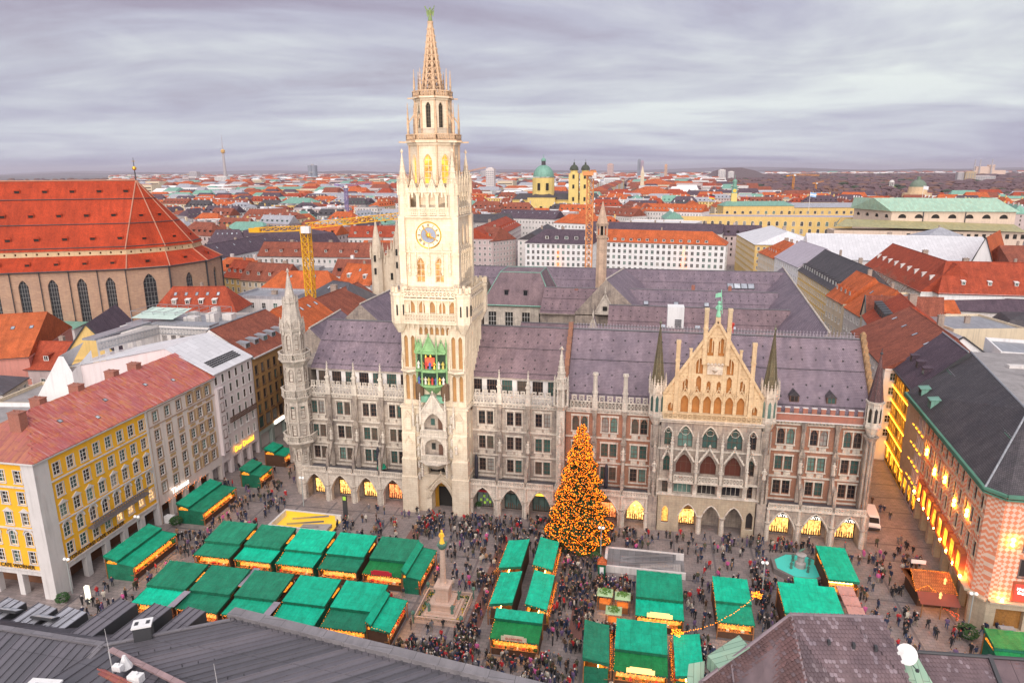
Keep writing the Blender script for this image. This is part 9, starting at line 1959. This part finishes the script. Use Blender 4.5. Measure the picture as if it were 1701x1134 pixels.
for l_, x, y, r, h in (('round dark evergreen shrub at the corner pillar on the right', 44.2, 88.6, 1.3, 1.8), ('evergreen shrub at the corner of the yellow building', -81.0, 73.2, .9, 1.3), ('evergreen shrub at the lamp beside the long cafe stall', -79.5, 96.3, 1.1, 1.4), ('evergreen shrub at the stairway lamp', -5.6, 98.2, .9, 1.3), ('evergreen shrub on the left terrace by the porch', -28.3, 112.2, .5, 1.0)): bushy(l_, x, y, r, h)
T = thing('info_pillar', 'white lit info pillar near the front corner of the yellow building', 'pillar', (-77.6, 74.2, 0)); b = MB(); b.box(-.3, -.2, 0, .3, .2, 2.5); obj('panel', b, emit('pale lit panel', (1, .95, .7), .5, (.8, .8, .7)), T, world_space=False)
T = thing('subway_sign', 'tall dark subway sign mast at the escalator entrance', 'sign', (-51.2, 104.6, 0)); b = MB(); b.box(-.4, -.12, 0, .4, .12, 4.2); obj('board', b, DGREY, T, world_space=False); b = MB(); b.box(-.3, -.16, 3.3, .3, -.12, 4.0); obj('sign_face', b, POSTER, T, world_space=False)
T = thing('cabinet', 'grey electrical cabinet by the sandstone arcade at the right', 'cabinet', (49.3, 89.6, 0)); b = MB(); b.box(-.9, -.4, 0, .9, .4, 1.6); b.box(-.02, -.43, .1, .02, -.4, 1.5); obj('body', b, W_GREY, T, world_space=False)
for l_, x, y in (('beside the column foot', -82.0, 87.4), ('at the beige building pillar', -81.3, 97)): T = thing('stone_block', 'white stone block '+l_ if 'beige' in l_ else 'white stone block under the cafe arcade', 'block', (x, y, 0)); b = MB(); b.box(-.8, -.5, 0, .8, .5, 1.3); obj('body', b, W_WHITE, T, world_space=False)
T = thing('bulb_line', 'sagging line of gold bulbs with stars between the right hand stalls', 'light string', (5, 80, 0)); P0_, P1_ = Vector((1, -3, 4.2)), Vector((12, 6.5, 4.6)); pts = [P0_.lerp(P1_, k/14)-Vector((0, 0, 1.2*sin(pi*k/14))) for k in range(15)]; bulbs(T, pts, .35, 5, .08); b = MB()
for c in (P0_, P1_):
 for k in range(70): a = q_.random()*6.28; r = .9*(.4+.6*abs(cos(2.5*a)))*q_.random()**.4; b.octa(c.x+r*cos(a), c.y+r*sin(a), c.z, .08)
obj('star', b, BULB, T, world_space=False, kind='stuff')
T = thing('parasol', 'closed green parasol on the terrace left of the clock tower', 'parasol', (-46.8, 111.8, 5.8)); b = MB(); b.lathe(0, 0, [(.9, .9), (.7, 1.4), (.1, 1.8)], 8); b.bar((0, 0, 0), (0, 0, 1.8), .08); obj('cover', b, TARPS[2], T, world_space=False)
for x in (-47.6, -28.6, -5.0): T = thing('terrace_flagpole', f'dark rolled flag on the terrace {"left" if x < -40 else "just right" if x < -20 else "on the brick wing, right"} of the clock tower', 'flag', (x, 112.3, 5.8)); b = MB(); b.lathe(0, 0, [(.12, 0), (.35, .6), (.32, 4.2), (.1, 4.8)], 8); obj('cloth', b, plain('near black cloth', (.03, .03, .045)), T, world_space=False)
# ------------------------------------------------------------------ people
def body_mesh(kind, seed):
 """one continuous figure grown along a skeleton; poses: stand, walk, talk, carry"""
 r_ = random.Random(seed); st = {'walk': .28, 'stand': .03, 'talk': .05, 'carry': .2}[kind]; V, E_, R_ = [], [], []
 def v(x, y, z, r, par=None):
  V.append((x, y, z)); R_.append(r)
  if par is not None: E_.append((par, len(V)-1))
  return len(V)-1
 pel = v(0, 0, .93, .185); che = v(0, -.02, 1.28, .20, pel); nek = v(0, -.02, 1.46, .07, che); hd = v(0, -.05, 1.60, .115, nek); v(0, -.04, 1.70, .075, hd)
 for s in (-1, 1):
  hip = v(s*.09, 0, .86, .10, pel); kn = v(s*.10, -s*st*.55-.03, .48, .075, hip); an = v(s*.10, -s*st*.9+.02, .09, .05, kn); v(s*.11, -s*st*.9-.13, .04, .045, an)
  sh = v(s*.22, -.01, 1.38, .09, che)
  if kind == 'talk' or (kind == 'carry' and s == 1): el = v(s*.27, -.04, 1.12, .06, sh); hn = v(s*.16, -.27, 1.18, .045, el)
  else: el = v(s*.27, s*st*.4, 1.10, .06, sh); hn = v(s*.27, s*st*.7-.05, .86, .045, el)
 if kind == 'carry': v(-.3, .05, .6, .1, hn)
 me = bpy.data.meshes.new('person_body'); me.from_pydata(V, E_, []); o = bpy.data.objects.new('t', me); COL.objects.link(o)
 md = o.modifiers.new('s', 'SKIN'); sv = me.skin_vertices[0].data
 for i, rr in enumerate(R_): sv[i].radius = (rr, rr*(.72 if i == che else .9)); sv[i].use_root = (i == 0)
 md.use_smooth_shade = True; m2 = o.modifiers.new('b', 'SUBSURF'); m2.levels = 1
 dg = bpy.context.evaluated_depsgraph_get(); out = bpy.data.meshes.new_from_object(o.evaluated_get(dg)); bpy.data.objects.remove(o)
 long_ = r_.random() < .5; hem = .62 if long_ else .84
 for k in range(5): out.materials.append(None)
 for p in out.polygons:
  x, y, z = p.center; k = 1
  if z > 1.645 or (z > 1.53 and y > -.04): k = 3
  elif z > 1.475: k = 2
  elif z < .1: k = 4
  elif z < hem and abs(x) < .24: k = 0
  elif abs(x) > .2 and z < .9 and kind != 'carry': k = 2
  p.material_index = k
 return out
KINDS_ = [('walk', 'walking'), ('stand', 'standing'), ('talk', 'gesturing'), ('carry', 'with bag')]
BODY = [(body_mesh(k, i), w) for i in range(3) for k, w in KINDS_]
CO = [('black', (.012, .012, .015)), ('dark blue', (.02, .03, .07)), ('charcoal', (.04, .04, .045)), ('brown', (.09, .05, .03)), ('violet', (.13, .08, .17)), ('red', (.45, .02, .025)), ('grey', (.16, .15, .16)), ('cream', (.55, .50, .42)), ('olive', (.07, .07, .04)), ('pink', (.55, .10, .28)), ('tan', (.35, .2, .1)), ('bright orange', (.6, .16, .02))]
CWT = [0]*14+[1]*8+[2]*7+[3]*4+[4]*3+[5]*2+[6]*4+[7]*2+[8]*3+[9, 10]; CM = [plain('coat '+a, c, .8) for a, c in CO]
TR = [('black', (.015, .015, .018)), ('blue', (.05, .08, .16)), ('grey', (.12, .11, .12)), ('beige', (.3, .25, .2))]; TM = [plain('trousers '+a, c, .85) for a, c in TR]
HA = [('dark hair', (.02, .012, .01)), ('brown hair', (.09, .045, .02)), ('fair hair', (.38, .25, .12)), ('white cap', (.65, .62, .6)), ('red cap', (.5, .03, .03)), ('black cap', (.01, .01, .012))]; HM = [plain('head '+a, c, .9) for a, c in HA]; SK = plain('skin', (.50, .28, .20), .6); SHO = plain('shoes', (.02, .015, .012), .6)
SOL = [(-68, -33, 84, 93), (-69, -33.5, 71.6, 80.8), (-33.5, -29.6, 84, 93), (-34, -29.8, 71.9, 80), (-79.6, -73.8, 79, 90), (-79.6, -73.5, 96.5, 107.2), (-77.5, -72, 111.5, 117.2), (-78, -72, 121.5, 126.5), (-20, -15.4, 79, 97), (-14.6, -10.6, 79, 98), (-18, -10.8, 73.4, 78.3), (.5, 7.5, 81.4, 91), (-1.9, 5, 70.5, 79.2), (-5.9, -2, 70.4, 78.4), (5.2, 9, 70, 78), (11, 17, 81.8, 91.4), (27.8, 32.4, 93.5, 103), (20.2, 28.2, 84.2, 93.4), (28.9, 31.4, 86.6, 94.4), (44, 51, 81, 86), (39.4, 45.5, 91.8, 101), (-13.4, -4, 98.9, 108.5), (-29.9, -21.3, 78, 86.6), (21.2, 30.4, 97.1, 105.4), (-63, -51, 97, 104), (-4.5, 8.5, 95, 101.6), (39.5, 43, 115, 123.5), (-5.3, -3.5, 93, 94.8), (-4.6, .1, 81.5, 87.6), (-41.8, -28.8, 107.8, 123), (-200, -82.6, 0, 300), (45.2, 90, 91, 150), (-61.9, 37.7, 109.4, 111), (-62, 37.7, 111, 300), (-66.8, -61, 109.5, 140)]
def free(x, y): return not any(a-.15 < x < b+.15 and c-.15 < y < d+.15 for a, b, c, d in SOL)
AR = [(270, (-31, -6, 62, 74), .8), (80, (-29.5, -19.9, 84, 108), 1), (50, (-23, -19.9, 70, 90), 1), (90, (-10.6, -4, 76, 97), 1), (50, (-20, 3, 97, 109), 1), (40, (-10.6, 2, 62, 97), 1), (45, (-33, -19.5, 64, 84), 1), (70, (-69, -33, 80.9, 83.9), .6), (45, (-78, -69, 68, 95), 1), (55, (-73, -63, 88, 112), 1), (55, (-51, -33, 94, 108), 1), (60, (-37, -14, 100, 108), 1), (40, (-13, 0, 60, 70), 1), (25, (-5, 0, 79, 81.3), 1), (30, (-5, .5, 88, 93), 1), (26, (7.6, 11, 72, 92), 1), (40, (9, 20, 91, 108), 1), (44, (17.5, 20.8, 80, 100), 1), (34, (20, 31, 95, 109), 1), (40, (30.5, 39, 70, 92), 1), (44, (33, 44, 88, 110), 1), (34, (38.5, 48, 104, 150), 1), (26, (39, 50, 72, 92), 1), (22, (-9, 20, 102.2, 108.5), 1), (22, (-36.4, -33, 100, 110), 1), (20, (-82, -64, 107, 128), 1), (14, (38, 48, 150, 210), 1), (10, (46, 60, 400, 470), 1), (12, (-76.5, -69, 62, 76), 1)]
q_ = random.Random(21); PP = []
for n_, (a, b_, c, d), _ in AR:
 n_ = int(n_*1.75); k = 0; tries = 0
 while k < n_ and tries < n_*12:
  tries += 1; x, y = q_.uniform(a, b_), q_.uniform(c, d)
  if not free(x, y) or any(hypot(x-u[0], y-u[1]) < .38 for u in PP[-160:]): continue
  PP.append((x, y)); k += 1
  if q_.random() < .45:                          # pairs and small knots stand together
   a2 = q_.random()*6.3; x2, y2 = x+.62*cos(a2), y+.62*sin(a2)
   if free(x2, y2) and k < n_: PP.append((x2, y2)); k += 1
ANC = [('the mulled wine stall', -14.3, 73), ('the golden column', -25.6, 82), ('the christmas tree', -8.7, 103), ('the fountain', 25.8, 101), ('the stairway entrance', 2, 98), ('the escalator entrance', -57, 100), ('the tower portal', -35, 108), ('the white van', 41, 119), ('the wooden hut', 42, 96), ('the green kiosk', -4.4, 94), ('the fir canopies', -2.2, 85), ('the lit sign stall', 4, 83), ('the patched awning stall', 1.6, 72), ('the broad pavilion roof', 24, 88), ('the yellow cafe stall', -76, 84), ('the Thomas stall', -76, 102), ('the front stall row', -50, 76), ('the back stall row', -50, 87), ('the east end stalls', -31, 82), ('the centre stall block', -15, 88), ('the slanting dark stall', -4, 74), ('the three red awnings', 30, 90), ('the star garland stall', 14, 86), ('the right edge stall', 47, 83), ('the salmon building arcade', 48, 108), ('the town hall arcade', -15, 110), ('the jeweller arches', 30, 110), ('the yellow building corner', -82, 75), ('the fountain lamp', 18.9, 93)]
def vis(x, y):                                         # seen past the near roofs and inside the frame
 v = Vector((x, y, 1))-Vector((0, 0, 60.7)); z = v.dot(_F); return abs(v.dot(_R)/z) < .76 and v.dot(_U)/z > -.51
PP = sorted([p for p in PP if vis(*p)], key=lambda p: hypot(*p)); seen = {}; crowd_v, crowd_f, crowd_m = [], [], []; LV = {}
for n_, (x, y) in enumerate(PP):
 bi = q_.randrange(12); ci = q_.choice(CWT); ti = q_.choice((0, 0, 0, 1, 1, 2, 3)); hi = q_.choice((0, 0, 1, 1, 2, 3, 4, 5)); rz = q_.random()*6.28; s = q_.uniform(.9, 1.06); me, w = BODY[bi]
 if n_ < 300:
  an, ax, ay = min(ANC, key=lambda l: hypot(x-l[1], y-l[2])); side = ('right of' if x > ax else 'left of') if abs(x-ax) > abs(y-ay) else ('behind' if y > ay else 'before')
  for _ in range(40):
   lab = f'{w}, {CO[ci][0]} coat, {TR[ti][0]} trousers, {HA[hi][0]}, {side} {an}'
   if lab not in seen: break
   bi = q_.randrange(12); ci = q_.choice(CWT); ti = q_.randrange(4); hi = q_.randrange(6); me, w = BODY[bi]
  seen[lab] = 1
  o = obj('person', me, None, None, (x, y, .01), rz, scale=s); tag(o, 'person '+lab, 'person', 'market visitors on the square')
  for i, mm in enumerate((TM[ti], CM[ci], SK, HM[hi], SHO)): o.material_slots[i].link = 'OBJECT'; o.material_slots[i].material = mm
 else:
  if bi not in LV:
   co = np.empty(len(me.vertices)*3); me.vertices.foreach_get('co', co); LV[bi] = (co.reshape(-1, 3), [tuple(p.vertices) for p in me.polygons], [p.material_index for p in me.polygons])
  co, fs, mi = LV[bi]; c_, s_ = cos(rz)*s, sin(rz)*s; base = sum(len(k) for k in crowd_v); crowd_v.append(np.stack([x+co[:, 0]*c_-co[:, 1]*s_, y+co[:, 0]*s_+co[:, 1]*c_, .01+co[:, 2]*s], 1)); mp = (12+ti, ci, 16, 17+hi, 23); crowd_f += [tuple(base+i for i in f) for f in fs]; crowd_m += [mp[i] for i in mi]
me = bpy.data.meshes.new('crowd'); me.from_pydata(np.concatenate(crowd_v).tolist(), [], crowd_f)
for mm in CM+TM+[SK]+HM+[SHO]: me.materials.append(mm)
me.polygons.foreach_set('material_index', crowd_m); me.update(); o = obj('crowd', me); tag(o, 'dense crowd of market visitors farther back on the square', 'crowd', kind='stuff')
# floodlights standing on the roof edge opposite, trained on the clock tower and the gable
def floodlight(label, loc, target, power, col, size, blend=.5):
 T = thing('floodlight', label, 'floodlight', loc); d = (Vector(target)-Vector(loc)).normalized(); b = MB(); b.box(-.15, -.1, -.12, .15, .1, .12); b.bar((0, 0, -1), (0, 0, -.2), .08); obj('housing', b, plain('floodlight housing', (.08, .08, .08)), T, world_space=False)
 L0 = bpy.data.lights.new('spot', 'SPOT'); L0.energy = power; L0.color = col; L0.spot_size = size; L0.spot_blend = blend; L0.shadow_soft_size = .3
 o = bpy.data.objects.new('lamp', L0); COL.objects.link(o); o.location = Vector(loc)+d*.4; o.rotation_euler = (-d).to_track_quat('Z', 'Y').to_euler()
floodlight('floodlight on the near roof edge aimed at the upper clock tower', (-12, 38, 25.9), (-35.5, 112, 62), 100000, (1, .84, .66), radians(38), .7)
floodlight('floodlight on the near roof edge aimed at the lower clock tower', (-10, 38, 25.9), (-35.5, 110, 26), 50000, (1, .88, .74), radians(28), .6)
floodlight('floodlight on the near roof edge aimed at the stepped gable', (-5, 37.5, 25.9), (12, 110, 28), 32000, (1, .52, .18), radians(18), .6)
# ------------------------------------------------------------------ thin evening haze over the city
hzb = MB(); hzb.box(-32000, -900, -1.5, 32000, 47000, 300)
mt = bpy.data.materials.new('haze'); mt.use_nodes = True; t = mt.node_tree; t.nodes.clear(); pv = N_(t, 'ShaderNodeVolumePrincipled'); pv.inputs['Color'].default_value = (.93, .86, .97, 1); pv.inputs['Density'].default_value = 4.5e-5; pv.inputs['Anisotropy'].default_value = .2
L_(t, pv.outputs[0], N_(t, 'ShaderNodeOutputMaterial').inputs['Volume']); o = obj('haze', hzb, mt); tag(o, kind='stuff', label='thin pinkish haze over the whole city', cat='haze')
